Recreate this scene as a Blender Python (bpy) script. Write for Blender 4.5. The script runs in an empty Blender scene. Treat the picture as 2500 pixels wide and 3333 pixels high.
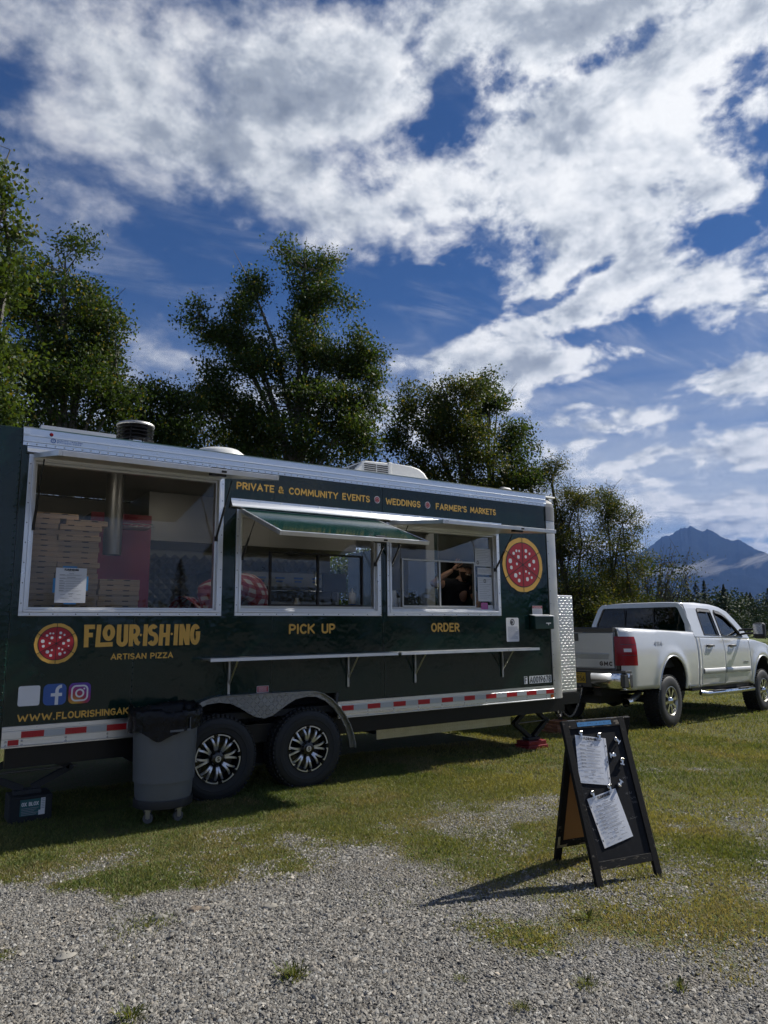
import bpy, bmesh, math, random
import numpy as np
from mathutils import Vector, Matrix
from mathutils.geometry import tessellate_polygon

R = math.radians
random.seed(7)
RNG = np.random.default_rng(11)
scene = bpy.context.scene
COL = scene.collection

# ------------------------------------------------------------------ camera
CAM = np.array([0.0, -6.264, 1.478])
PITCH, ROLL, AZ, FPX = R(9.21), R(-0.59), R(56.4), 2310.0
FW = np.array([math.cos(AZ) * math.cos(PITCH), math.sin(AZ) * math.cos(PITCH), math.sin(PITCH)])
_rt = np.array([math.sin(AZ), -math.cos(AZ), 0.0])
_up = np.cross(_rt, FW)
RT = _rt * math.cos(ROLL) + _up * math.sin(ROLL)
UP = _up * math.cos(ROLL) - _rt * math.sin(ROLL)
cam_d = bpy.data.cameras.new('camera')
cam = bpy.data.objects.new('camera', cam_d)
COL.objects.link(cam)
cam_d.sensor_fit = 'HORIZONTAL'
cam_d.sensor_width = 36.0
cam_d.lens = 36.0 * FPX / 2500.0
cam_d.clip_start = 0.05
cam_d.clip_end = 40000.0
M = Matrix(((RT[0], UP[0], -FW[0], CAM[0]), (RT[1], UP[1], -FW[1], CAM[1]), (RT[2], UP[2], -FW[2], CAM[2]), (0, 0, 0, 1)))
cam.matrix_world = M
scene.camera = cam


def ray(x, y):
    """direction of a pixel of the 2500x3333 photograph"""
    return FW + RT * (x - 1250.0) / FPX - UP * (y - 1666.5) / FPX


def at(x, y, D):
    """the point at horizontal distance D metres behind a pixel"""
    d = ray(x, y)
    return CAM + d * D / math.hypot(d[0], d[1])


# ------------------------------------------------------------------ sun, exposure
SUN_AZ, SUN_EL = R(-5.5), R(40.0)          # direction TO the sun, angle from +X
sun_d = bpy.data.lights.new('sun', 'SUN')
sun_d.energy = 3.9
sun_d.angle = R(0.6)
sun_d.color = (1.0, 0.955, 0.88)
sun = bpy.data.objects.new('sun', sun_d)
COL.objects.link(sun)
sdir = Vector((math.cos(SUN_AZ) * math.cos(SUN_EL), math.sin(SUN_AZ) * math.cos(SUN_EL), math.sin(SUN_EL)))
sun.rotation_euler = sdir.to_track_quat('Z', 'Y').to_euler()
sun.location = (30, -10, 40)
vs = scene.view_settings
scene.display_settings.display_device = 'sRGB'
vs.view_transform = 'Standard'
vs.look = 'None'
vs.exposure = 0.8
vs.gamma = 1.0
vs.use_curve_mapping = False
cy = scene.cycles
cy.max_bounces = 8
cy.transparent_max_bounces = 24
cy.volume_bounces = 0
cy.caustics_reflective = False
cy.caustics_refractive = False
cy.sample_clamp_indirect = 6.0
cy.use_denoising = True
cy.use_adaptive_sampling = True
cy.adaptive_threshold = 0.015


# ------------------------------------------------------------------ node helper
class NT:
    def __init__(s, tree):
        s.t = tree
        s.n = tree.nodes
        s.l = tree.links

    def new(s, typ, **kw):
        n = s.n.new(typ)
        for k, v in kw.items():
            setattr(n, k, v)
        return n

    def link(s, a, b):
        if isinstance(a, bpy.types.NodeSocket):
            s.l.new(a, b)
        else:
            b.default_value = a

    def math(s, op, a, b=None, c=None, clamp=False):
        n = s.n.new('ShaderNodeMath')
        n.operation = op
        n.use_clamp = clamp
        for i, v in enumerate((a, b, c)):
            if v is not None:
                s.link(v, n.inputs[i])
        return n.outputs[0]

    def vmath(s, op, a, b=None, out=0):
        n = s.n.new('ShaderNodeVectorMath')
        n.operation = op
        s.link(a, n.inputs[0])
        if b is not None:
            s.link(b, n.inputs[1])
        return n.outputs[out]

    def comb(s, x, y, z=0.0):
        n = s.n.new('ShaderNodeCombineXYZ')
        for i, v in enumerate((x, y, z)):
            s.link(v, n.inputs[i])
        return n.outputs[0]

    def sep(s, v):
        n = s.n.new('ShaderNodeSeparateXYZ')
        s.link(v, n.inputs[0])
        return n.outputs

    def mapr(s, v, a, b, c=0.0, d=1.0, smooth=True):
        n = s.n.new('ShaderNodeMapRange')
        n.interpolation_type = 'SMOOTHSTEP' if smooth else 'LINEAR'
        s.link(v, n.inputs[0])
        for i, q in enumerate((a, b, c, d)):
            s.link(q, n.inputs[1 + i])
        return n.outputs[0]

    def noise(s, vec, scale, detail=4.0, rough=0.55, dist=0.0, lac=2.0, out=0):
        n = s.n.new('ShaderNodeTexNoise')
        if vec is not None:
            s.link(vec, n.inputs['Vector'])
        n.inputs['Scale'].default_value = scale
        n.inputs['Detail'].default_value = detail
        n.inputs['Roughness'].default_value = rough
        n.inputs['Lacunarity'].default_value = lac
        n.inputs['Distortion'].default_value = dist
        return n.outputs[out]

    def mixc(s, f, a, b, mode='MIX'):
        n = s.n.new('ShaderNodeMix')
        n.data_type = 'RGBA'
        n.blend_type = mode
        for v, i in ((f, 0), (a, 6), (b, 7)):
            if not isinstance(v, bpy.types.NodeSocket) and i > 0:
                v = tuple(v) + (1.0,) if len(v) == 3 else v
            s.link(v, n.inputs[i])
        return n.outputs[2]

    def ramp(s, f, stops):
        n = s.n.new('ShaderNodeValToRGB')
        e = n.color_ramp.elements
        while len(e) < len(stops):
            e.new(0.5)
        for k, (p, c) in enumerate(stops):
            e[k].position = p
            e[k].color = tuple(c) + (1.0,)
        s.link(f, n.inputs[0])
        return n.outputs[0]


# ------------------------------------------------------------------ world: sky texture and a layer of broken cloud
world = bpy.data.worlds.new('World')
scene.world = world
world.use_nodes = True
wt = world.node_tree
wt.nodes.clear()
w = NT(wt)
tc = w.new('ShaderNodeTexCoord')
dirv = w.vmath('NORMALIZE', tc.outputs['Generated'])
sky = w.new('ShaderNodeTexSky')
sky.sky_type = 'NISHITA'
sky.sun_disc = False
sky.sun_elevation = SUN_EL
sky.sun_rotation = math.pi / 2 - SUN_AZ
sky.air_density = 1.0
sky.dust_density = 0.25
sky.ozone_density = 3.0
sky.altitude = 200
w.link(dirv, sky.inputs[0])
dx, dy, dz = w.sep(dirv)
zc = w.math('MAXIMUM', dz, 0.0)
inv = w.math('DIVIDE', 1.0, w.math('ADD', zc, 0.16))
uv = w.vmath('SCALE', w.comb(dx, dy, 0.0))
uv.node.inputs[3].default_value = 1.0
w.link(inv, uv.node.inputs[3])
az = w.math('ARCTAN2', dy, dx)
el = w.math('ARCSINE', dz)
azel = w.comb(az, el, 0.0)


def azel_px(x, y):
    d = ray(x * 1.507, y * 1.507)
    return math.atan2(d[1], d[0]), math.atan2(d[2], math.hypot(d[0], d[1]))


# where the cloud banks and the clear gaps of this sky stand: (x, y, half length, half height, tilt, amount)
BANKS = [
    (330, 120, 520, 180, -12, 0.24), (560, 230, 330, 140, 12, 0.26), (980, 60, 420, 130, 5, 0.34),
    (1380, 70, 380, 90, -6, 0.30), (1260, 330, 430, 150, 18, 0.36), (820, 440, 200, 110, 5, 0.34),
    (1330, 560, 330, 140, 12, 0.30), (1560, 330, 260, 220, 0, 0.24), (1120, 660, 250, 70, 14, 0.28),
    (1480, 700, 260, 60, 6, 0.26), (1090, 790, 170, 75, -22, 0.40), (880, 760, 110, 60, -10, 0.32),
    (380, 770, 160, 60, -18, 0.36), (200, 565, 190, 26, -10, 0.22), (190, 460, 190, 60, -24, 0.26),
    (1580, 830, 170, 55, 12, 0.32), (1560, 960, 190, 40, 8, 0.30), (1420, 1005, 170, 20, 2, 0.24),
    (1230, 915, 80, 18, 6, 0.30), (1330, 985, 300, 60, 0, 0.10), (1450, 1090, 330, 60, 0, 0.20),
    (1600, 1160, 130, 34, -10, 0.26), (1290, 810, 40, 12, 0, 0.2), (1330, 880, 36, 8, 0, 0.2),
    (60, 330, 120, 30, 20, 0.10), (120, 40, 180, 60, 0, 0.26), (230, 260, 240, 100, -20, 0.30), (480, 330, 220, 70, -16, 0.22),
    # clear gaps
    (60, 190, 120, 130, 20, -0.26), (330, 580, 350, 90, -6, -0.30), (560, 480, 180, 85, -10, -0.26),
    (1010, 230, 190, 70, 28, -0.26), (770, 330, 80, 40, -20, -0.24), (1380, 115, 190, 46, 6, -0.62),
    (1590, 150, 110, 50, 0, -0.45), (1540, 490, 130, 50, 8, -0.55), (940, 560, 150, 90, -30, -0.34),
    (960, 640, 260, 70, -4, -0.34), (1240, 740, 110, 40, 0, -0.20), (1400, 840, 190, 60, -8, -0.34),
    (620, 660, 260, 140, 0, -0.18), (1290, 1040, 150, 14, 0, -0.16), (150, 700, 200, 90, 0, -0.20),
    (1220, 590, 110, 26, 20, -0.45), (900, 130, 60, 30, 40, -0.16),
]
warp = w.noise(uv, 1.7, 3.0, 0.55, out=1)
azw = w.vmath('ADD', azel, w.vmath('MULTIPLY', w.vmath('SUBTRACT', warp, (0.5, 0.5, 0.5)), (0.20, 0.13, 0.0)))
bank = None
for (bx, by, rx, ry, rot, amt) in BANKS:
    a0, e0 = azel_px(bx, by)
    mp = w.new('ShaderNodeMapping', vector_type='TEXTURE')
    w.link(azw, mp.inputs[0])
    mp.inputs['Location'].default_value = (a0, e0, 0)
    mp.inputs['Rotation'].default_value = (0, 0, R(-rot))
    sc = 1.507 / FPX
    mp.inputs['Scale'].default_value = (rx * sc / max(math.cos(e0), 0.3), ry * sc, 1)
    ln = w.vmath('LENGTH', mp.outputs[0], out=1)
    g = w.mapr(ln, 0.1, 1.5, amt * 0.66, 0.0)
    bank = g if bank is None else w.math('ADD', bank, g)

# one group gives the cloud depth at a place of the layer, used again a step towards the sun for its shading
cg = bpy.data.node_groups.new('cloud_depth', 'ShaderNodeTree')
cg.interface.new_socket('uv', in_out='INPUT', socket_type='NodeSocketVector')
cg.interface.new_socket('dir', in_out='INPUT', socket_type='NodeSocketVector')
cg.interface.new_socket('bank', in_out='INPUT', socket_type='NodeSocketFloat')
cg.interface.new_socket('depth', in_out='OUTPUT', socket_type='NodeSocketFloat')
c = NT(cg)
gi = c.new('NodeGroupInput')
go = c.new('NodeGroupOutput')
wv = c.vmath('SUBTRACT', c.noise(gi.outputs[0], 2.4, 2.0, 0.5, out=1), (0.5, 0.5, 0.5))
pv = c.vmath('ADD', gi.outputs[0], c.vmath('MULTIPLY', wv, (0.25, 0.25, 0.0)))
n1 = c.noise(pv, 2.6, 5.0, 0.52)
dv_ = c.vmath('ADD', c.vmath('MULTIPLY', gi.outputs[1], (1.0, 1.0, 1.5)), c.vmath('MULTIPLY', wv, (0.06, 0.06, 0.06)))
n2 = c.noise(dv_, 11.0, 8.0, 0.60)
n3 = c.noise(dv_, 34.0, 5.0, 0.62)
nn = c.math('ADD', c.math('MULTIPLY', n1, 0.56), c.math('ADD', c.math('MULTIPLY', n2, 0.34), c.math('MULTIPLY', n3, 0.12)))
nn = c.math('MULTIPLY_ADD', c.math('SUBTRACT', nn, 0.5), 1.95, 0.5)
c.link(c.math('ADD', nn, gi.outputs[2]), go.inputs[0])


def cloud(vec, dv):
    n = w.new('ShaderNodeGroup')
    n.node_tree = cg
    w.link(vec, n.inputs[0])
    w.link(dv, n.inputs[1])
    w.link(bank, n.inputs[2])
    return n.outputs[0]


d0 = cloud(uv, dirv)
sunward = w.vmath('ADD', uv, (0.05 * math.cos(SUN_AZ), 0.05 * math.sin(SUN_AZ), 0.0))
d1 = cloud(sunward, w.vmath('ADD', dirv, (sdir.x * 0.028, sdir.y * 0.028, sdir.z * 0.028)))
# thin veils towards the north-west (left), firm heaps towards the sun
soft = w.mapr(az, 0.70, 1.30, 0.17, 0.50)
t0_ = w.math('SUBTRACT', 0.575, w.math('MULTIPLY', soft, 0.26))
cirrus = w.math('MULTIPLY', w.mapr(w.noise(w.vmath('MULTIPLY', uv, (1.0, 2.6, 1.0)), 2.2, 7.0, 0.62, 0.6), 0.46, 0.78), 0.32)
cover = w.math('MULTIPLY', w.math('MAXIMUM', w.mapr(d0, t0_, w.math('ADD', t0_, soft)), cirrus), w.mapr(dz, -0.01, 0.01))
thick = w.mapr(d0, 0.66, 1.20)
relief = w.math('SUBTRACT', d0, d1)
lit = w.math('ADD', w.math('MULTIPLY', relief, 2.5), w.math('SUBTRACT', 0.82, w.math('MULTIPLY', thick, 0.50)), clamp=True)
sd = w.vmath('DOT_PRODUCT', dirv, (sdir.x, sdir.y, sdir.z), out=1)
near = w.math('ADD', w.mapr(sd, -0.9, 0.15, 8.6, 5.2), w.mapr(sd, 0.15, 0.95, 0.0, 1.9))
ccol = w.ramp(lit, [(0.0, (0.17, 0.205, 0.27)), (0.45, (0.36, 0.40, 0.46)), (0.75, (0.66, 0.69, 0.73)), (1.0, (0.86, 0.87, 0.88))])
ccol = w.mixc(1.0, ccol, (1, 1, 1), 'MULTIPLY')
w.link(w.comb(near, near, near), ccol.node.inputs[7])
# clear sky: the sky texture at low strength, a little more saturated, as the photograph was developed
skys = w.vmath('MULTIPLY', sky.outputs[0], (0.115, 0.215, 0.345))
low = w.mapr(el, 0.02, 0.46, 1.0, 0.0)
veil = w.math('MULTIPLY', low, w.mapr(w.noise(w.vmath('MULTIPLY', azel, (2.2, 15.0, 1.0)), 1.0, 5.0, 0.55), 0.30, 0.62, 0.25, 1.0), clamp=True)
skyv = w.mixc(veil, skys, (3.9, 4.2, 4.5))
full = w.mixc(cover, skyv, ccol)
bg = w.new('ShaderNodeBackground')
w.link(full, bg.inputs[0])
bg.inputs[1].default_value = 0.1
wo = w.new('ShaderNodeOutputWorld')
w.link(bg.outputs[0], wo.inputs[0])
world.cycles.sampling_method = 'MANUAL'
world.cycles.sample_map_resolution = 512


# ------------------------------------------------------------------ mesh helpers
class MB:
    """collects vertices and faces; build() links them as ONE mesh object"""

    def __init__(s):
        s.v = []
        s.f = []
        s.m = []

    def add(s, verts, faces, mi=0):
        o = len(s.v)
        s.v.extend([tuple(map(float, p)) for p in verts])
        for f in faces:
            s.f.append([i + o for i in f])
            s.m.append(mi)
        return s

    def box(s, x0, x1, y0, y1, z0, z1, mi=0):
        v = [(x0, y0, z0), (x1, y0, z0), (x1, y1, z0), (x0, y1, z0), (x0, y0, z1), (x1, y0, z1), (x1, y1, z1), (x0, y1, z1)]
        return s.add(v, [(0, 3, 2, 1), (4, 5, 6, 7), (0, 1, 5, 4), (1, 2, 6, 5), (2, 3, 7, 6), (3, 0, 4, 7)], mi)

    def obox(s, c, ax, ay, az, mi=0):
        """box with centre c and half-axis vectors"""
        c, ax, ay, az = (np.asarray(q, float) for q in (c, ax, ay, az))
        v = [c + i * ax + j * ay + k * az for k in (-1, 1) for (i, j) in ((-1, -1), (1, -1), (1, 1), (-1, 1))]
        return s.add(v, [(0, 3, 2, 1), (4, 5, 6, 7), (0, 1, 5, 4), (1, 2, 6, 5), (2, 3, 7, 6), (3, 0, 4, 7)], mi)

    def bar(s, a, b, wd, ht, up=(0, 0, 1), mi=0):
        a, b = np.asarray(a, float), np.asarray(b, float)
        d = b - a
        L = np.linalg.norm(d)
        d = d / L
        u = np.asarray(up, float)
        sd = np.cross(d, u)
        if np.linalg.norm(sd) < 1e-4:
            sd = np.cross(d, (1, 0, 0))
        sd = sd / np.linalg.norm(sd)
        u = np.cross(sd, d)
        return s.obox((a + b) / 2, d * L / 2, sd * wd / 2, u * ht / 2, mi)

    def tube(s, pts, r, n=8, cap=True, mi=0):
        pts = [np.asarray(p, float) for p in pts]
        rr = r if hasattr(r, '__len__') else [r] * len(pts)
        ref = None
        o = len(s.v)
        for i, p in enumerate(pts):
            d = pts[min(i + 1, len(pts) - 1)] - pts[max(i - 1, 0)]
            d = d / max(np.linalg.norm(d), 1e-9)
            if ref is None:
                ref = np.cross(d, (0, 0, 1) if abs(d[2]) < 0.9 else (1, 0, 0))
            ref = ref - d * (ref @ d)
            ref = ref / max(np.linalg.norm(ref), 1e-9)
            b = np.cross(d, ref)
            for k in range(n):
                a = 2 * math.pi * k / n
                s.v.append(tuple(p + rr[i] * (math.cos(a) * ref + math.sin(a) * b)))
        for i in range(len(pts) - 1):
            for k in range(n):
                s.f.append([o + i * n + k, o + i * n + (k + 1) % n, o + (i + 1) * n + (k + 1) % n, o + (i + 1) * n + k])
                s.m.append(mi)
        if cap:
            s.f.append([o + k for k in range(n)][::-1])
            s.f.append([o + (len(pts) - 1) * n + k for k in range(n)])
            s.m += [mi, mi]
        return s

    def lathe(s, prof, c=(0, 0, 0), n=24, axis='z', mi=0, a0=0.0, a1=2 * math.pi):
        o = len(s.v)
        closed = abs(a1 - a0 - 2 * math.pi) < 1e-6
        m = n if closed else n + 1
        for (r, h) in prof:
            for k in range(m):
                a = a0 + (a1 - a0) * k / n
                p = (r * math.cos(a), r * math.sin(a), h)
                if axis == 'y':
                    p = (p[0], -p[2], p[1])
                elif axis == 'x':
                    p = (p[2], p[0], p[1])
                s.v.append((p[0] + c[0], p[1] + c[1], p[2] + c[2]))
        for i in range(len(prof) - 1):
            for k in range(n):
                k2 = (k + 1) % m
                s.f.append([o + i * m + k, o + i * m + k2, o + (i + 1) * m + k2, o + (i + 1) * m + k])
                s.m.append(mi)
        return s

    def prism(s, poly, fn, a, b, mi=0):
        """polygon poly (2D) extruded from depth a to b; fn(u, v, depth) gives the 3D point"""
        o = len(s.v)
        n = len(poly)
        for d in (a, b):
            s.v.extend([tuple(fn(u, v, d)) for u, v in poly])
        tri = tessellate_polygon([[Vector((u, v, 0)) for u, v in poly]])
        for t in tri:
            s.f.append([o + i for i in t])
            s.f.append([o + n + i for i in reversed(t)])
            s.m += [mi, mi]
        for i in range(n):
            j = (i + 1) % n
            s.f.append([o + i, o + j, o + n + j, o + n + i])
            s.m.append(mi)
        return s

    def sheet(s, loops, fn, mi=0):
        """flat polygon with holes: loops[0] outline, the rest holes; fn(u, v) gives the 3D point"""
        o = len(s.v)
        pts = [p for lp in loops for p in lp]
        s.v.extend([tuple(fn(u, v)) for u, v in pts])
        for t in tessellate_polygon([[Vector((u, v, 0)) for u, v in lp] for lp in loops]):
            s.f.append([o + i for i in t])
            s.m.append(mi)
        return s

    def build(s, name, mat, parent=None, smooth=None, off=None, bevel=0.0, solid=0.0, fix=True, subsurf=0):
        me = bpy.data.meshes.new(name)
        v = s.v
        if off is None and parent is not None and 'off' in parent:
            off = tuple(parent['off'])
        if off is not None:
            v = [(a - off[0], b - off[1], c_ - off[2]) for a, b, c_ in v]
        me.from_pydata(v, [], s.f)
        mats = mat if isinstance(mat, (list, tuple)) else [mat]
        for q in mats:
            me.materials.append(MT[q] if isinstance(q, str) else q)
        if len(mats) > 1:
            me.polygons.foreach_set('material_index', s.m)
        if fix:
            bm = bmesh.new()
            bm.from_mesh(me)
            bmesh.ops.recalc_face_normals(bm, faces=bm.faces)
            bm.to_mesh(me)
            bm.free()
        if smooth is not None:
            me.polygons.foreach_set('use_smooth', [True] * len(me.polygons))
            if smooth < 180:
                me.set_sharp_from_angle(angle=R(smooth))
        me.update()
        o = bpy.data.objects.new(name, me)
        COL.objects.link(o)
        if parent is not None:
            o.parent = parent
            if 'off' in parent:
                o['off'] = tuple(parent['off'])
        if solid:
            md = o.modifiers.new('solidify', 'SOLIDIFY')
            md.thickness = solid
            md.offset = -1
        if bevel:
            md = o.modifiers.new('bevel', 'BEVEL')
            md.width = bevel
            md.segments = 2
            md.limit_method = 'ANGLE'
            md.angle_limit = R(40)
        if subsurf:
            md = o.modifiers.new('subsurf', 'SUBSURF')
            md.levels = md.render_levels = subsurf
        return o


def tag(o, label=None, cat=None, group=None, kind=None):
    for k, v in (('label', label), ('category', cat), ('group', group), ('kind', kind)):
        if v:
            o[k] = v
    return o


def thing(name, label, cat, loc=(0, 0, 0), group=None, world=True, rz=0.0):
    """an Empty at the thing's base; with world=True its parts are given in world coordinates"""
    o = bpy.data.objects.new(name, None)
    COL.objects.link(o)
    o.empty_display_size = 0.2
    o.location = loc
    o.rotation_euler = (0, 0, rz)
    if world:
        o['off'] = tuple(float(q) for q in loc)
    return tag(o, label, cat, group)


def single(mb, name, mat, label, cat, loc, group=None, **kw):
    """a thing of one mesh; vertices in world coordinates, origin at loc"""
    o = mb.build(name, mat, None, off=loc, **kw)
    o.location = loc
    return tag(o, label, cat, group)


def copy_tree(o, parent=None):
    c_ = o.copy()
    COL.objects.link(c_)
    c_.parent = parent
    for ch in o.children:
        copy_tree(ch, c_)
    return c_


# ------------------------------------------------------------------ materials
MT = {}


def pm(name, col, rough=0.5, metal=0.0, var=0.12, scale=6.0, bump=0.0, bscale=40.0, coat=0.0, spec=0.5, rvar=0.1, alt=None, altf=(0.55, 0.7), stretch=(1, 1, 1)):
    m = bpy.data.materials.new(name)
    m.use_nodes = True
    t = NT(m.node_tree)
    b = m.node_tree.nodes['Principled BSDF']
    tco = t.new('ShaderNodeTexCoord').outputs['Object']
    vec = t.vmath('MULTIPLY', tco, stretch)
    n = t.noise(vec, scale, 5.0, 0.6)
    lo = tuple(max(q * (1 - var), 0) for q in col)
    hi = tuple(min(q * (1 + var), 1) for q in col)
    cc = t.mixc(n, lo, hi)
    if alt is not None:
        cc = t.mixc(t.mapr(t.noise(vec, scale * 2.3, 7.0, 0.65), altf[0], altf[1]), cc, alt)
    t.link(cc, b.inputs['Base Color'])
    t.link(t.mapr(n, 0.25, 0.75, max(rough - rvar * rough, 0.02), min(rough + rvar * rough, 1)), b.inputs['Roughness'])
    b.inputs['Metallic'].default_value = metal
    b.inputs['Specular IOR Level'].default_value = spec
    if coat:
        b.inputs['Coat Weight'].default_value = coat
        b.inputs['Coat Roughness'].default_value = 0.04
    if bump:
        bp = t.new('ShaderNodeBump')
        bp.inputs['Strength'].default_value = 1.0
        bp.inputs['Distance'].default_value = bump
        t.link(t.noise(vec, bscale, 4.0, 0.6), bp.inputs['Height'])
        t.link(bp.outputs[0], b.inputs['Normal'])
    MT[name] = m
    return m


def glass(name, tint, ior=1.5, rough=0.0):
    m = bpy.data.materials.new(name)
    m.use_nodes = True
    m.node_tree.nodes.clear()
    t = NT(m.node_tree)
    tr = t.new('ShaderNodeBsdfTransparent')
    tr.inputs[0].default_value = tuple(tint) + (1,)
    gl = t.new('ShaderNodeBsdfGlossy')
    gl.inputs['Roughness'].default_value = rough
    fr = t.new('ShaderNodeFresnel')
    fr.inputs[0].default_value = ior
    bp = t.new('ShaderNodeBump')
    bp.inputs['Distance'].default_value = 0.0006
    t.link(t.noise(t.new('ShaderNodeTexCoord').outputs['Object'], 3.0, 2.0), bp.inputs['Height'])
    t.link(bp.outputs[0], gl.inputs['Normal'])
    mx = t.new('ShaderNodeMixShader')
    t.link(fr.outputs[0], mx.inputs[0])
    t.link(tr.outputs[0], mx.inputs[1])
    t.link(gl.outputs[0], mx.inputs[2])
    out = t.new('ShaderNodeOutputMaterial')
    t.link(mx.outputs[0], out.inputs[0])
    MT[name] = m
    return m


def diamond_plate(name, base, pitch=0.038):
    m = pm(name, base, 0.32, 1.0, 0.18, 9.0)
    t = NT(m.node_tree)
    b = m.node_tree.nodes['Principled BSDF']
    x, y, z = t.sep(t.new('ShaderNodeTexCoord').outputs['Object'])
    u = t.math('DIVIDE', x, pitch)
    v = t.math('DIVIDE', z, pitch)
    par = t.math('MODULO', t.math('ABSOLUTE', t.math('ADD', t.math('FLOOR', u), t.math('FLOOR', v))), 2.0)
    fu = t.math('SUBTRACT', t.math('FRACT', u), 0.5)
    fv = t.math('SUBTRACT', t.math('FRACT', v), 0.5)
    a = t.math('MULTIPLY', t.math('ADD', fu, fv), 0.7071)
    c_ = t.math('MULTIPLY', t.math('SUBTRACT', fu, fv), 0.7071)
    # lozenges lean one way in one cell, the other way in the next
    lng = t.math('ADD', t.math('MULTIPLY', a, par), t.math('MULTIPLY', c_, t.math('SUBTRACT', 1.0, par)))
    wid = t.math('ADD', t.math('MULTIPLY', c_, par), t.math('MULTIPLY', a, t.math('SUBTRACT', 1.0, par)))
    r2 = t.math('ADD', t.math('POWER', t.math('DIVIDE', lng, 0.56), 2.0), t.math('POWER', t.math('DIVIDE', wid, 0.17), 2.0))
    h = t.mapr(r2, 0.2, 1.1, 1.0, 0.0)
    bp = t.new('ShaderNodeBump')
    bp.inputs['Distance'].default_value = 0.006
    t.link(h, bp.inputs['Height'])
    t.link(bp.outputs[0], b.inputs['Normal'])
    return m


def attr_mat(name, attr='col', rough=0.8, transl=0.0, spec=0.3):
    """colour comes from the piece's own colour attribute"""
    m = bpy.data.materials.new(name)
    m.use_nodes = True
    t = NT(m.node_tree)
    b = m.node_tree.nodes['Principled BSDF']
    a = t.new('ShaderNodeAttribute')
    a.attribute_name = attr
    t.link(a.outputs['Color'], b.inputs['Base Color'])
    b.inputs['Roughness'].default_value = rough
    b.inputs['Specular IOR Level'].default_value = spec
    if transl:
        tr = t.new('ShaderNodeBsdfTranslucent')
        t.link(t.mixc(1.0, a.outputs['Color'], (1.5, 1.45, 0.6), 'MULTIPLY'), tr.inputs[0])
        mx = t.new('ShaderNodeMixShader')
        mx.inputs[0].default_value = transl
        t.link(b.outputs[0], mx.inputs[1])
        t.link(tr.outputs[0], mx.inputs[2])
        t.link(mx.outputs[0], m.node_tree.nodes['Material Output'].inputs[0])
    MT[name] = m
    return m


# trailer
pm('green_paint', (0.003, 0.021, 0.0155), 0.12, 0.0, 0.25, 1.6, 0.010, 1.7, spec=0.5, rvar=0.6, alt=(0.008, 0.025, 0.019), altf=(0.62, 0.98))
pm('green_hatch', (0.004, 0.034, 0.024), 0.12, 0.0, 0.06, 1.2, 0.003, 1.6, spec=0.5)
pm('aluminium', (0.74, 0.76, 0.78), 0.34, 1.0, 0.10, 3.0, 0.0, stretch=(0.15, 1, 14), rvar=0.3)
pm('aluminium_frame', (0.76, 0.77, 0.78), 0.38, 0.9, 0.10, 8.0, rvar=0.3, alt=(0.38, 0.38, 0.37), altf=(0.66, 0.85))
pm('aluminium_dull', (0.50, 0.49, 0.46), 0.42, 0.9, 0.14, 3.0, 0.002, 3.0, rvar=0.25)
pm('grey_cap', (0.16, 0.165, 0.17), 0.5, 0.3, 0.1)
pm('steel_bolt', (0.55, 0.55, 0.55), 0.3, 1.0, 0.1)
pm('hatch_liner', (0.70, 0.68, 0.62), 0.35, 0.6, 0.08, 2.0)
pm('white_plastic', (0.68, 0.68, 0.65), 0.45, 0.0, 0.07, 3.0, alt=(0.45, 0.43, 0.38), altf=(0.66, 0.9))
pm('white_roof', (0.62, 0.63, 0.63), 0.5, 0.0, 0.08)
pm('black_metal', (0.012, 0.012, 0.013), 0.38, 0.3, 0.2)
pm('black_frame', (0.008, 0.008, 0.009), 0.5, 0.0, 0.2, alt=(0.03, 0.028, 0.026))
pm('black_plastic', (0.014, 0.014, 0.016), 0.45, 0.0, 0.15, 12.0)
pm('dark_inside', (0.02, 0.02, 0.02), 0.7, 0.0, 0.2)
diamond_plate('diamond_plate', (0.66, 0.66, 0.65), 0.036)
diamond_plate('diamond_plate_fender', (0.34, 0.36, 0.39), 0.036)  # same plate, with the fender's shade put into a darker base colour
diamond_plate('diamond_plate_guard', (0.60, 0.57, 0.46), 0.036)
pm('gold_vinyl', (0.78, 0.44, 0.08), 0.45, 0.0, 0.10, 14.0)
pm('red_vinyl', (0.42, 0.012, 0.024), 0.42, 0.0, 0.06, 8.0)
pm('white_vinyl', (0.80, 0.79, 0.78), 0.45, 0.0, 0.05)
pm('black_vinyl', (0.010, 0.012, 0.012), 0.45, 0.0, 0.05)
pm('blue_vinyl', (0.045, 0.12, 0.38), 0.42, 0.0, 0.05)
pm('red_tape', (0.48, 0.012, 0.020), 0.3, 0.0, 0.08, 60.0)
pm('white_tape', (0.50, 0.52, 0.52), 0.3, 0.0, 0.06, 60.0)
pm('amber', (0.50, 0.12, 0.02), 0.2, 0.0, 0.1)
pm('paper', (0.72, 0.74, 0.78), 0.45, 0.0, 0.05, 9.0, 0.0015, 14.0)
pm('print_ink', (0.03, 0.03, 0.035), 0.6, 0.0, 0.1)
pm('print_grey', (0.30, 0.31, 0.34), 0.6, 0.0, 0.1)
pm('blue_tape', (0.05, 0.24, 0.50), 0.6, 0.0, 0.12, 30.0)
pm('pink_paper', (0.62, 0.15, 0.40), 0.6, 0.0, 0.05)
pm('cardboard', (0.60, 0.41, 0.245), 0.85, 0.0, 0.10, 5.0, stretch=(1, 1, 6))
pm('cardboard_slot', (0.035, 0.022, 0.014), 0.9)
pm('tyre_rubber', (0.016, 0.017, 0.019), 0.62, 0.0, 0.25, 5.0, 0.001, 60.0)
pm('rim_black', (0.010, 0.010, 0.011), 0.25, 0.2, 0.1, coat=0.5)
pm('rim_face', (0.74, 0.75, 0.77), 0.30, 0.75, 0.06)
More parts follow.
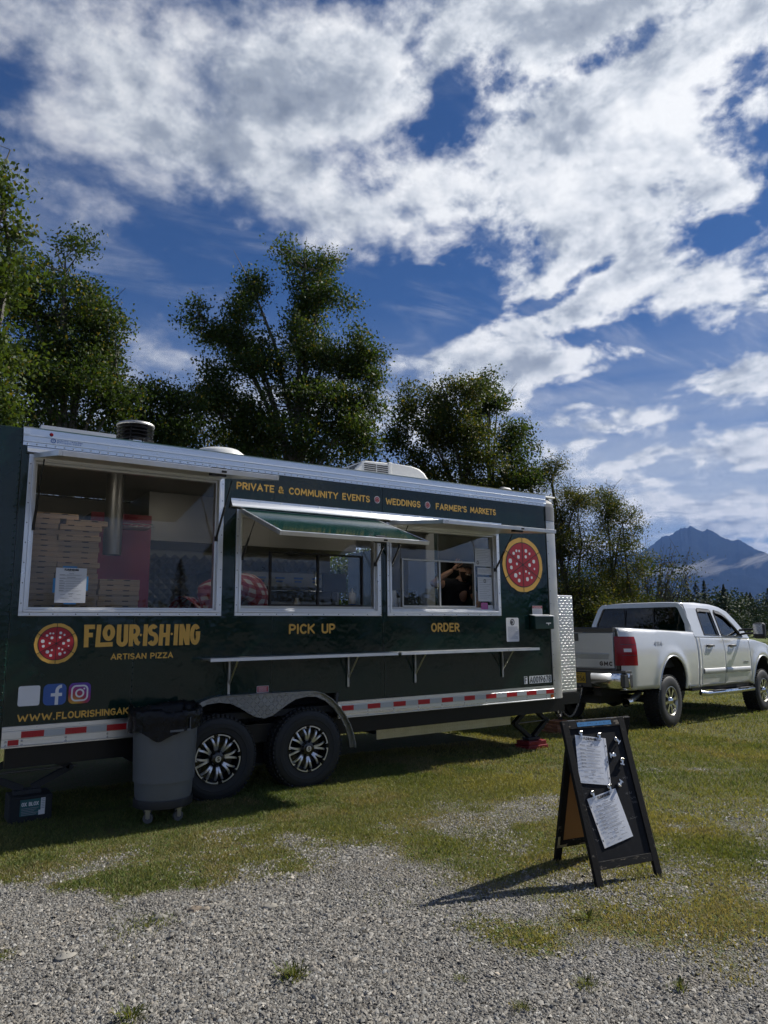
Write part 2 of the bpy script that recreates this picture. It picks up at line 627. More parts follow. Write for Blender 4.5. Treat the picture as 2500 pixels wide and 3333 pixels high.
pm('chrome', (0.74, 0.74, 0.74), 0.12, 1.0, 0.06, 3.0, rvar=0.4)
glass('window_glass', (0.95, 0.96, 0.95), 1.42)
glass('slider_glass', (0.92, 0.93, 0.93), 1.45)
# interior
m = bpy.data.materials.new('lamp_glow')
m.use_nodes = True
m.node_tree.nodes['Principled BSDF'].inputs['Emission Color'].default_value = (1.0, 0.90, 0.76, 1)
m.node_tree.nodes['Principled BSDF'].inputs['Emission Strength'].default_value = 5.0
MT['lamp_glow'] = m
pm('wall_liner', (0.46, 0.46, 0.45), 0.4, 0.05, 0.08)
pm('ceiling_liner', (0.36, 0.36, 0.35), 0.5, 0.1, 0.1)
pm('red_panel', (0.30, 0.014, 0.04), 0.4, 0.0, 0.06)
pm('stainless', (0.28, 0.28, 0.28), 0.40, 0.8, 0.04, 2.0)
pm('checker_floor', (0.1, 0.1, 0.1), 0.5)
# truck
pm('truck_white', (0.64, 0.645, 0.64), 0.24, 0.25, 0.04, 2.0, coat=0.8, alt=(0.60, 0.58, 0.53), altf=(0.62, 0.95))
pm('truck_trim', (0.030, 0.031, 0.033), 0.5, 0.0, 0.12)
pm('truck_mould', (0.62, 0.62, 0.61), 0.35, 0.2, 0.05)
pm('lamp_red', (0.30, 0.004, 0.008), 0.14, 0.0, 0.12, 14.0, spec=0.35)
pm('lamp_clear', (0.70, 0.62, 0.60), 0.1, 0.0, 0.08, coat=1.0)
pm('plate_yellow', (0.72, 0.44, 0.03), 0.4, 0.0, 0.05)
pm('under_body', (0.012, 0.012, 0.012), 0.7, 0.0, 0.3)
pm('badge_black', (0.02, 0.012, 0.012), 0.3)
pm('badge_silver', (0.32, 0.33, 0.34), 0.3, 0.6)
glass('truck_glass_dark', (0.035, 0.04, 0.04), 1.5)
glass('truck_glass', (0.26, 0.29, 0.28), 1.95)
pm('truck_seat', (0.03, 0.03, 0.032), 0.8)
# other things
pm('bin_grey', (0.125, 0.135, 0.145), 0.5, 0.0, 0.08, 3.0, 0.0008, 30.0)
pm('bin_dolly', (0.016, 0.016, 0.018), 0.5)
pm('caster_wheel', (0.10, 0.10, 0.105), 0.5)
pm('caster_metal', (0.40, 0.39, 0.36), 0.35, 0.9)
pm('bag_black', (0.005, 0.0055, 0.007), 0.26, 0.0, 0.2, 12.0, 0.010, 18.0, spec=0.25)
pm('board_wood', (0.008, 0.008, 0.0085), 0.7, 0.0, 0.3, 10.0, 0.001, 60.0, spec=0.2, alt=(0.16, 0.14, 0.11), altf=(0.62, 0.74))
pm('board_rail', (0.012, 0.012, 0.0125), 0.65, 0.0, 0.3, 7.0, 0.001, 60.0, spec=0.2, alt=(0.24, 0.20, 0.15), altf=(0.55, 0.66), stretch=(1, 1, 3))
pm('chalkboard', (0.009, 0.010, 0.013), 0.7, 0.0, 0.25, 8.0, spec=0.18, alt=(0.022, 0.024, 0.028), altf=(0.5, 0.8))
pm('hardboard', (0.34, 0.165, 0.055), 0.6, 0.0, 0.12, 5.0)
pm('chalk', (0.16, 0.16, 0.165), 0.9, 0.0, 0.2)
pm('clip_metal', (0.66, 0.64, 0.60), 0.25, 1.0, 0.1)
pm('jack_steel', (0.016, 0.016, 0.018), 0.5, 0.3, 0.2)
pm('jack_dark', (0.030, 0.033, 0.038), 0.55, 0.2, 0.25, 14.0)
pm('red_block', (0.22, 0.008, 0.012), 0.45, 0.0, 0.15, 9.0)
pm('rubber_block', (0.018, 0.020, 0.022), 0.75, 0.0, 0.4, 30.0, alt=(0.10, 0.10, 0.10), altf=(0.70, 0.75))
pm('teal_print', (0.03, 0.13, 0.13), 0.5, 0.0, 0.06)
pm('lumber', (0.20, 0.085, 0.04), 0.75, 0.0, 0.2, 9.0, stretch=(0.6, 1, 6))
pm('chain_steel', (0.22, 0.215, 0.20), 0.4, 0.9, 0.2, 30.0)
pm('green_mail', (0.004, 0.028, 0.020), 0.3, 0.0, 0.1, coat=0.3)
pm('skin', (0.48, 0.28, 0.19), 0.5, 0.0, 0.10, 20.0)
pm('black_shirt', (0.008, 0.009, 0.013), 0.85, 0.0, 0.2, 20.0)
pm('cap_black', (0.008, 0.008, 0.010), 0.8)
pm('beard', (0.022, 0.013, 0.008), 0.85, 0.0, 0.3, 60.0)
pm('eye_white', (0.7, 0.7, 0.68), 0.3)
pm('teeth', (0.75, 0.72, 0.66), 0.35)
pm('bark_birch', (0.105, 0.098, 0.085), 0.8, 0.0, 0.25, 4.0, alt=(0.05, 0.045, 0.04), altf=(0.52, 0.62), stretch=(1, 1, 0.6))
pm('bark_dark', (0.055, 0.045, 0.035), 0.9, 0.0, 0.3, 6.0)
attr_mat('leaf', rough=0.55, transl=0.42, spec=0.22)
attr_mat('needle', rough=0.7, transl=0.12)
attr_mat('blade', rough=0.65, transl=0.30)
attr_mat('stone', rough=0.85, spec=0.3)

# gingham cloth: red, pink and white squares woven into the shirt
m = bpy.data.materials.new('gingham')
m.use_nodes = True
t = NT(m.node_tree)
oc = t.new('ShaderNodeTexCoord').outputs['Object']
oc = t.vmath('ADD', oc, t.vmath('MULTIPLY', t.vmath('SUBTRACT', t.noise(oc, 5.0, 2.0, 0.5, out=1), (0.5, 0.5, 0.5)), (0.10, 0.10, 0.10)))
ox, oy, oz = t.sep(oc)
u_ = t.math('MULTIPLY', t.math('ADD', t.math('MULTIPLY', ox, 0.94), t.math('MULTIPLY', oy, 0.55)), 12.0)
v_ = t.math('MULTIPLY', t.math('ADD', oz, t.math('MULTIPLY', ox, 0.22)), 12.0)
fa = t.math('GREATER_THAN', t.math('FRACT', u_), 0.5)
fb = t.math('GREATER_THAN', t.math('FRACT', v_), 0.5)
ss = t.math('MULTIPLY', t.math('ADD', fa, fb), 0.5)
t.link(t.ramp(ss, [(0.0, (0.70, 0.64, 0.62)), (0.5, (0.46, 0.13, 0.15)), (1.0, (0.30, 0.008, 0.018))]), m.node_tree.nodes['Principled BSDF'].inputs['Base Color'])
m.node_tree.nodes['Principled BSDF'].inputs['Roughness'].default_value = 0.85
for e_ in m.node_tree.nodes:
    if e_.type == 'VALTORGB':
        e_.color_ramp.interpolation = 'CONSTANT'
        e_.color_ramp.elements[1].position = 0.3
        e_.color_ramp.elements[2].position = 0.8
MT['gingham'] = m

# quilted stainless wall
pm('quilted_steel', (0.55, 0.54, 0.51), 0.30, 0.8, 0.08)


# ------------------------------------------------------------------ stroke lettering
def _arc(cx, cy, rx, ry, a0, a1, n=9):
    return [(cx + rx * math.cos(R(a0 + (a1 - a0) * i / n)), cy + ry * math.sin(R(a0 + (a1 - a0) * i / n))) for i in range(n + 1)]


def _ell(w_=0.56, y0=0.0, y1=1.0):
    return _arc(w_ / 2, (y0 + y1) / 2, w_ / 2, (y1 - y0) / 2, 90, 450, 20)


GLYPH = {
    'A': (0.62, [[(0, 0), (0.31, 1), (0.62, 0)], [(0.13, 0.32), (0.49, 0.32)]]),
    'B': (0.5, [[(0, 0), (0, 1)], [(0, 1)] + _arc(0.24, 0.76, 0.22, 0.24, 90, -90) + [(0, 0.52)], [(0.1, 0.52)] + _arc(0.26, 0.26, 0.24, 0.26, 90, -90) + [(0, 0)]]),
    'C': (0.5, [_arc(0.29, 0.5, 0.29, 0.5, 48, 312, 16)]),
    'D': (0.54, [[(0, 0), (0, 1)], [(0, 1), (0.16, 1)] + _arc(0.2, 0.5, 0.34, 0.5, 85, -85, 14) + [(0.16, 0), (0, 0)]]),
    'E': (0.44, [[(0.44, 1), (0, 1), (0, 0), (0.44, 0)], [(0, 0.52), (0.36, 0.52)]]),
    'F': (0.44, [[(0.44, 1), (0, 1), (0, 0)], [(0, 0.5), (0.36, 0.5)]]),
    'G': (0.54, [_arc(0.29, 0.5, 0.29, 0.5, 50, 320, 16) + [(0.52, 0.46), (0.30, 0.46)]]),
    'H': (0.54, [[(0, 0), (0, 1)], [(0.54, 0), (0.54, 1)], [(0, 0.5), (0.54, 0.5)]]),
    'I': (0.02, [[(0.01, 0), (0.01, 1)]]),
    'K': (0.52, [[(0, 0), (0, 1)], [(0.5, 1), (0.02, 0.45)], [(0.16, 0.58), (0.52, 0)]]),
    'L': (0.42, [[(0, 1), (0, 0), (0.42, 0)]]),
    'M': (0.70, [[(0, 0), (0.06, 1)], [(0.06, 1), (0.35, 0.25)], [(0.35, 0.25), (0.64, 1)], [(0.64, 1), (0.70, 0)]]),
    'N': (0.54, [[(0, 0), (0, 1)], [(0, 1), (0.54, 0)], [(0.54, 0), (0.54, 1)]]),
    'O': (0.58, [_ell(0.58)]),
    'P': (0.48, [[(0, 0), (0, 1)], [(0, 1)] + _arc(0.22, 0.72, 0.26, 0.28, 90, -90) + [(0, 0.44)]]),
    'J': (0.36, [[(0.36, 1)] + _arc(0.18, 0.24, 0.18, 0.24, 0, -165, 9)]),
    'Q': (0.58, [_ell(0.58), [(0.36, 0.24), (0.60, -0.04)]]),
    'R': (0.50, [[(0, 0), (0, 1)], [(0, 1)] + _arc(0.22, 0.73, 0.26, 0.27, 90, -90) + [(0, 0.46)], [(0.18, 0.46), (0.50, 0)]]),
    'S': (0.48, [_arc(0.24, 0.75, 0.23, 0.25, 35, 270, 12) + _arc(0.24, 0.25, 0.24, 0.25, 90, -150, 12)[1:]]),
    'T': (0.52, [[(0, 1), (0.52, 1)], [(0.26, 1), (0.26, 0)]]),
    'U': (0.54, [[(0, 1)] + _arc(0.27, 0.28, 0.27, 0.28, 180, 360, 12) + [(0.54, 1)]]),
    'V': (0.58, [[(0, 1), (0.29, 0), (0.58, 1)]]),
    'W': (0.86, [[(0, 1), (0.2, 0)], [(0.2, 0), (0.43, 0.8)], [(0.43, 0.8), (0.66, 0)], [(0.66, 0), (0.86, 1)]]),
    'X': (0.54, [[(0, 0), (0.54, 1)], [(0, 1), (0.54, 0)]]),
    'Y': (0.56, [[(0, 1), (0.28, 0.48), (0.56, 1)], [(0.28, 0.48), (0.28, 0)]]),
    'Z': (0.5, [[(0, 1), (0.5, 1)], [(0.5, 1), (0, 0)], [(0, 0), (0.5, 0)]]),
    '&': (0.6, [[(0.58, 0.0), (0.14, 0.72)] + _arc(0.27, 0.80, 0.15, 0.18, 200, -40, 9) + [(0.12, 0.42)] + _arc(0.22, 0.22, 0.20, 0.22, 150, 290, 8) + [(0.56, 0.46)]]),
    '.': (0.02, [[(0.0, 0.0), (0.02, 0.0)]]),
    '·': (0.02, [[(0.0, 0.5), (0.02, 0.5)]]),
    "'": (0.02, [[(0.02, 1.0), (0.0, 0.76)]]),
    '-': (0.3, [[(0.0, 0.45), (0.3, 0.45)]]),
    '0': (0.5, [_ell(0.5)]),
    '1': (0.2, [[(0.0, 0.82), (0.18, 1.0)], [(0.18, 1), (0.18, 0)]]),
    '2': (0.5, [_arc(0.25, 0.74, 0.24, 0.26, 170, -35, 10) + [(0, 0), (0.5, 0)]]),
    '3': (0.5, [_arc(0.24, 0.76, 0.22, 0.24, 150, -80, 10), _arc(0.24, 0.27, 0.25, 0.27, 80, -150, 10)]),
    '4': (0.52, [[(0.38, 0), (0.38, 1)], [(0.38, 1), (0, 0.3)], [(0, 0.3), (0.52, 0.3)]]),
    '5': (0.5, [[(0.46, 1), (0.06, 1), (0.03, 0.56)] + _arc(0.24, 0.31, 0.25, 0.31, 120, -150, 12)]),
    '6': (0.5, [[(0.42, 1.0), (0.1, 0.55)] + _arc(0.25, 0.28, 0.25, 0.28, 150, -210, 18)]),
    '7': (0.48, [[(0, 1), (0.48, 1)], [(0.48, 1), (0.14, 0)]]),
    '8': (0.5, [_arc(0.25, 0.75, 0.21, 0.25, 90, 450, 16), _arc(0.25, 0.26, 0.25, 0.26, 90, 450, 16)]),
    '9': (0.5, [[(0.08, 0.0), (0.4, 0.45)] + _arc(0.25, 0.72, 0.25, 0.28, -30, 330, 18)]),
    'f': (0.4, [_arc(0.34, 0.80, 0.20, 0.20, 85, 180, 7) + [(0.14, 0)], [(-0.06, 0.60), (0.38, 0.60)]]),
}


def _ribbon(mb, pts, hw, fn, d, mi=0, cap=True):
    """one stroke as a flat ribbon with rounded ends"""
    P = [np.asarray(p, float) for p in pts]
    P = [p for i, p in enumerate(P) if i == 0 or np.linalg.norm(p - P[i - 1]) > 1e-6]
    if len(P) < 2:
        return
    closed = np.linalg.norm(P[0] - P[-1]) < 1e-4 and len(P) > 3
    o = len(mb.v)
    n = len(P)
    row = []
    for i in range(n):
        a = P[i] - P[i - 1] if i > 0 else (P[i] - P[-2] if closed else P[1] - P[0])
        b = P[i + 1] - P[i] if i < n - 1 else (P[1] - P[0] if closed else P[-1] - P[-2])
        a = a / np.linalg.norm(a)
        b = b / np.linalg.norm(b)
        na, nb = np.array([-a[1], a[0]]), np.array([-b[1], b[0]])
        mm = na + nb
        mm = mm / max(np.linalg.norm(mm), 1e-6)
        k = hw / max(mm @ na, 0.45)
        row.append((P[i] + mm * k, P[i] - mm * k))
    for l_, r_ in row:
        mb.v.append(tuple(fn(l_[0], l_[1], d)))
        mb.v.append(tuple(fn(r_[0], r_[1], d)))
    for i in range(n - 1):
        mb.f.append([o + 2 * i, o + 2 * i + 1, o + 2 * i + 3, o + 2 * i + 2])
        mb.m.append(mi)
    if cap and not closed:
        for p, q, s0 in ((P[0], P[1], 0), (P[-1], P[-2], 2 * (n - 1))):
            t_ = p - q
            a0 = math.atan2(t_[1], t_[0])
            ids = []
            for j in range(1, 6):
                an = a0 + math.pi / 2 - math.pi * j / 6
                ids.append(len(mb.v))
                mb.v.append(tuple(fn(p[0] + hw * math.cos(an), p[1] + hw * math.sin(an), d)))
            e0, e1 = o + s0, o + s0 + 1
            mb.f.append(([e0] + ids + [e1]) if s0 else ([e1] + ids + [e0]))
            mb.m.append(mi)


def write(mb, text, x, z, h, fn, width=None, stroke=0.17, gap=0.26, depth=0.0, xs=1.0, mi=0, jitter=0.0):
    """letters h tall from (x, z) in the plane given by fn(u, v, depth); width fits the line to a length"""
    rnd = random.Random(text)
    adv = []
    tot = 0.0
    for ch in text:
        wd = 0.30 if ch == ' ' else GLYPH[ch][0]
        adv.append(wd)
        tot += wd + stroke + (gap - stroke if ch != ' ' else 0.10)
    tot -= gap - stroke
    sx = (width / (tot * h)) if width else xs
    cu = stroke / 2
    k = 0
    for ch, wd in zip(text, adv):
        if ch != ' ':
            jz = rnd.uniform(-jitter, jitter) * h
            for st in GLYPH[ch][1]:
                pts = [(x + (cu + u) * h * sx, z + jz + (stroke / 2 + v * (1 - stroke)) * h) for u, v in st]
                _ribbon(mb, pts, stroke * h / 2, fn, depth - 0.00012 * (k % 5), mi)
                k += 1
        cu += wd + stroke + (gap - stroke if ch != ' ' else 0.10)
    return mb


# ------------------------------------------------------------------ noise on arrays
def vnoise(x, y, seed=0):
    g = np.random.default_rng(seed).random((256, 256))
    xi, yi = np.floor(x).astype(int), np.floor(y).astype(int)
    fx, fy = x - xi, y - yi
    fx, fy = fx * fx * (3 - 2 * fx), fy * fy * (3 - 2 * fy)
    a, b = g[xi % 256, yi % 256], g[(xi + 1) % 256, yi % 256]
    c_, d_ = g[xi % 256, (yi + 1) % 256], g[(xi + 1) % 256, (yi + 1) % 256]
    return (a * (1 - fx) + b * fx) * (1 - fy) + (c_ * (1 - fx) + d_ * fx) * fy


def fbm(x, y, seed=0, octv=5, gain=0.5):
    s_, a, tot = 0.0, 1.0, 0.0
    for i in range(octv):
        s_ = s_ + a * vnoise(x * 2 ** i + 17.3 * i, y * 2 ** i + 5.1 * i, seed + i)
        tot += a
        a *= gain
    return s_ / tot


def sstep(a, b, x):
    t_ = np.clip((x - a) / (b - a), 0, 1)
    return t_ * t_ * (3 - 2 * t_)


def mesh_np(name, verts, faces_n, idx, mat, attr=None, kind=None):
    """fast mesh: idx is a flat index array of faces with faces_n corners each; attr a per-vertex colour"""
    me = bpy.data.meshes.new(name)
    nv, nf = len(verts), len(idx) // faces_n
    me.vertices.add(nv)
    me.vertices.foreach_set('co', np.asarray(verts, np.float32).ravel())
    me.loops.add(len(idx))
    me.loops.foreach_set('vertex_index', np.asarray(idx, np.int32))
    me.polygons.add(nf)
    me.polygons.foreach_set('loop_start', np.arange(0, len(idx), faces_n, dtype=np.int32))
    me.polygons.foreach_set('loop_total', np.full(nf, faces_n, np.int32))
    me.update(calc_edges=True)
    if attr is not None:
        a = me.attributes.new('col', 'FLOAT_COLOR', 'POINT')
        a.data.foreach_set('color', np.concatenate([attr, np.ones((nv, 1))], 1).astype(np.float32).ravel())
    me.materials.append(MT[mat] if isinstance(mat, str) else mat)
    o = bpy.data.objects.new(name, me)
    COL.objects.link(o)
    if kind:
        o['kind'] = kind
    return o


# ------------------------------------------------------------------ ground
BND = np.array([(-3, -0.9), (0.3, -1.15), (0.58, -1.3), (0.85, -1.52), (1.09, -1.74), (1.3, -1.68), (1.66, -1.78), (2.08, -1.52), (2.44, -1.32),
                (2.6, -1.32), (2.97, -1.60), (3.3, -1.63), (3.75, -1.74), (4.3, -2.1), (5.0, -2.6), (6.0, -3.2), (8, -4.2), (12, -6.5), (40, -24)])
# tufts and worn spots inside the gravel, and bare spots inside the grass: x, y, radius, amount
PATCH = [(2.12, -1.95, 0.22, 0.5), (1.85, -2.12, 0.15, 0.4), (1.6, -2.03, 0.18, 0.5), (1.08, -2.4, 0.22, 0.32), (0.9, -2.65, 0.13, 0.28), (0.45, -2.3, 0.16, 0.6),
         (1.5, -3.28, 0.08, 0.4), (0.85, -3.2, 0.14, 0.3), (1.2, -2.32, 0.13, 0.25), (3.1, -2.12, 0.4, 0.42), (2.51, -3.37, 0.2, 0.5), (2.55, -3.65, 0.18, 0.42),
         (3.5, -2.5, 0.5, 0.42), (3.0, -3.58, 0.14, 0.35), (2.1, -4.0, 0.06, 0.4), (2.47, -4.02, 0.08, 0.4), (3.12, -3.8, 0.25, 0.32), (2.97, -4.36, 0.3, 0.22),
         (3.6, -3.75, 0.5, 0.40), (4.4, -3.5, 0.8, 0.46), (3.5, -4.2, 0.5, 0.30), (4.2, -2.7, 0.7, 0.46), (3.0, -3.0, 0.6, 0.22), (2.6, -3.2, 0.8, 0.12), (2.3, -2.6, 0.7, 0.12), (1.4, -2.9, 0.6, 0.08),
         (6.65, -1.3, 0.22, -0.5), (7.1, -1.52, 0.2, -0.45), (7.5, -1.8, 0.2, -0.4), (1.2, -1.25, 0.16, -0.4), (0.95, -1.3, 0.2, -0.35), (2.3, -0.95, 0.2, -0.3), (3.9, -1.3, 0.25, -0.3),
         (4.6, -1.6, 0.3, -0.3), (1.9, -0.85, 0.2, -0.25)]


def gz(x, y):
    """height of the ground"""
    x, y = np.asarray(x, float), np.asarray(y, float)
    s_ = -0.21 * sstep(3.5, 16.5, x)
    nr = 1 - sstep(14, 30, np.hypot(x - 3, y))
    return s_ + nr * (0.030 * (fbm(x * 0.9, y * 0.9, 3, 3) - 0.5) + 0.012 * (fbm(x * 4, y * 4, 9, 3) - 0.5))


def grass_amount(x, y):
    x, y = np.asarray(x, float), np.asarray(y, float)
    yb = np.interp(x, BND[:, 0], BND[:, 1])
    n = fbm(x * 2.2, y * 2.2, 21, 5, 0.6) - 0.5
    wd_ = np.interp(x, [2.2, 3.4, 4.4, 6.0], [0.34, 0.75, 1.35, 1.6])
    g = sstep(-1.0, 1.0, ((y - yb + 0.16) + 0.95 * n) / wd_)
    for (px, py, pr_, am) in PATCH:
        d2 = ((x - px) ** 2 + (y - py) ** 2) / pr_ ** 2
        g = g + am * np.exp(-d2) * (0.55 + 1.2 * (n + 0.5))
    worn = 1 - 0.35 * sstep(0.52, 0.66, fbm(x * 1.1 + 9, y * 1.1, 31, 4)) * sstep(-3.0, -0.4, -np.abs(y - yb))
    g = g * (1 - 0.18 * sstep(2.6, 3.6, x) * sstep(1.6, 0.6, y - yb))
    return np.clip(g * worn, 0, 1)


def graded(lo, hi, step, far):
    core = np.arange(lo, hi + step, step)
    out, s_, p = [], step, hi
    while p < far:
        s_ *= 1.32
        p += s_
        out.append(p)
    inn, s_, p = [], step, lo
    while p > -far:
        s_ *= 1.32
        p -= s_
        inn.append(p)
    return np.concatenate([inn[::-1], core, out])


gx = graded(-1.2, 9.0, 0.065, 9000)
gy = graded(-6.0, 2.6, 0.065, 9000)
GX, GY = np.meshgrid(gx, gy, indexing='ij')
nx, ny = GX.shape
gv = np.stack([GX.ravel(), GY.ravel(), gz(GX, GY).ravel()], 1)
ii = np.arange(nx * ny).reshape(nx, ny)
gf = np.stack([ii[:-1, :-1], ii[1:, :-1], ii[1:, 1:], ii[:-1, 1:]], -1).reshape(-1)

m = bpy.data.materials.new('ground')
m.use_nodes = True
t = NT(m.node_tree)
b = m.node_tree.nodes['Principled BSDF']
pos = t.new('ShaderNodeNewGeometry').outputs['Position']
ga = t.new('ShaderNodeAttribute')
ga.attribute_name = 'grass'
gr = t.math('ADD', ga.outputs['Fac'], t.math('MULTIPLY', t.math('SUBTRACT', t.noise(pos, 9.0, 5.0, 0.65), 0.5), 0.7))
gmask = t.mapr(gr, 0.25, 0.62)
vo = t.new('ShaderNodeTexVoronoi')
t.link(pos, vo.inputs['Vector'])
vo.inputs['Scale'].default_value = 85.0
vo2 = t.new('ShaderNodeTexVoronoi')
t.link(pos, vo2.inputs['Vector'])
vo2.inputs['Scale'].default_value = 150.0
pc = t.ramp(t.sep(vo.outputs['Color'])[0], [(0.0, (0.07, 0.070, 0.068)), (0.4, (0.15, 0.145, 0.135)), (0.75, (0.23, 0.22, 0.20)), (1.0, (0.36, 0.345, 0.32))])
pc2 = t.ramp(t.sep(vo2.outputs['Color'])[1], [(0.0, (0.08, 0.076, 0.07)), (0.6, (0.18, 0.17, 0.15)), (1.0, (0.30, 0.28, 0.25))])
grav = t.mixc(t.mapr(t.noise(pos, 2.4, 4.0), 0.40, 0.62), pc, pc2)
dust = t.mapr(t.noise(pos, 1.3, 5.0, 0.6), 0.52, 0.70, 0.0, 0.65)
grav = t.mixc(dust, grav, (0.235, 0.205, 0.16))
soil = t.mixc(t.noise(pos, 5.0, 6.0, 0.65), (0.085, 0.085, 0.026), (0.17, 0.14, 0.06))
soil = t.mixc(t.mapr(t.noise(pos, 30.0, 4.0), 0.45, 0.6), soil, (0.085, 0.115, 0.026))
field = t.mixc(t.noise(pos, 0.35, 6.0, 0.6), (0.075, 0.125, 0.026), (0.15, 0.155, 0.045))
xs_, ys_, zs_ = t.sep(pos)
fard = t.mapr(t.vmath('LENGTH', t.vmath('SUBTRACT', pos, (4.0, -2.0, 0.0)), out=1), 9.0, 20.0)
cover_c = t.mixc(fard, soil, field)
t.link(t.mixc(gmask, grav, cover_c), b.inputs['Base Color'])
b.inputs['Roughness'].default_value = 0.92
b.inputs['Specular IOR Level'].default_value = 0.2
bp = t.new('ShaderNodeBump')
bp.inputs['Distance'].default_value = 0.012
hh = t.math('ADD', t.math('SUBTRACT', 1.0, t.math('MULTIPLY', vo.outputs['Distance'], 1.4)), t.math('MULTIPLY', t.noise(pos, 60.0, 3.0), 0.6))
t.link(hh, bp.inputs['Height'])
t.link(bp.outputs[0], b.inputs['Normal'])
MT['ground'] = m
ground = mesh_np('ground', gv, 4, gf, 'ground')
ga_ = ground.data.attributes.new('grass', 'FLOAT', 'POINT')
ga_.data.foreach_set('value', grass_amount(GX, GY).ravel().astype(np.float32))
ground.data.polygons.foreach_set('use_smooth', np.ones(len(ground.data.polygons), bool))
tag(ground, kind='structure')


def in_view(x, y, pad=420, zz=0.0):
    d = np.stack([x - CAM[0], y - CAM[1], np.full_like(x, zz - CAM[2])], 1)
    dep = d @ FW
    px = 1250 + FPX * (d @ RT) / np.maximum(dep, 0.1)
    py = 1666 - FPX * (d @ UP) / np.maximum(dep, 0.1)
    return (dep > 0.5) & (px > -pad) & (px < 2500 + pad) & (py < 3333 + pad * 1.6)


# gravel: small angular stones lying where the grass is thin
def scatter(n, x0, x1, y0, y1, rng):
    return rng.uniform(x0, x1, n), rng.uniform(y0, y1, n)


rg = np.random.default_rng(5)
gx_, gy_ = scatter(830000, -1.2, 7.4, -5.6, -0.9, rg)
dc = np.hypot(gx_ - CAM[0], gy_ - CAM[1])
keep = in_view(gx_, gy_) & (rg.random(len(gx_)) > sstep(0.15, 0.75, grass_amount(gx_, gy_) + rg.normal(0, 0.10, len(gx_)))) & (rg.random(len(gx_)) < np.clip(1.35 - dc / 9.0, 0.25, 1))
# thinner where the gravel is worn into dust
keep &= rg.random(len(gx_)) < 0.30 + 0.70 * sstep(0.36, 0.52, fbm(gx_ * 1.6, gy_ * 1.6, 77, 4))
gx_, gy_ = gx_[keep], gy_[keep]
ns = min(len(gx_), 260000)
gx_, gy_ = gx_[:ns], gy_[:ns]
pa = 2 * math.pi * np.arange(5) / 5
oct_ = np.concatenate([np.stack([np.cos(pa), np.sin(pa), np.full(5, -0.25)], 1), [(0, 0, 0.75)]])
ofc = np.array([(k, (k + 1) % 5, 5) for k in range(5)])
big_ = fbm(gx_ * 2.1 + 30, gy_ * 2.1, 88, 4)
sz = np.clip(rg.lognormal(math.log(0.0046), 0.38, ns) * (0.72 + 0.55 * big_), 0.0028, 0.0125)
V = oct_[None] * (1 + rg.uniform(-0.40, 0.40, (ns, 6, 1))) + rg.uniform(-0.25, 0.25, (ns, 6, 3))
V = V * sz[:, None, None] * np.stack([rg.uniform(0.9, 1.7, ns), rg.uniform(0.75, 1.2, ns), rg.uniform(0.75, 1.35, ns)], 1)[:, None, :]
# random tilt and turn
ax = rg.normal(size=(ns, 3))
ax /= np.linalg.norm(ax, axis=1)[:, None]
an = rg.uniform(0, 0.95, ns)[:, None, None]
K = ax[:, None, :]
V = V * np.cos(an) + np.cross(np.broadcast_to(K, V.shape), V) * np.sin(an) + K * (V * K).sum(-1, keepdims=True) * (1 - np.cos(an))
tz = rg.uniform(0, 6.28, ns)[:, None]
V = np.stack([V[..., 0] * np.cos(tz) - V[..., 1] * np.sin(tz), V[..., 0] * np.sin(tz) + V[..., 1] * np.cos(tz), V[..., 2]], -1)
V += np.stack([gx_, gy_, gz(gx_, gy_) + sz * 0.20], 1)[:, None, :]
tone = np.clip(rg.normal(0.190, 0.072, ns) + 0.11 * (rg.random(ns) < 0.07), 0.04, 0.5)
hue = rg.normal(0, 0.03, ns)
sc_ = np.stack([tone * (1.04 + hue), tone * 0.985, tone * (0.88 - hue)], 1)
gravel = mesh_np('gravel', V.reshape(-1, 3), 3, (ofc[None] + 6 * np.arange(ns)[:, None, None]).reshape(-1), 'stone', np.repeat(sc_, 6, 0), 'stuff')
tag(gravel, 'grey crushed gravel scattered over the parking ground', 'gravel')

# grass: single blades, denser and greener away from the gravel
bl = []


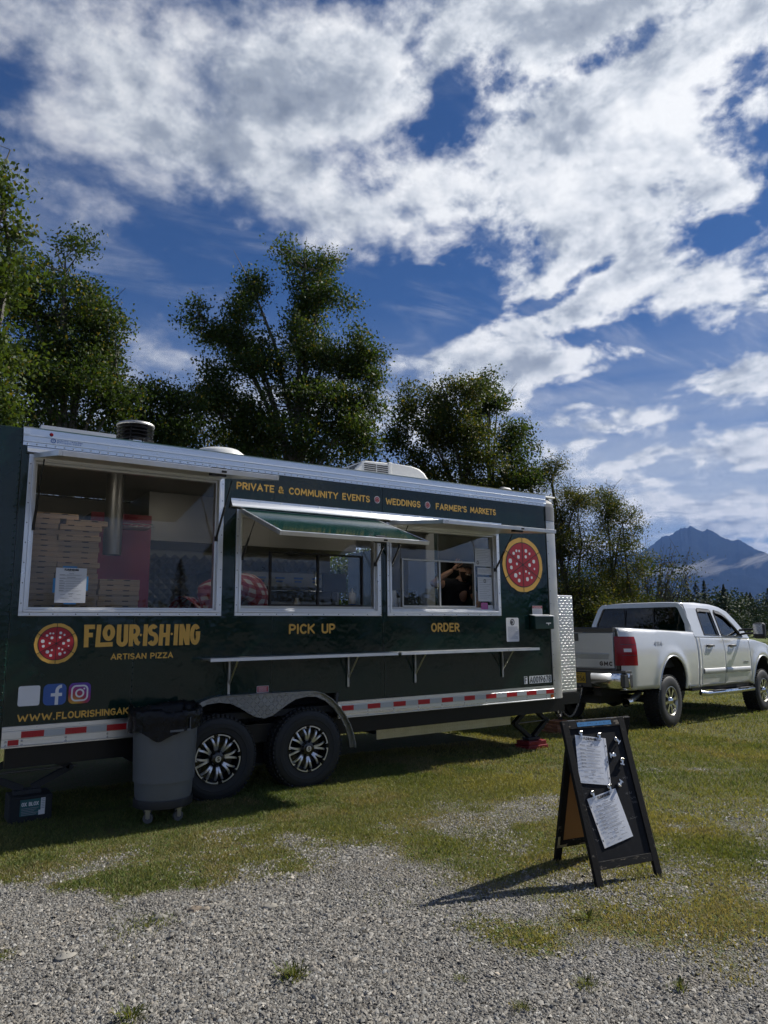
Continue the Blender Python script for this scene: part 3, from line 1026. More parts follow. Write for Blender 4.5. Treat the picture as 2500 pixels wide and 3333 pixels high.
def blades(n, x0, x1, y0, y1, hmean, wid, seed, dens_min=0.12, noin=None):
    r_ = np.random.default_rng(seed)
    x, y = scatter(n, x0, x1, y0, y1, r_)
    g = grass_amount(x, y)
    cl = fbm(x * 5, y * 5, 41, 4)
    k_ = in_view(x, y) & (r_.random(n) < sstep(dens_min, 0.8, g) * sstep(0.22, 0.55, cl + 0.12 * g))
    if noin is not None:
        k_ &= ~noin(x, y)
    x, y, g, cl = x[k_], y[k_], g[k_], cl[k_]
    n = len(x)
    h = hmean * r_.uniform(0.45, 1.25, n) * (0.55 + 0.9 * cl) * (0.55 + 0.45 * g)
    a = r_.uniform(0, 6.28, n)
    lean = r_.uniform(0.15, 1.1, n) * h
    la = r_.uniform(0, 6.28, n)
    wv_ = wid * r_.uniform(0.6, 1.3, n)
    z = gz(x, y) - 0.004
    p0 = np.stack([x - np.cos(a) * wv_ / 2, y - np.sin(a) * wv_ / 2, z], 1)
    p1 = np.stack([x + np.cos(a) * wv_ / 2, y + np.sin(a) * wv_ / 2, z], 1)
    p2 = np.stack([x + np.cos(la) * lean * 0.45 + np.cos(a) * wv_ * 0.42, y + np.sin(la) * lean * 0.45 + np.sin(a) * wv_ * 0.42, z + h * 0.62], 1)
    p3 = np.stack([x + np.cos(la) * lean, y + np.sin(la) * lean, z + h], 1)
    V_ = np.stack([p0, p1, p2, p3], 1)
    dry = np.clip(0.25 + 1.7 * (fbm(x * 0.8 + 40, y * 0.8, 51, 4) - 0.42) + 0.35 * (1 - g) + r_.normal(0, 0.22, n), 0, 1)
    br = sstep(0.55, 0.68, fbm(x * 1.7 + 80, y * 1.7, 61, 4)) * r_.random(n) * 0.8
    green = np.stack([np.full(n, 0.072), np.full(n, 0.102), np.full(n, 0.028)], 1)
    yel = np.array([0.225, 0.20, 0.078])
    brn = np.array([0.25, 0.19, 0.11])
    col = green * (1 - dry)[:, None] + yel * dry[:, None]
    col = col * (1 - br)[:, None] + brn * br[:, None]
    col *= r_.uniform(0.85, 1.65, (n, 1))
    bl.append((V_, col))


def under(x, y):
    return (x > 1.0) & (x < 6.6) & (y > 1.2) & (y < 2.6)


blades(410000, -1.2, 5.2, -4.6, 1.6, 0.027, 0.0050, 101, noin=under)
blades(150000, 4.4, 9.5, -5.5, 4.0, 0.034, 0.0075, 102, noin=under)
blades(150000, 8.0, 20.0, -8.0, 9.0, 0.042, 0.012, 103)
blades(60000, 18.0, 60.0, -16.0, 40.0, 0.075, 0.03, 104)
# low broad leaves of clover and weeds between the blades
BV = np.concatenate([q[0] for q in bl])
BC = np.concatenate([q[1] for q in bl])
nb_ = len(BV)
fb_ = np.array([(0, 1, 2), (0, 2, 3)])
grass = mesh_np('grass', BV.reshape(-1, 3), 3, (fb_[None] + 4 * np.arange(nb_)[:, None, None]).reshape(-1), 'blade', np.repeat(BC, 4, 0), 'stuff')
tag(grass, 'short yellowing grass growing round the trailer and truck', 'grass')
print('gravel', ns, 'blades', nb_)

# ------------------------------------------------------------------ mountain, far off
MD = 7000.0
prof_px = [(1700, 1010), (1800, 985), (1960, 965), (2100, 940), (2128, 890), (2150, 866), (2185, 838), (2225, 803), (2243, 722), (2262, 716), (2285, 722), (2300, 738),
           (2308, 722), (2330, 745), (2365, 770), (2400, 780), (2428, 775), (2470, 795), (2500, 812), (2600, 850), (2750, 880), (2900, 860), (3100, 905), (3400, 950)]
prof_px = [(1640, 1905), (1760, 1880), (1900, 1850), (2040, 1808), (2095, 1793), (2133, 1762), (2162, 1743), (2180, 1742), (2215, 1717), (2228, 1713), (2236, 1717), (2246, 1709), (2262, 1716), (2287, 1728),
           (2303, 1718), (2325, 1731), (2350, 1748), (2390, 1758), (2403, 1752), (2430, 1768), (2460, 1785), (2500, 1800), (2570, 1820), (2680, 1790), (2800, 1830), (3000, 1880), (3300, 1930)]
tops = []
for (px, py) in prof_px:
    p = at(px, py, MD)
    tops.append((math.atan2(p[1] - CAM[1], p[0] - CAM[0]), p[2]))
tops.sort()
ta = np.array([q[0] for q in tops])
th_ = np.array([q[1] for q in tops])
ang = np.linspace(ta[0], ta[-1], 480)
rad = np.concatenate([np.linspace(4300, 6900, 70), np.linspace(6950, 7050, 9), np.linspace(7100, 8800, 14)])
AN, RD = np.meshgrid(ang, rad, indexing='ij')
ridge = (np.interp(AN, ta, th_) + 26 * (fbm(AN * 420, AN * 13, 74, 4, 0.6) - 0.5)) * sstep(ta[0], ta[0] + 0.06, AN)
u_ = (RD - 7000) / np.where(RD < 7000, 2700, 1800)
hz = ridge * np.clip(1 - np.abs(u_), 0, 1) ** 1.25
XM, YM = RD * np.cos(AN), RD * np.sin(AN)
spur = fbm(XM / 620, YM / 620, 71, 5, 0.55) - 0.5
rdg = 1 - np.abs(2 * fbm(XM / 480 + 3, YM / 480, 73, 6, 0.55) - 1)
hz = hz * (1 + 0.55 * spur * np.clip(np.abs(u_) * 3, 0, 1)) + ridge * 0.30 * (rdg - 0.8) * np.clip(np.abs(u_) * 5, 0, 1) * np.clip(1.15 - np.abs(u_), 0, 1) + 16 * (fbm(XM / 70, YM / 70, 72, 3) - 0.5) * (np.abs(u_) < 0.9)
mv = np.stack([CAM[0] + RD * np.cos(AN), CAM[1] + RD * np.sin(AN), hz - 8], -1).reshape(-1, 3)
na_, nr_ = AN.shape
ii = np.arange(na_ * nr_).reshape(na_, nr_)
m = pm('mountain_rock', (0.010, 0.014, 0.018), 0.95, 0.0, 0.3, 0.004, spec=0.0, alt=(0.024, 0.027, 0.031), altf=(0.55, 0.75))
mount = mesh_np('mountain', mv, 4, np.stack([ii[:-1, :-1], ii[1:, :-1], ii[1:, 1:], ii[:-1, 1:]], -1).reshape(-1), m)
mount.data.polygons.foreach_set('use_smooth', np.ones(len(mount.data.polygons), bool))
tag(mount, kind='structure')
# low cloud lying against the foot of the mountain: soft lobed bodies of vapour
cm = bpy.data.materials.new('vapour')
cm.use_nodes = True
cm.node_tree.nodes.clear()
t = NT(cm.node_tree)
pv_ = t.new('ShaderNodeVolumePrincipled')
pv_.inputs['Color'].default_value = (0.97, 0.97, 0.98, 1)
pv_.inputs['Density'].default_value = 0.006
t.link(pv_.outputs[0], t.new('ShaderNodeOutputMaterial').inputs['Volume'])
rgm = np.random.default_rng(19)
for (px, py, lx, lz, lb) in ((2255, 1855, 170, 42, 'low white cloud lying across the middle of the mountain foot'), (2465, 1822, 120, 34, 'low white cloud against the right slope of the mountain'), (2130, 1862, 90, 30, 'small low cloud at the left foot of the mountain')):
    c_ = at(px, py, 3900.0)
    ph_, th_ = np.meshgrid(np.linspace(0, math.pi, 41), np.linspace(0, 2 * math.pi, 80, endpoint=False), indexing='ij')
    d_ = np.stack([np.sin(ph_) * np.cos(th_), np.sin(ph_) * np.sin(th_), np.cos(ph_)], -1)
    lump_ = 0.25 + 1.7 * fbm(d_[..., 0] * 3.2 + px, d_[..., 2] * 3.0 + d_[..., 1] * 3.0, 90, 4, 0.5) ** 1.7
    cv = d_ * lump_[..., None] * np.array([lx * 0.45, lx * 1.0, lz])
    cv[..., 2] += 0.16 * cv[..., 1] * -1
    i2 = np.arange(41 * 80).reshape(41, 80)
    q4 = np.stack([i2[:-1], i2[1:], np.roll(i2[1:], -1, 1), np.roll(i2[:-1], -1, 1)], -1).reshape(-1)
    o = mesh_np('low_cloud', cv.reshape(-1, 3), 4, q4, cm)
    o.location = tuple(c_)
    o.rotation_euler = (0, 0, math.atan2(c_[1], c_[0]))
    tag(o, lb, 'cloud', 'low clouds at the mountain foot')

# ------------------------------------------------------------------ haze
hz_ = MB().box(-12500, 12500, -12500, 12500, -12.0, 1150.0).build('haze', 'paper', None)
hm = bpy.data.materials.new('haze_air')
hm.use_nodes = True
hm.node_tree.nodes.clear()
t = NT(hm.node_tree)
pv_ = t.new('ShaderNodeVolumePrincipled')
pv_.inputs['Color'].default_value = (0.20, 0.37, 0.82, 1)
pv_.inputs['Density'].default_value = 0.000085
pv_.inputs['Anisotropy'].default_value = 0.0
ho = t.new('ShaderNodeOutputMaterial')
t.link(pv_.outputs[0], ho.inputs['Volume'])
hz_.data.materials.clear()
hz_.data.materials.append(hm)
tag(hz_, 'pale blue haze filling the air of the valley', 'haze', kind='stuff')


# ================================================================== food trailer
TR = thing('food_trailer', 'dark green pizza food trailer with three open serving windows and silver trim', 'trailer', (3.7, 1.2, 0.0))
XL, XR, ZB, ZT = 0.655, 6.60, 0.757, 2.965
WIN = [(0.708, 2.362, 1.592, 2.895), (2.490, 4.105, 1.593, 2.590), (4.182, 5.788, 1.594, 2.590)]
OPEN = [(a + 0.05, b_ - 0.05, c_ + 0.05, d_ - 0.045) for a, b_, c_, d_ in WIN]


def side(u, v, d=0.0):
    return (u, -0.0065 + d, v)


def rivets(mb, pts, r=0.006, h=0.004, n=6, dirn=(0, -1, 0)):
    """small domed heads on a face that looks along dirn"""
    d = np.asarray(dirn, float)
    a = np.cross(d, (0, 0, 1)) if abs(d[2]) < 0.9 else np.array([1.0, 0, 0])
    a = a / np.linalg.norm(a)
    b_ = np.cross(d, a)
    for p in pts:
        p = np.asarray(p, float)
        ring = [p + r * (math.cos(2 * math.pi * k / n) * a + math.sin(2 * math.pi * k / n) * b_) for k in range(n)]
        ring2 = [p + d * h * 0.75 + 0.6 * r * (math.cos(2 * math.pi * k / n) * a + math.sin(2 * math.pi * k / n) * b_) for k in range(n)]
        mb.add(ring + ring2, [[k, (k + 1) % n, n + (k + 1) % n, n + k] for k in range(n)] + [[n + k for k in range(n)]])


def wall_cells(xs, zs, holes):
    for i in range(len(xs) - 1):
        for j in range(len(zs) - 1):
            cx, cz = (xs[i] + xs[i + 1]) / 2, (zs[j] + zs[j + 1]) / 2
            if not any(h[0] < cx < h[1] and h[2] < cz < h[3] for h in holes):
                yield xs[i], xs[i + 1], zs[j], zs[j + 1]


ARCH = (1.98, 3.60, 0.0, 0.845)
holes = OPEN + [ARCH]
zcuts = sorted({ZB - 0.02, ARCH[3], ZT + 0.02} | {h[2] for h in OPEN} | {h[3] for h in OPEN})
seams = [XL, 1.603, 2.875, 4.142, 5.365, XR]
for k in range(5):
    x0, x1 = seams[k] + 0.0015, seams[k + 1] - 0.0015
    xc = sorted({x0, x1} | {q for h in holes for q in h[:2] if x0 < q < x1})
    mb = MB()
    y0 = -0.0035 if k % 2 else -0.0015
    vid = {}
    for (a, b_, c_, d_) in wall_cells(xc, zcuts, holes):
        ids = []
        for (u, v) in ((a, c_), (b_, c_), (b_, d_), (a, d_)):
            if (u, v) not in vid:
                vid[(u, v)] = len(mb.v)
                mb.v.append((u, y0, v))
            ids.append(vid[(u, v)])
        mb.f.append(ids)
        mb.m.append(0)
    p = mb.build('wall_panel', 'green_paint', TR, fix=False)
    md = p.modifiers.new('solidify', 'SOLIDIFY')
    md.thickness = 0.003
    md.offset = -1
# inner wall behind the panels, with the same openings
mb = MB()
xc = sorted({XL, XR} | {q for h in holes for q in h[:2]})
for (a, b_, c_, d_) in wall_cells(xc, zcuts, holes):
    mb.box(a, b_, 0.006, 0.055, c_, d_)
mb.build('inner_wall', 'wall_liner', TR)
DO = (4.86, 5.60, 0.74, 2.62)                      # the far side door stands open
mb, mb2 = MB(), MB()
for (a, b_, c_, d_) in ((XL, DO[0], 0.60, 3.0), (DO[1], 6.78, 0.60, 3.0), (DO[0], DO[1], DO[3], 3.0), (DO[0], DO[1], 0.60, DO[2])):
    mb.box(a, b_, 2.44, 2.50, c_, d_)
    mb2.box(max(a, XL + 0.02), min(b_, 6.70), 2.425, 2.438, max(c_, 0.70), min(d_, 2.98))
mb.build('far_wall', 'green_paint', TR)
mb2.build('far_wall_lining', 'wall_liner', TR)
MB().box(5.61, 5.64, 2.51, 3.20, 0.74, 2.60).build('side_door', 'green_paint', TR)
MB().box(0.50, 0.56, 0.06, 2.44, 0.60, 3.05).build('rear_wall', 'green_paint', TR)
MB().box(6.74, 6.80, 0.10, 2.40, 0.60, 3.05).build('front_wall', 'green_paint', TR)
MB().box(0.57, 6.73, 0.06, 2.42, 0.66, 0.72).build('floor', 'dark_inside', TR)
mb = MB()
for i in range(12):
    y0, y1 = 0.0 + 2.5 * i / 12, 0.0 + 2.5 * (i + 1) / 12
    h0, h1 = 0.05 * math.sin(math.pi * i / 12), 0.05 * math.sin(math.pi * (i + 1) / 12)
    mb.add([(0.48, y0, 3.105 + h0), (6.80, y0, 3.105 + h0), (6.80, y1, 3.105 + h1), (0.48, y1, 3.105 + h1)], [(0, 1, 2, 3)])
mb.build('roof', 'white_roof', TR, solid=0.02, smooth=40)
MB().box(0.57, 6.73, 0.06, 2.42, 3.0, 3.03).build('ceiling', 'ceiling_liner', TR)

# rear corner post (green, folded) with its rivet line
mb = MB()
mb.prism([(0.482, 0.0), (0.655, 0.0), (0.655, 0.02), (0.50, 0.02), (0.50, 0.2), (0.482, 0.2)], lambda u, v, d: (u, v - 0.006, d), 0.60, 3.105)
mb.build('rear_corner_post', 'green_paint', TR, bevel=0.012)
# top rail: an extrusion with two raised beads
prof = [(-0.004, 2.962), (-0.012, 2.964), (-0.012, 2.992), (-0.019, 2.996), (-0.019, 3.002), (-0.013, 3.006), (-0.013, 3.042), (-0.018, 3.046), (-0.018, 3.050), (-0.012, 3.054), (-0.012, 3.108), (-0.018, 3.116), (0.03, 3.122), (0.03, 2.962)]
MB().prism(prof, lambda u, v, d: (d, u, v), 0.657, 6.62).build('top_rail', 'aluminium', TR)
mb = MB()
rivets(mb, [(x, -0.012, 2.978) for x in np.arange(0.69, 6.6, 0.0695)], 0.0085, 0.006)
rivets(mb, [(x, -0.013, 3.024) for x in np.arange(0.90, 6.6, 0.415)], 0.006, 0.004)
tag(mb.build('rail_rivets', 'steel_bolt', TR, smooth=60), kind='stuff')
# maker's mark on the rail
mb = MB()
write(mb, 'QUALITY TRAILERS', 0.905, 3.026, 0.012, lambda u, v, d: (u, -0.0150 + d, v), width=0.20, stroke=0.16)
write(mb, '971-220-2626', 0.905, 3.009, 0.012, lambda u, v, d: (u, -0.0185 + d, v), width=0.19, stroke=0.15)
_ribbon(mb, [(0.878 + 0.017 * math.cos(a), 3.024 + 0.017 * math.sin(a)) for a in np.linspace(0, 2 * math.pi, 20)], 0.003, lambda u, v, d: (u, -0.0190, v), 0)
write(mb, 'S', 0.872, 3.018, 0.012, lambda u, v, d: (u, -0.0190 + d, v), stroke=0.25)
mb.build('maker_mark', 'blue_vinyl', TR)
mb = MB().lathe([(0.0, 0.012), (0.012, 0.011), (0.016, 0.0)], (0.862, -0.012, 3.075), 12, 'y')
mb.build('marker_lamp', 'lamp_red', TR, smooth=60)
MB().box(0.655, 0.70, -0.017, -0.0125, 3.055, 3.10).build('rail_end_plate', 'aluminium_frame', TR)

# front corner: rolled aluminium post, grey cap, diamond plate box on the tongue
mb = MB()
pr_ = [(6.602, -0.014), (6.68, -0.014), (6.74, -0.006), (6.785, 0.02), (6.81, 0.06), (6.82, 0.12), (6.80, 0.12), (6.79, 0.07), (6.76, 0.03), (6.70, 0.012), (6.602, 0.01)]
mb.prism(pr_, lambda u, v, d: (u, v, d), 0.600, 2.782)
mb.build('front_corner_post', 'aluminium_dull', TR, smooth=40)
mb = MB()
mb.prism([(a, b_ - 0.004) for a, b_ in pr_], lambda u, v, d: (u, v, d), 2.785, 2.962)
for q in range(5):
    a0, a1 = math.pi / 2 * q / 5, math.pi / 2 * (q + 1) / 5
    s0, s1 = math.cos(a0), math.cos(a1)
    z0, z1 = 2.962 + 0.15 * math.sin(a0), 2.962 + 0.15 * math.sin(a1)
    ring0 = [(6.60 + (a - 6.60) * (0.35 + 0.65 * s0), b_ + 0.1 * (1 - s0)) for a, b_ in pr_[:6]]
    ring1 = [(6.60 + (a - 6.60) * (0.35 + 0.65 * s1), b_ + 0.1 * (1 - s1)) for a, b_ in pr_[:6]]
    mb.add([(a, b_, z0) for a, b_ in ring0] + [(a, b_, z1) for a, b_ in ring1], [[k, k + 1, 7 + k, 6 + k] for k in range(5)])
mb.build('front_corner_cap', 'grey_cap', TR, smooth=50)
MB().box(6.825, 7.19, 0.14, 2.2, 0.64, 1.86).build('tongue_box', 'diamond_plate', TR, bevel=0.012)
MB().box(6.80, 7.20, 0.12, 2.2, 0.50, 0.635).build('tongue_crossmember', 'black_metal', TR)
mb = MB()
rivets(mb, [(6.622, -0.014, z) for z in np.arange(0.66, 2.75, 0.155)], 0.006, 0.004)
rivets(mb, [(6.612, -0.002, z) for z in np.arange(0.80, 2.95, 0.036)], 0.0045, 0.004)
rivets(mb, [(0.640, -0.0065, z) for z in np.arange(0.80, 3.08, 0.052)], 0.008, 0.006)
for i, s_ in enumerate(np.arange(1.187, 6.4, 0.4155)):
    st = 0.052 if i % 3 == 1 else 0.20
    zz_ = [z for z in np.arange(0.80, 2.95, st) if not any(h[0] - 0.06 < s_ < h[1] + 0.06 and h[2] - 0.06 < z < h[3] + 0.07 for h in OPEN) and not (ARCH[0] < s_ < ARCH[1] and z < 0.90)]
    rivets(mb, [(s_, -0.0036, z) for z in zz_], 0.0052, 0.004)
rivets(mb, [(x, -0.0036, 0.775) for x in np.arange(0.70, 6.58, 0.06) if not 1.9 < x < 3.65], 0.005, 0.004)
tag(mb.build('wall_rivets', 'green_hatch', TR, smooth=60), kind='stuff')

# lower skirt: two lengths of extruded aluminium with reflective tape and bolts
SK = [(-0.004, 0.757), (-0.014, 0.755), (-0.014, 0.723), (-0.020, 0.719), (-0.020, 0.664), (-0.013, 0.660), (-0.013, 0.612), (-0.022, 0.606), (-0.022, 0.598), (0.012, 0.598), (0.012, 0.757)]
for (x0, x1, reds, whites, small) in (
        (0.656, 1.985, [(0.788, 0.949), (1.101, 1.260), (1.415, 1.571)], [(0.949, 1.101), (1.26, 1.415), (1.571, 1.72)], (0.700, 0.775)),
        (3.585, 6.603, [(3.625, 3.762), (3.926, 4.080), (4.241, 4.396), (4.556, 4.711), (4.872, 5.028), (5.189, 5.342), (5.506, 5.662), (5.824, 5.984), (6.142, 6.300), (6.465, 6.596)], None, None)):
    sk = MB().prism(SK, lambda u, v, d: (d, u, v), x0, x1).build('lower_skirt', 'aluminium', TR)
    if whites is None:
        whites = [(reds[i][1], reds[i + 1][0]) for i in range(len(reds) - 1)]
    for (a, b_) in reds:
        MB().box(a, b_, -0.0215, -0.0203, 0.667, 0.715).build('red_reflector_tape', 'red_tape', sk)
    for (a, b_) in whites:
        MB().box(a + 0.0005, b_ - 0.0005, -0.0213, -0.0203, 0.667, 0.715).build('white_reflector_tape', 'white_tape', sk)
    if small:
        MB().box(small[0], small[1], -0.0148, -0.0132, 0.616, 0.656).build('red_reflector_tape', 'red_tape', sk)
    else:
        MB().box(6.545, 6.592, -0.019, -0.0132, 0.614, 0.656).build('amber_marker', 'amber', sk)
    mb = MB()
    for a, b_ in reds:
        xb = a + 0.008
        rivets(mb, [(xb, -0.013, 0.645), (xb, -0.013, 0.618)], 0.0095, 0.007, 8)
        rivets(mb, [(xb + 0.1, -0.014, 0.742)], 0.004, 0.003)
    if small:
        rivets(mb, [(0.685, -0.013, 0.645), (0.685, -0.013, 0.618)], 0.0095, 0.007, 8)
    tag(mb.build('skirt_bolts', 'steel_bolt', sk, smooth=60), kind='stuff')

# fender of diamond plate with a rolled lip
right = [(3.306, 0.876), (3.40, 0.848), (3.49, 0.791), (3.575, 0.710), (3.641, 0.625), (3.69, 0.54), (3.722, 0.46), (3.745, 0.37), (3.752, 0.315)]
left = [(2 * 2.795 - a, b_) for a, b_ in right][::-1]
outer = left + [(2.40, 0.886), (2.80, 0.884), (3.20, 0.880)] + right
inr = [(3.715, 0.315), (3.700, 0.40), (3.665, 0.50), (3.61, 0.60), (3.53, 0.70), (3.44, 0.775), (3.34, 0.820), (3.23, 0.830), (3.12, 0.812), (3.04, 0.775), (2.95, 0.720), (2.88, 0.680), (2.80, 0.660)]
inl = [(2 * 2.795 - a, b_) for a, b_ in inr[:-1]][::-1]
poly = outer + inr + inl
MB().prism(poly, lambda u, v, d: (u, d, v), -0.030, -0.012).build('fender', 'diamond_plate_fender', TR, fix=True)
mb = MB()
for a, b_ in zip(outer[:-1], outer[1:]):
    mb.bar((a[0], -0.040, a[1]), (b_[0], -0.040, b_[1]), 0.075, 0.007, up=(a[1] - b_[1], 0, b_[0] - a[0]))
mb.build('fender_lip', 'diamond_plate_fender', TR, smooth=30)
MB().box(1.84, 3.74, 0.34, 0.36, 0.20, 0.90).build('wheel_well', 'dark_inside', TR)
MB().box(1.84, 3.74, 0.05, 0.34, 0.86, 0.875).build('wheel_well', 'dark_inside', TR)


# wheels
def trailer_wheel(cx, cz, turn):
    wh = bpy.data.objects.new('wheel', None)
    COL.objects.link(wh)
    wh.parent = TR
    yc = -0.02
    wh.location = (cx - 3.7, yc - 1.2, cz)
    wh.empty_display_size = 0.1
    prof = [(0.205, 0.0), (0.215, 0.028), (0.222, 0.034), (0.235, 0.034), (0.265, 0.040), (0.268, 0.044), (0.300, 0.044), (0.302, 0.040), (0.335, 0.036), (0.348, 0.026), (0.355, 0.010), (0.358, -0.02), (0.360, -0.09), (0.358, -0.16), (0.345, -0.20), (0.22, -0.21)]
    mb = MB().lathe(prof, (0, 0, 0), 64, 'y')
    for k in range(52):                                   # shoulder and tread blocks
        a = 2 * math.pi * (k + 0.1) / 52
        rad_ = np.array([math.cos(a), 0, math.sin(a)])
        tan = np.array([-math.sin(a), 0, math.cos(a)])
        mb.obox(rad_ * 0.357 + np.array([0, -0.004, 0]), rad_ * 0.0065, tan * 0.0145, np.array([0, 0.022, 0]))
        a += math.pi / 52
        rad_ = np.array([math.cos(a), 0, math.sin(a)])
        tan = np.array([-math.sin(a), 0, math.cos(a)])
        for yy in (0.055, 0.105, 0.155):
            mb.obox(rad_ * 0.364 + np.array([0, yy, 0]), rad_ * 0.010, tan * 0.015, np.array([0, 0.019, 0]))
    mb.build('tyre', 'tyre_rubber', wh, smooth=35)
    mb = MB().lathe([(0.212, -0.034), (0.205, -0.034), (0.198, -0.026), (0.192, 0.02), (0.180, 0.09), (0.05, 0.095), (0.0, 0.095)], (0, 0, 0), 48, 'y')
    # lathe(axis y) puts +h towards -y, so negative h here lies deeper
    mb.v = [(a, -b_, c_) for a, b_, c_ in mb.v]
    mb.build('rim', 'rim_black', wh, smooth=40)
    for k in range(8):                                    # split spokes with a bright machined face
        a = 2 * math.pi * k / 8 + turn
        mb = MB()
        for s_ in (-1, 1):
            pts = []
            for q in range(7):
                t_ = q / 6
                r_ = 0.068 + (0.186 - 0.068) * t_
                pts.append((r_, a + s_ * (0.085 + 0.105 * t_ ** 1.6) * (1.0 if t_ > 0.1 else 0.7)))
            for q in range(6):
                (r0, a0), (r1, a1) = pts[q], pts[q + 1]
                h0, h1 = 0.019 - 0.003 * q / 6, 0.019 - 0.003 * (q + 1) / 6
                y0, y1 = -0.002 - 0.020 * math.sin(math.pi * q / 6 * 0.9), -0.002 - 0.020 * math.sin(math.pi * (q + 1) / 6 * 0.9)
                P = []
                for (r_, an, hh_, yy) in ((r0, a0, h0, y0), (r1, a1, h1, y1)):
                    for e_ in (-1, 1):
                        an2 = an + e_ * hh_ / 2 / r_
                        for dep in (0.0, 0.022):
                            P.append((r_ * math.cos(an2), yy + dep, r_ * math.sin(an2)))
                mb.add(P, [(0, 2, 6, 4), (1, 5, 7, 3), (0, 4, 5, 1), (2, 3, 7, 6)])
        mb.build('spoke', 'rim_face', wh, smooth=25)
        mb = MB()
        arc0, arc1 = a + 0.10, a + 2 * math.pi / 8 - 0.10
        n_ = 8
        P = []
        for q in range(n_ + 1):
            an = arc0 + (arc1 - arc0) * q / n_
            w0 = 0.186 if q in (0, n_) else 0.198
            for r_ in (w0, 0.2085):
                P.append((r_ * math.cos(an), -0.036, r_ * math.sin(an)))
        mb.add(P, [(2 * q, 2 * q + 1, 2 * q + 3, 2 * q + 2) for q in range(n_)])
        mb.build('rim_edge', 'rim_face', wh, solid=0.004)
    mb = MB().lathe([(0.072, -0.01), (0.070, 0.012), (0.058, 0.022), (0.054, 0.034), (0.046, 0.038), (0.0, 0.038)], (0, 0, 0), 32, 'y')
    mb.build('hub', 'rim_black', wh, smooth=35)
    mb = MB().lathe([(0.028, 0.037), (0.026, 0.0405), (0.0, 0.041)], (0, 0, 0), 24, 'y')
    mb.build('centre_cap', 'rim_face', wh, smooth=35)
    mb = MB()
    write(mb, 'S', -0.010, -0.017, 0.034, lambda u, v, d: (u, -0.0418 + d, v), stroke=0.2)
    mb.build('cap_mark', 'rim_black', wh)
    mb = MB()
    for k in range(8):
        a = 2 * math.pi * (k + 0.5) / 8 + turn
        mb.lathe([(0.011, 0.0), (0.010, 0.030), (0.006, 0.036), (0.0, 0.036)], (0.078 * math.cos(a), 0.006, 0.078 * math.sin(a)), 6, 'y')
    tag(mb.build('lug_nuts', 'black_metal', wh, smooth=30), kind='stuff')
    return wh


trailer_wheel(2.355, 0.352, 0.12)
trailer_wheel(3.245, 0.352, 0.05)
# chassis under the floor
mb = MB().box(0.70, 6.9, 0.10, 0.16, 0.43, 0.597).box(0.70, 6.9, 2.30, 2.36, 0.43, 0.597)
for x in np.arange(0.8, 6.9, 0.5):
    mb.box(x, x + 0.05, 0.16, 2.30, 0.50, 0.597)
mb.build('chassis', 'black_metal', TR)
for x in (2.355, 3.245):
    MB().tube([(x, 0.3, 0.35), (x, 2.3, 0.35)], 0.035, 10).build('axle', 'black_metal', TR)
for x in (2.355, 3.245):
    MB().lathe([(0.0, 0.10), (0.20, 0.10), (0.22, 0.13), (0.33, 0.125), (0.365, 0.10), (0.368, 0.0), (0.365, -0.10), (0.33, -0.125), (0.22, -0.13), (0.0, -0.10)], (x, 2.32, 0.352), 40, 'y').build('far_wheel', 'tyre_rubber', TR, smooth=40)
MB().box(4.20, 6.11, 0.24, 0.25, 0.312, 0.468).build('underside_guard', 'diamond_plate_guard', TR)
MB().box(4.2, 6.1, 0.30, 2.2, 0.36, 0.50).build('grey_water_tank', 'under_body', TR)
# tongue and coupler towards the truck
mb = MB().bar((6.9, 0.45, 0.50), (8.55, 1.22, 0.50), 0.07, 0.12).bar((6.9, 2.05, 0.50), (8.55, 1.30, 0.50), 0.07, 0.12)
mb.build('tongue', 'black_metal', TR)
mb = MB().box(8.45, 8.80, 1.19, 1.33, 0.50, 0.60)
mb.build('coupler', 'jack_steel', TR, bevel=0.02)
MB().tube([(8.05, 1.26, 0.12), (8.05, 1.26, 0.95)], 0.035, 12).build('tongue_jack', 'jack_steel', TR, smooth=40)

# ------------------------------------------------------------------ serving windows with glass, and the hatches over them
def ring(mb, x0, x1, z0, z1, wd, y0, y1, mi=0):
    mb.box(x0, x1, y0, y1, z0, z0 + wd, mi)
    mb.box(x0, x1, y0, y1, z1 - wd, z1, mi)
    mb.box(x0, x0 + wd, y0, y1, z0 + wd, z1 - wd, mi)
    mb.box(x1 - wd, x1, y0, y1, z0 + wd, z1 - wd, mi)
    return mb


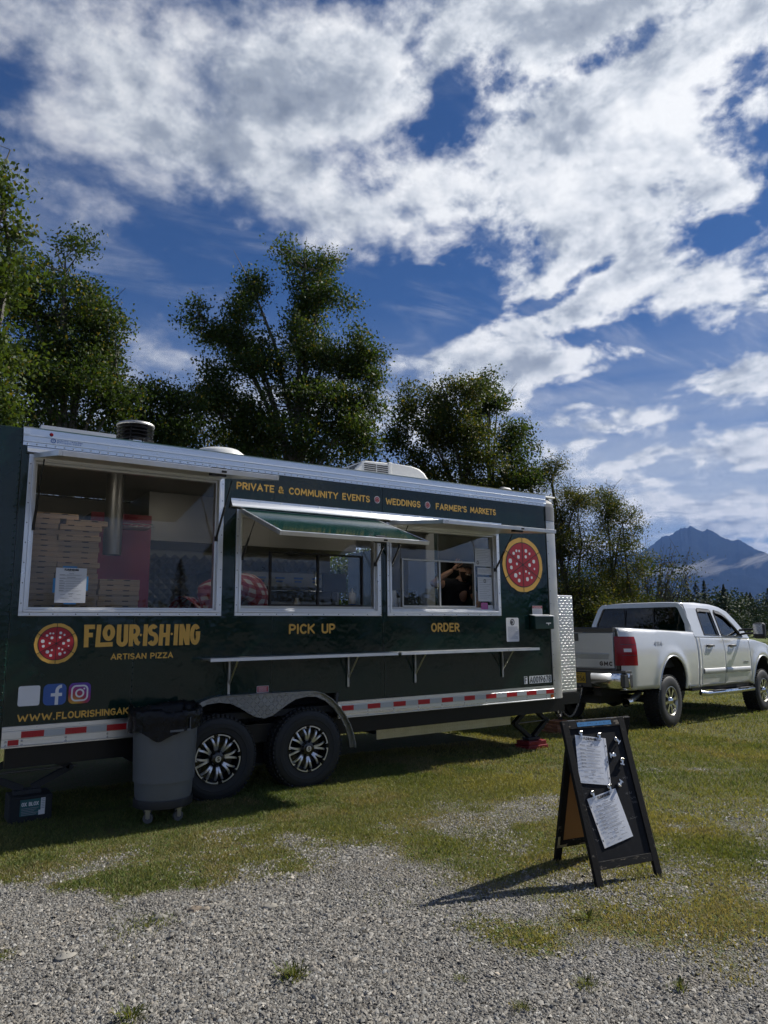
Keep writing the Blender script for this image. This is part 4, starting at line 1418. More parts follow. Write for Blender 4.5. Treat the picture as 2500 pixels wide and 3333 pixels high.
HATCH = [(-1.27, 2.640, 2.880), (-0.905, 2.262, 2.578), (-0.955, 2.476, 2.580)]
for k, (x0, x1, z0, z1) in enumerate(WIN):
    mb = MB()
    ring(mb, x0, x1, z0, z1, 0.030, -0.020, -0.0045)          # outer flange
    ring(mb, x0 + 0.0305, x1 - 0.0305, z0 + 0.0305, z1 - 0.0305, 0.022, -0.030, 0.075)     # deep jamb
    ring(mb, x0 + 0.053, x1 - 0.053, z0 + 0.053, z1 - 0.053, 0.018, 0.012, 0.070)          # sash
    fr = mb.build('serving_window', 'aluminium_frame', TR, bevel=0.0025)
    tag(fr, label=['wide silver window frame over the pizza boxes', 'silver window frame above the words pick up', 'silver window frame above the word order'][k])
    mb = MB()
    rivets(mb, [(x, -0.020, z0 + 0.015) for x in np.arange(x0 + 0.08, x1, 0.17)] + [(x, -0.020, z1 - 0.015) for x in np.arange(x0 + 0.08, x1, 0.17)], 0.005, 0.003)
    rivets(mb, [(x0 + 0.015, -0.020, z) for z in np.arange(z0 + 0.1, z1, 0.16)] + [(x1 - 0.015, -0.020, z) for z in np.arange(z0 + 0.1, z1, 0.16)], 0.005, 0.003)
    tag(mb.build('frame_screws', 'black_plastic', fr, smooth=60), kind='stuff')
    gi0, gi1, gj0, gj1 = x0 + 0.071, x1 - 0.071, z0 + 0.071, z1 - 0.071
    if k == 0:
        MB().box(gi0 - 0.004, gi1 + 0.004, 0.038, 0.043, gj0 - 0.004, gj1 + 0.004).build('pane', 'window_glass', fr)
    else:
        s0, s1, r0, r1 = ((2.856, 3.909, 1.690, 2.214), (4.403, 5.438, 1.690, 2.212))[k - 1]
        # fixed glass round the sliding window
        if s1 < gi1:
            MB().box(s1 + 0.002, gi1 + 0.004, 0.038, 0.043, gj0 - 0.004, gj1 + 0.004).build('pane', 'window_glass', fr)
        MB().box(gi0 - 0.004, s0 - 0.002, 0.038, 0.043, gj0 - 0.004, gj1 + 0.004).build('pane', 'window_glass', fr)
        MB().box(s0 - 0.001, s1 + 0.001, 0.038, 0.043, r1 + 0.002, gj1 + 0.004).build('pane', 'window_glass', fr)
        mb = MB()
        ring(mb, s0, s1, r0, r1, 0.016, 0.022, 0.060)
        mid = (s0 + s1) / 2
        mb.box(mid - 0.010, mid + 0.010, 0.024, 0.058, r0 + 0.016, r1 - 0.016)
        mb.build('slider_frame', 'black_frame' if k == 1 else 'aluminium_dull', fr)
        MB().box(s0 + 0.016, mid - 0.010, 0.036, 0.040, r0 + 0.016, r1 - 0.016).build('slider_pane', 'slider_glass', fr)
        if k == 1:
            MB().box(mid + 0.010, s1 - 0.016, 0.048, 0.052, r0 + 0.016, r1 - 0.016).build('slider_pane', 'slider_glass', fr)
        else:
            MB().box(s0 + 0.10, mid + 0.03, 0.048, 0.052, r0 + 0.016, r1 - 0.016).build('slider_pane', 'slider_glass', fr)
        mb = MB()
        hx = mid - 0.035
        mb.tube([(hx, 0.034, r0 + 0.20), (hx, 0.018, r0 + 0.21), (hx, 0.018, r0 + 0.33), (hx, 0.034, r0 + 0.34)], 0.006, 6)
        mb.build('slider_handle', 'chrome', fr, smooth=60)
        MB().box(gi0, gi1, 0.036, 0.060, r0 - 0.028, r0 - 0.001).build('slider_rail', 'aluminium_dull', fr)
    # hatch
    yo, zo, zh = HATCH[k]
    a = np.array([0, -0.026, zh])
    o_ = np.array([0, yo, zo])
    d = (o_ - a) / np.linalg.norm(o_ - a)
    L = np.linalg.norm(o_ - a)
    nrm = np.array([0, d[2], -d[1]])
    nrm = nrm if nrm[2] > 0 else -nrm
    hx0, hx1 = x0 + 0.03, x1 - 0.03
    cx_ = np.array([(hx0 + hx1) / 2, 0, 0])
    X_ = np.array([1.0, 0, 0])
    c0 = cx_ + a + d * L / 2
    h = MB().obox(c0 + nrm * 0.0155, X_ * ((hx1 - hx0) / 2 - 0.012), d * (L / 2 - 0.012), nrm * 0.002).build('hatch', 'green_hatch', TR)
    MB().obox(c0 - nrm * 0.0125, X_ * ((hx1 - hx0) / 2 - 0.02), d * (L / 2 - 0.02), nrm * 0.002).build('hatch_lining', 'hatch_liner', h)
    MB().obox(c0 + nrm * 0.001, X_ * ((hx1 - hx0) / 2 - 0.025), d * (L / 2 - 0.025), nrm * 0.010).build('hatch_core', 'dark_inside', h)
    mb = MB()
    hw = (hx1 - hx0) / 2
    for s_ in (-1, 1):
        mb.obox(c0 + X_ * s_ * (hw - 0.012), X_ * 0.012, d * (L / 2), nrm * 0.019)
        mb.obox(c0 + d * s_ * (L / 2 - 0.012), X_ * (hw - 0.0245), d * 0.012, nrm * 0.0187)
    mb.build('hatch_edge', 'aluminium_frame', h, bevel=0.002)
    mb = MB()
    lx = hx0 + (hx1 - hx0) * (0.66 if k else 0.70)
    mb.obox(np.array([lx, 0, 0]) + o_ - d * 0.045 + nrm * 0.022, X_ * 0.055, d * 0.022, nrm * 0.006)
    mb.obox(np.array([lx, 0, 0]) + o_ - d * 0.05 - nrm * 0.026, X_ * 0.06, d * 0.028, nrm * 0.012)
    mb.obox(np.array([lx + 0.03, 0, 0]) + o_ + d * 0.002, X_ * 0.02, d * 0.003, nrm * 0.009)
    mb.build('latch', 'black_plastic', h, bevel=0.003)
    for s_ in (-1, 1):
        xs_ = (hx0 + 0.035) if s_ < 0 else (hx1 - 0.035)
        up_ = np.array([xs_, 0, 0]) + a + d * (0.36 if k == 0 else 0.30) - nrm * 0.03
        lo_ = np.array([xs_, -0.012, z1 - (0.60 if k == 0 else 0.46)])
        mid_ = up_ + (lo_ - up_) * 0.45
        mb = MB().tube([up_, mid_], 0.0055, 8).tube([mid_, lo_], 0.011, 8)
        mb.box(xs_ - 0.012, xs_ + 0.012, -0.02, 0.0, lo_[2] - 0.02, lo_[2] + 0.02)
        mb.build('gas_strut', 'black_plastic', h, smooth=50)
# rain gutters over the hatches
gp = [(-0.005, 2.690), (-0.018, 2.690), (-0.018, 2.668), (-0.055, 2.612), (-0.062, 2.606), (-0.058, 2.600), (-0.010, 2.600), (-0.005, 2.606)]
MB().prism(gp, lambda u, v, d: (d, u, v), 2.432, 5.837).build('rain_gutter', 'aluminium', TR)
gp1 = [(-0.005, 2.958), (-0.016, 2.958), (-0.018, 2.940), (-0.048, 2.912), (-0.050, 2.904), (-0.010, 2.900), (-0.005, 2.904)]
MB().prism(gp1, lambda u, v, d: (d, u, v), 0.690, 2.385).build('rain_gutter', 'aluminium', TR)
mb = MB()
rivets(mb, [(x, -0.018, 2.679) for x in np.arange(2.52, 5.8, 0.21)], 0.006, 0.004)
tag(mb.build('gutter_rivets', 'steel_bolt', TR, smooth=60), kind='stuff')

# fold-down shelves on brackets
for (x0, x1) in ((2.195, 4.160), (4.200, 6.165)):
    sh = MB().box(x0, x1, -0.235, -0.008, 1.204, 1.222).build('shelf', 'aluminium_frame', TR, bevel=0.003)
    MB().box(x0, x1, -0.2385, -0.2355, 1.196, 1.224).build('shelf_lip', 'aluminium_frame', sh)
for x in (2.45, 3.70, 4.527, 5.776):
    mb = MB().bar((x, -0.016, 0.895), (x, -0.016, 1.202), 0.022, 0.014, up=(0, 1, 0))
    mb.bar((x + 0.004, -0.018, 0.98), (x + 0.012, -0.19, 1.196), 0.014, 0.008)
    mb.bar((x - 0.006, -0.030, 1.02), (x - 0.004, -0.030, 1.18), 0.010, 0.008, up=(0, 1, 0))
    mb.bar((x, -0.02, 1.197), (x + 0.01, -0.21, 1.197), 0.018, 0.010)
    mb.build('shelf_bracket', 'aluminium_dull', TR)

# ------------------------------------------------------------------ lettering and stickers on the side
for (txt, x, z, h, wd) in (('PRIVATE', 2.484, 2.782, 0.072, 0.392), ('&', 2.915, 2.782, 0.072, 0.062), ('COMMUNITY', 3.030, 2.782, 0.072, 0.562), ('EVENTS', 3.640, 2.783, 0.072, 0.340),
                           ('WEDDINGS', 4.180, 2.782, 0.073, 0.468), ("FARMER'S", 4.858, 2.782, 0.074, 0.458), ('MARKETS', 5.366, 2.784, 0.074, 0.402),
                           ('PICK', 3.046, 1.420, 0.098, 0.285), ('UP', 3.403, 1.420, 0.098, 0.156), ('ORDER', 4.758, 1.420, 0.098, 0.402),
                           ('ARTISAN', 1.420, 1.232, 0.050, 0.294), ('PIZZA', 1.744, 1.232, 0.050, 0.198), ('WWW.', 0.752, 0.785, 0.056, 0.272), ('FLOURISHINGAK', 1.030, 0.785, 0.056, 0.556), ('.COM', 1.592, 0.785, 0.056, 0.150)):
    write(MB(), txt, x, z, h, side, width=wd, stroke=0.20, gap=0.25, jitter=0.015).build('lettering', 'gold_vinyl', TR)
# the hand-drawn name: tall letters, the O riding over the foot of the L
mb = MB()
S = 0.036
H = 0.182
z0 = 1.340


def big(strokes, k0=0):
    for i, st in enumerate(strokes):
        _ribbon(mb, [(u, v) for u, v in st], S / 2, side, -0.00012 * ((i + k0) % 6), cap=False)


b0, t0 = z0, z0 + H
big([[(1.2245, b0), (1.2195, t0)], [(1.214, t0 - 0.018), (1.285, t0 - 0.018)], [(1.22, z0 + 0.098), (1.272, z0 + 0.098)]])                       # F
big([[(1.312, b0), (1.318, t0)], [(1.300, z0 + 0.017), (1.432, z0 + 0.020)]], 1)                                                               # L
big([_arc(1.397, z0 + 0.115, 0.0315, 0.049, 90, 450, 22)], 2)                                                                                 # O
big([[(1.478, t0)] + _arc(1.507, z0 + 0.05, 0.029, 0.034, 180, 360, 12) + [(1.534, t0)]], 3)                                                  # U
big([[(1.578, b0), (1.578, t0)], [(1.572, t0 - 0.018), (1.60, t0 - 0.018)] + _arc(1.606, z0 + 0.125, 0.027, 0.039, 85, -80, 10) + [(1.582, z0 + 0.082)], [(1.606, z0 + 0.084), (1.628, z0 + 0.03), (1.650, z0 + 0.018)]], 4)   # R
mb.lathe([(0.0, 0.0072), (0.0105, 0.0072)], (1.658, 0.0, z0 + 0.093), 14, 'y')
big([[(1.695, b0), (1.699, t0)]], 5)
big([_arc(1.760, z0 + 0.132, 0.026, 0.032, 30, 270, 12) + _arc(1.760, z0 + 0.058, 0.030, 0.041, 88, -150, 12)[0:]], 1)                         # S
big([[(1.828, b0), (1.834, t0)], [(1.886, b0), (1.890, t0)], [(1.832, z0 + 0.090), (1.888, z0 + 0.090)]], 2)                                    # H
mb.lathe([(0.0, 0.0072), (0.0105, 0.0072)], (1.922, 0.0, z0 + 0.098), 14, 'y')
big([[(1.957, b0), (1.962, t0)]], 3)
big([[(2.006, b0), (2.006, t0)], [(2.008, t0 - 0.005), (2.062, b0 + 0.005)], [(2.064, b0), (2.066, t0)]], 4)                                   # N
big([_arc(2.131, z0 + 0.091, 0.029, 0.073, 40, 330, 18) + [(2.158, z0 + 0.10), (2.136, z0 + 0.10)]], 5)                                       # G
mb.build('name_lettering', 'gold_vinyl', TR)


def pizza(cx, cz, r, rz, parent=TR):
    """round pizza drawing: crust, sauce, cheese spots and cuts"""
    rr = random.Random(3)
    crust = [(cx + r * (1 + rr.uniform(-0.012, 0.012)) * math.cos(a), cz + rz * (1 + rr.uniform(-0.012, 0.012)) * math.sin(a)) for a in np.linspace(0, 2 * math.pi, 41)[:-1]]
    p = MB().sheet([crust], lambda u, v: side(u, v, -0.0002)).build('pizza_emblem', 'gold_vinyl', parent)
    mb = MB().sheet([[(cx + 0.85 * r * math.cos(a), cz + 0.83 * rz * math.sin(a)) for a in np.linspace(0, 2 * math.pi, 37)[:-1]]], lambda u, v: side(u, v, -0.0006))
    mb.build('sauce_outline', 'black_vinyl', p)
    mb = MB().sheet([[(cx + 0.81 * r * math.cos(a), cz + 0.80 * rz * math.sin(a)) for a in np.linspace(0, 2 * math.pi, 37)[:-1]]], lambda u, v: side(u, v, -0.0010))
    mb.build('sauce', 'red_vinyl', p)
    mb = MB()
    for (sx, sy, sr) in ((-0.30, 0.50, 0.055), (-0.16, 0.50, 0.050), (-0.44, 0.40, 0.065), (-0.21, 0.28, 0.075), (0.18, 0.52, 0.075), (0.36, 0.42, 0.055), (0.16, 0.30, 0.065), (0.56, 0.14, 0.080), (0.34, 0.00, 0.075), (0.58, -0.13, 0.045),
                        (0.14, -0.24, 0.050), (0.30, -0.30, 0.050), (0.20, -0.52, 0.085), (0.42, -0.46, 0.055), (-0.18, -0.32, 0.055), (-0.38, -0.40, 0.090), (-0.22, -0.58, 0.075), (-0.62, 0.12, 0.095), (-0.30, 0.02, 0.055), (-0.58, -0.12, 0.075)):
        mb.sheet([[(cx + r * (sx + sr * 0.9 * math.cos(a)), cz + rz * (sy + sr * 1.05 * math.sin(a) * (1 + 0.15 * math.cos(2 * a)))) for a in np.linspace(0, 2 * math.pi, 11)[:-1]]], lambda u, v: side(u, v, -0.0014))
    mb.build('cheese_spots', 'white_vinyl', p)
    mb = MB()
    for i, a in enumerate((90, 30, 150)):
        c_, s_ = math.cos(R(a)), math.sin(R(a))
        _ribbon(mb, [(cx - r * c_ * 1.01, cz - rz * s_ * 1.01), (cx + r * c_ * 1.01, cz + rz * s_ * 1.01)], r * 0.014, side, -0.0018 - 0.0002 * i, cap=False)
    mb.build('cuts', 'black_vinyl', p)
    return p


pizza(0.998, 1.375, 0.160, 0.160)
pizza(6.178, 2.209, 0.332, 0.332)
for px in (4.070, 4.745):
    p = pizza(px, 2.822, 0.037, 0.039)
    p.data.materials[0] = MT['white_vinyl']


def rrect(x0, x1, z0, z1, r, n=5):
    P = []
    for (cx, cz, a0) in ((x1 - r, z1 - r, 0), (x0 + r, z1 - r, 90), (x0 + r, z0 + r, 180), (x1 - r, z0 + r, 270)):
        P += [(cx + r * math.cos(R(a0 + 90 * i / n)), cz + r * math.sin(R(a0 + 90 * i / n))) for i in range(n + 1)]
    return P


MB().sheet([rrect(0.750, 0.904, 0.902, 1.054, 0.016)], lambda u, v: side(u, v)).build('white_sticker', 'white_vinyl', TR)
fb = MB().sheet([rrect(0.927, 1.095, 0.896, 1.060, 0.038)], lambda u, v: side(u, v)).build('social_sticker', 'blue_vinyl', TR)
mb = MB()
_ribbon(mb, _arc(1.058, 1.005, 0.032, 0.034, 85, 180, 8) + [(1.026, 0.898)], 0.0125, side, -0.0006, cap=False)
_ribbon(mb, [(0.982, 0.976), (1.064, 0.976)], 0.0125, side, -0.0008, cap=False)
mb.build('letter_mark', 'white_vinyl', fb)
# camera-like emblem with its own printed colour wash (yellow corner through red to violet)
m = bpy.data.materials.new('wash_vinyl')
m.use_nodes = True
t = NT(m.node_tree)
x_, y_, z_ = t.sep(t.new('ShaderNodeTexCoord').outputs['Generated'])
dd = t.math('SQRT', t.math('ADD', t.math('POWER', t.math('SUBTRACT', x_, 0.25), 2.0), t.math('POWER', t.math('ADD', z_, 0.05), 2.0)))
cw = t.ramp(dd, [(0.0, (0.62, 0.40, 0.04)), (0.28, (0.58, 0.22, 0.03)), (0.55, (0.45, 0.03, 0.06)), (0.80, (0.33, 0.03, 0.22)), (1.05, (0.12, 0.05, 0.36))])
t.link(cw, m.node_tree.nodes['Principled BSDF'].inputs['Base Color'])
m.node_tree.nodes['Principled BSDF'].inputs['Roughness'].default_value = 0.45
MT['wash_vinyl'] = m
ig = MB().sheet([rrect(1.112, 1.279, 0.897, 1.060, 0.038)], lambda u, v: side(u, v)).build('social_sticker', 'wash_vinyl', TR)
mb = MB()
rr_ = rrect(1.137, 1.254, 0.921, 1.036, 0.032)
_ribbon(mb, rr_ + [rr_[0]], 0.0065, side, -0.0006)
_ribbon(mb, _arc(1.196, 0.978, 0.028, 0.028, 0, 360, 22), 0.0065, side, -0.0006)
mb.sheet([_arc(1.229, 1.012, 0.0075, 0.0075, 0, 330, 11)], lambda u, v: side(u, v, -0.0006))
mb.build('camera_mark', 'white_vinyl', ig)
# number strips
for (x0, x1, txt, wd) in ((6.120, 6.174, 'F', 0.034), (6.205, 6.578, 'A0019678', 0.350)):
    st = MB().box(x0, x1, -0.0080, -0.0062, 0.797, 0.884).build('number_strip', 'white_vinyl', TR)
    write(MB(), txt, x0 + 0.010, 0.803, 0.076, lambda u, v, d: (u, -0.0086 + d, v), width=wd, stroke=0.15, gap=0.30).build('number', 'black_vinyl', st)
# notices stuck on the wall
n1_ = MB().sheet([rrect(5.867, 6.069, 1.293, 1.572, 0.016)], lambda u, v: side(u, v, -0.001)).build('wall_notice', 'white_vinyl', TR)
mb = MB()
_ribbon(mb, _arc(5.966, 1.520, 0.030, 0.032, 0, 360, 18), 0.006, side, -0.0018)
mb.sheet([_arc(5.960, 1.518, 0.016, 0.020, 0, 330, 8)], lambda u, v: side(u, v, -0.0016))
mb.build('seal_mark', 'print_ink', n1_)
mb = MB()
for i in range(11):
    z = 1.462 - 0.0138 * i
    mb.box(5.892, 6.046 - (0.03 if i % 4 == 3 else 0), -0.0082, -0.0078, z, z + 0.0045)
mb.build('print_lines', 'print_grey', n1_)
n2_ = MB().box(6.305, 6.473, -0.0085, -0.0062, 1.609, 1.715).build('warning_label', 'white_vinyl', TR)
MB().box(6.308, 6.470, -0.0092, -0.0086, 1.684, 1.712).build('red_band', 'red_vinyl', n2_)
write(MB(), 'WARNING', 6.322, 1.689, 0.018, lambda u, v, d: (u, -0.0096 + d, v), width=0.13).build('print', 'white_vinyl', n2_)
mb = MB()
for i in range(5):
    mb.box(6.315, 6.462, -0.0091, -0.0087, 1.668 - 0.011 * i, 1.6715 - 0.011 * i)
mb.build('print_lines', 'print_grey', n2_)
n3_ = MB().box(2.728, 2.846, -0.0085, -0.0062, 0.891, 0.951).build('red_label', 'white_vinyl', TR)
MB().box(2.732, 2.842, -0.0092, -0.0086, 0.895, 0.947).build('red_field', 'red_vinyl', n3_)
mb = MB()
for i in range(5):
    mb.box(2.742, 2.832 - 0.01 * (i % 2), -0.0098, -0.0093, 0.936 - 0.0088 * i, 0.939 - 0.0088 * i)
mb.build('print_lines', 'white_vinyl', n3_)
# green socket box beside the corner
sb = MB().box(6.262, 6.575, -0.095, -0.006, 1.435, 1.590).build('socket_box', 'green_mail', TR, bevel=0.006)
MB().add([(6.255, -0.105, 1.592), (6.582, -0.105, 1.592), (6.582, -0.004, 1.612), (6.255, -0.004, 1.612), (6.255, -0.105, 1.586), (6.582, -0.105, 1.586), (6.582, -0.004, 1.604), (6.255, -0.004, 1.604)],
         [(0, 1, 2, 3), (4, 7, 6, 5), (0, 4, 5, 1), (1, 5, 6, 2), (2, 6, 7, 3), (3, 7, 4, 0)]).build('box_lid', 'aluminium', sb)
mb = MB().box(6.44, 6.52, -0.0975, -0.0955, 1.500, 1.510)
mb.box(6.475, 6.485, -0.0980, -0.0952, 1.480, 1.499)
mb.build('box_label', 'white_vinyl', sb)

# ------------------------------------------------------------------ on the roof
ve = MB()
vc = (1.72, 0.75)
ve.lathe([(0.0, 0.36), (0.150, 0.355), (0.176, 0.345), (0.182, 0.330), (0.176, 0.320), (0.02, 0.318)], (vc[0], vc[1], 3.13), 36)
vent = ve.build('roof_vent', 'aluminium_dull', TR, smooth=35)
mb = MB()
for z, r0 in ((0.300, 0.178), (0.265, 0.176), (0.230, 0.170), (0.192, 0.178)):
    mb.lathe([(0.10, z + 0.012), (r0, z - 0.004), (r0 - 0.006, z - 0.012), (0.10, z + 0.004)], (vc[0], vc[1], 3.13), 36)
mb.lathe([(0.11, 0.16), (0.11, 0.32)], (vc[0], vc[1], 3.13), 24)
for k in range(6):
    a = k * math.pi / 3
    mb.bar((vc[0] + 0.15 * math.cos(a), vc[1] + 0.15 * math.sin(a), 3.29), (vc[0] + 0.15 * math.cos(a), vc[1] + 0.15 * math.sin(a), 3.46), 0.016, 0.006)
mb.build('vent_louvres', 'black_metal', vent, smooth=35)
MB().lathe([(0.118, 0.0), (0.118, 0.19), (0.10, 0.19)], (vc[0], vc[1], 3.13), 28).build('vent_pipe', 'chrome', vent, smooth=35)
MB().lathe([(0.0, 0.16), (0.12, 0.155), (0.22, 0.13), (0.27, 0.09), (0.285, 0.03), (0.285, -0.02)], (2.60, 0.80, 3.20), 32).build('roof_dome', 'white_plastic', TR, smooth=40)
# air conditioner: sloped shroud with louvred nose
AC = MB()
y0, y1 = 0.55, 1.25
nose = [(4.02, 3.15), (4.24, 3.375), (4.27, 3.395), (4.62, 3.405), (4.62, 3.15)]
AC.prism(nose, lambda u, v, d: (u, d, v), y0 + 0.012, y1)
ac = AC.build('air_conditioner', 'white_plastic', TR, bevel=0.018)
mb = MB()
hood = [(4.64, 3.15), (4.64, 3.412), (4.95, 3.405), (5.06, 3.385), (5.14, 3.34), (5.20, 3.27), (5.235, 3.15)]
mb.prism(hood, lambda u, v, d: (u, d, v), y0 + 0.01, y1)
mb.build('shroud', 'white_plastic', ac, bevel=0.022, smooth=40)
MB().box(4.605, 4.655, y0 + 0.004, y1, 3.15, 3.414).build('shroud_band', 'white_plastic', ac, bevel=0.008)
for i in range(8):
    z = 3.185 + 0.0235 * i
    xl = 4.265 if z < 3.36 else 4.285
    MB().box(xl, 4.43, y0 + 0.0085, y0 + 0.014, z, z + 0.0125).build('grille_slot', 'dark_inside', ac)
    MB().box(4.445, 4.595, y0 + 0.0085, y0 + 0.014, z, z + 0.0125).build('grille_slot', 'dark_inside', ac)
mb = MB()
sl = np.array([0.22, 0, 0.225]) / np.linalg.norm([0.22, 0, 0.225])
nr = np.array([-sl[2], 0, sl[0]])
for i in range(7):
    c0 = np.array([4.02, 0, 3.15]) + sl * (0.05 + 0.037 * i) + nr * 0.002
    for (ya, yb) in ((0.60, 0.80), (0.84, 1.18)):
        mb.obox(c0 + np.array([0, (ya + yb) / 2, 0]), sl * 0.009, np.array([0, (yb - ya) / 2, 0]), nr * 0.002)
mb.build('nose_slots', 'dark_inside', ac)
MB().tube([(6.18, 0.35, 3.12), (6.18, 0.35, 3.17), (6.20, 0.35, 3.20), (6.25, 0.35, 3.21), (6.33, 0.35, 3.205), (6.36, 0.35, 3.18), (6.36, 0.35, 3.14)], 0.034, 12).build('drain_vent', 'grey_cap', TR, smooth=50)
MB().box(0.83, 1.46, 0.385, 0.41, 3.13, 3.255).build('roof_panel_edge', 'white_roof', TR)
MB().box(0.83, 1.46, 0.41, 1.6, 3.235, 3.255).build('roof_panel', 'white_roof', TR)

# ------------------------------------------------------------------ fixed fittings inside
MB().box(0.80, 6.5, 0.075, 0.62, 1.560, 1.595).build('counter', 'stainless', TR)
MB().box(0.80, 6.5, 0.58, 0.60, 0.75, 1.558).build('counter_front', 'stainless', TR)
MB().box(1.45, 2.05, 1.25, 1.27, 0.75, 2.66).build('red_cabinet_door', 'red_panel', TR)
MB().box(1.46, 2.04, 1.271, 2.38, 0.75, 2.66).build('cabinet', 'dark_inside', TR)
mb = MB().box(2.30, 4.70, 2.412, 2.42, 1.2, 2.42)
hq = 0.062
for i in range(int(2.4 / hq) - 1):                    # pressed squares standing on their corner
    for j in range(int(1.2 / hq) - 1):
        if (i + j) % 2 == 0:
            x, z = 2.30 + hq * (i + 1), 1.22 + hq * (j + 1)
            mb.add([(x - hq, 2.410, z), (x, 2.410, z - hq), (x + hq, 2.410, z), (x, 2.410, z + hq), (x, 2.384, z)], [(0, 1, 4), (1, 2, 4), (2, 3, 4), (3, 0, 4)])
tag(mb.build('quilted_panel', 'quilted_steel', TR, fix=False), kind='stuff')
MB().box(2.10, 4.75, 1.55, 2.40, 2.44, 2.98).build('hood', 'stainless', TR)
ov = MB().box(2.95, 4.60, 1.72, 2.38, 0.75, 2.16).build('oven', 'stainless', TR, bevel=0.01)
mb = MB()
for i, x in enumerate((3.0, 3.20, 3.45, 3.70, 3.95, 4.20, 4.42)):
    mb.box(x, x + 0.12, 1.708, 1.719, 2.075, 2.098)
    mb.box(x + 0.01, x + 0.10, 1.708, 1.719, 2.035, 2.055)
mb.build('oven_controls', 'blue_vinyl', ov)
MB().box(2.98, 4.56, 1.705, 1.719, 1.80, 1.98).build('oven_mouth', 'dark_inside', ov)
MB().tube([(2.98, 1.69, 1.93), (4.56, 1.69, 1.93)], 0.012, 8).build('oven_handle', 'chrome', ov, smooth=60)
MB().lathe([(0.085, 2.2), (0.085, 3.0)], (1.60, 0.95, 0), 24).build('flue', 'stainless', TR, smooth=60)
mb = MB()
for y in (1.0, 1.08, 1.16, 1.24):
    mb.tube([(1.05, y, 2.50), (2.0, y, 2.50)], 0.004, 5)
for x in np.arange(1.05, 2.01, 0.06):
    mb.tube([(x, 1.0, 2.505), (x, 1.24, 2.505)], 0.003, 5)
mb.tube([(1.05, 1.0, 2.53), (2.0, 1.0, 2.53)], 0.004, 5)
for x in np.arange(1.05, 1.99, 0.06):
    mb.tube([(x, 1.0, 2.50), (x + 0.03, 1.0, 2.53), (x + 0.06, 1.0, 2.50)], 0.0025, 4)
mb.build('wire_shelf', 'chrome', TR)
for x in (1.25, 2.55, 3.9, 5.3):
    lf = MB().box(x - 0.20, x + 0.20, 0.12, 0.26, 2.965, 2.999).build('ceiling_lamp', 'white_plastic', TR, bevel=0.006)
    MB().box(x - 0.185, x + 0.185, 0.132, 0.248, 2.960, 2.964).build('lamp_tube', 'lamp_glow', lf)
mon = MB().box(4.08, 4.40, 1.20, 1.24, 1.90, 2.12).build('order_screen', 'black_plastic', TR, bevel=0.006)
MB().box(4.22, 4.26, 1.22, 1.25, 1.60, 1.90).build('screen_stand', 'black_plastic', mon)


# ================================================================== pickup truck (own coordinates: x forward, y left, z up)
PK = thing('pickup_truck', 'white crew cab pickup truck hitched to the front of the food trailer', 'truck', (9.842, 1.746, -0.098), world=False)
PK.rotation_euler = (0, math.atan(0.0228), R(9.53))
WZ = np.array([(0.45, 0.945), (0.56, 0.968), (0.75, 0.992), (0.95, 1.003), (1.15, 1.000), (1.30, 0.985), (1.40, 0.968), (1.50, 0.945)])


def arch_r(x, z, c):
    return math.hypot(x - c[0], z - c[1])


RA, FA = (0.11, 0.63, 0.455), (3.90, 0.58, 0.470)


def surf(x, z):
    """half width of the body side at (x, z)"""
    w_ = np.interp(z, WZ[:, 0], WZ[:, 1])
    if x < -1.0:
        w_ -= 0.105 * ((-1.0 - x) / 0.30) ** 2
    if x > 4.1:
        w_ -= 0.16 * ((x - 4.1) / 0.75) ** 2
    for c_ in (RA, FA):
        q = (arch_r(x, max(z, c_[1]), c_) - c_[2] - 0.05) / 0.085
        w_ += 0.026 * math.exp(-q * q) * (1 if z > 0.5 else 0)
    return w_


def side_skin(name, x0, x1, bot, top, sgn, mat='truck_white', rows=14, slant=0.0, cols=None):
    xs = np.linspace(x0, x1, cols or max(3, int((x1 - x0) / 0.03)))
    for c_ in (RA, FA):
        for e_ in (-1, 1):
            xe = c_[0] + e_ * c_[2]
            if x0 < xe < x1:
                xs = np.concatenate([xs, [xe - 0.0015 * e_, xe + 0.0015 * e_]])
    xs = np.sort(xs)
    mb = MB()
    for x in xs:
        b_, t_ = bot(x), top(x)
        for r_ in range(rows + 1):
            z = b_ + (t_ - b_) * r_ / rows
            xx = x + slant * (z - 0.55)
            mb.v.append((xx, sgn * surf(x, z), z))
    n_ = rows + 1
    for i in range(len(xs) - 1):
        for r_ in range(rows):
            mb.f.append([i * n_ + r_, (i + 1) * n_ + r_, (i + 1) * n_ + r_ + 1, i * n_ + r_ + 1])
            mb.m.append(0)
    o = mb.build(name, mat, PK, smooth=50, fix=False)
    md = o.modifiers.new('solidify', 'SOLIDIFY')
    md.thickness = 0.02
    md.offset = -1 if sgn < 0 else 1
    return o


def arch_bottom(c_, base):
    def f(x):
        d = c_[2] ** 2 - (x - c_[0]) ** 2
        return max(base, c_[1] + math.sqrt(d)) if d > 0 else base
    return f


def bed_bot(x):
    base = 0.60 if x < RA[0] else 0.555
    return arch_bottom(RA, base)(x)


def fen_bot(x):
    return arch_bottom(FA, 0.54 if x < FA[0] else 0.60)(x)


def hood_z(x):
    return float(np.interp(x, [3.3, 3.6, 4.2, 4.6, 4.85], [1.365, 1.345, 1.27, 1.17, 1.02]))


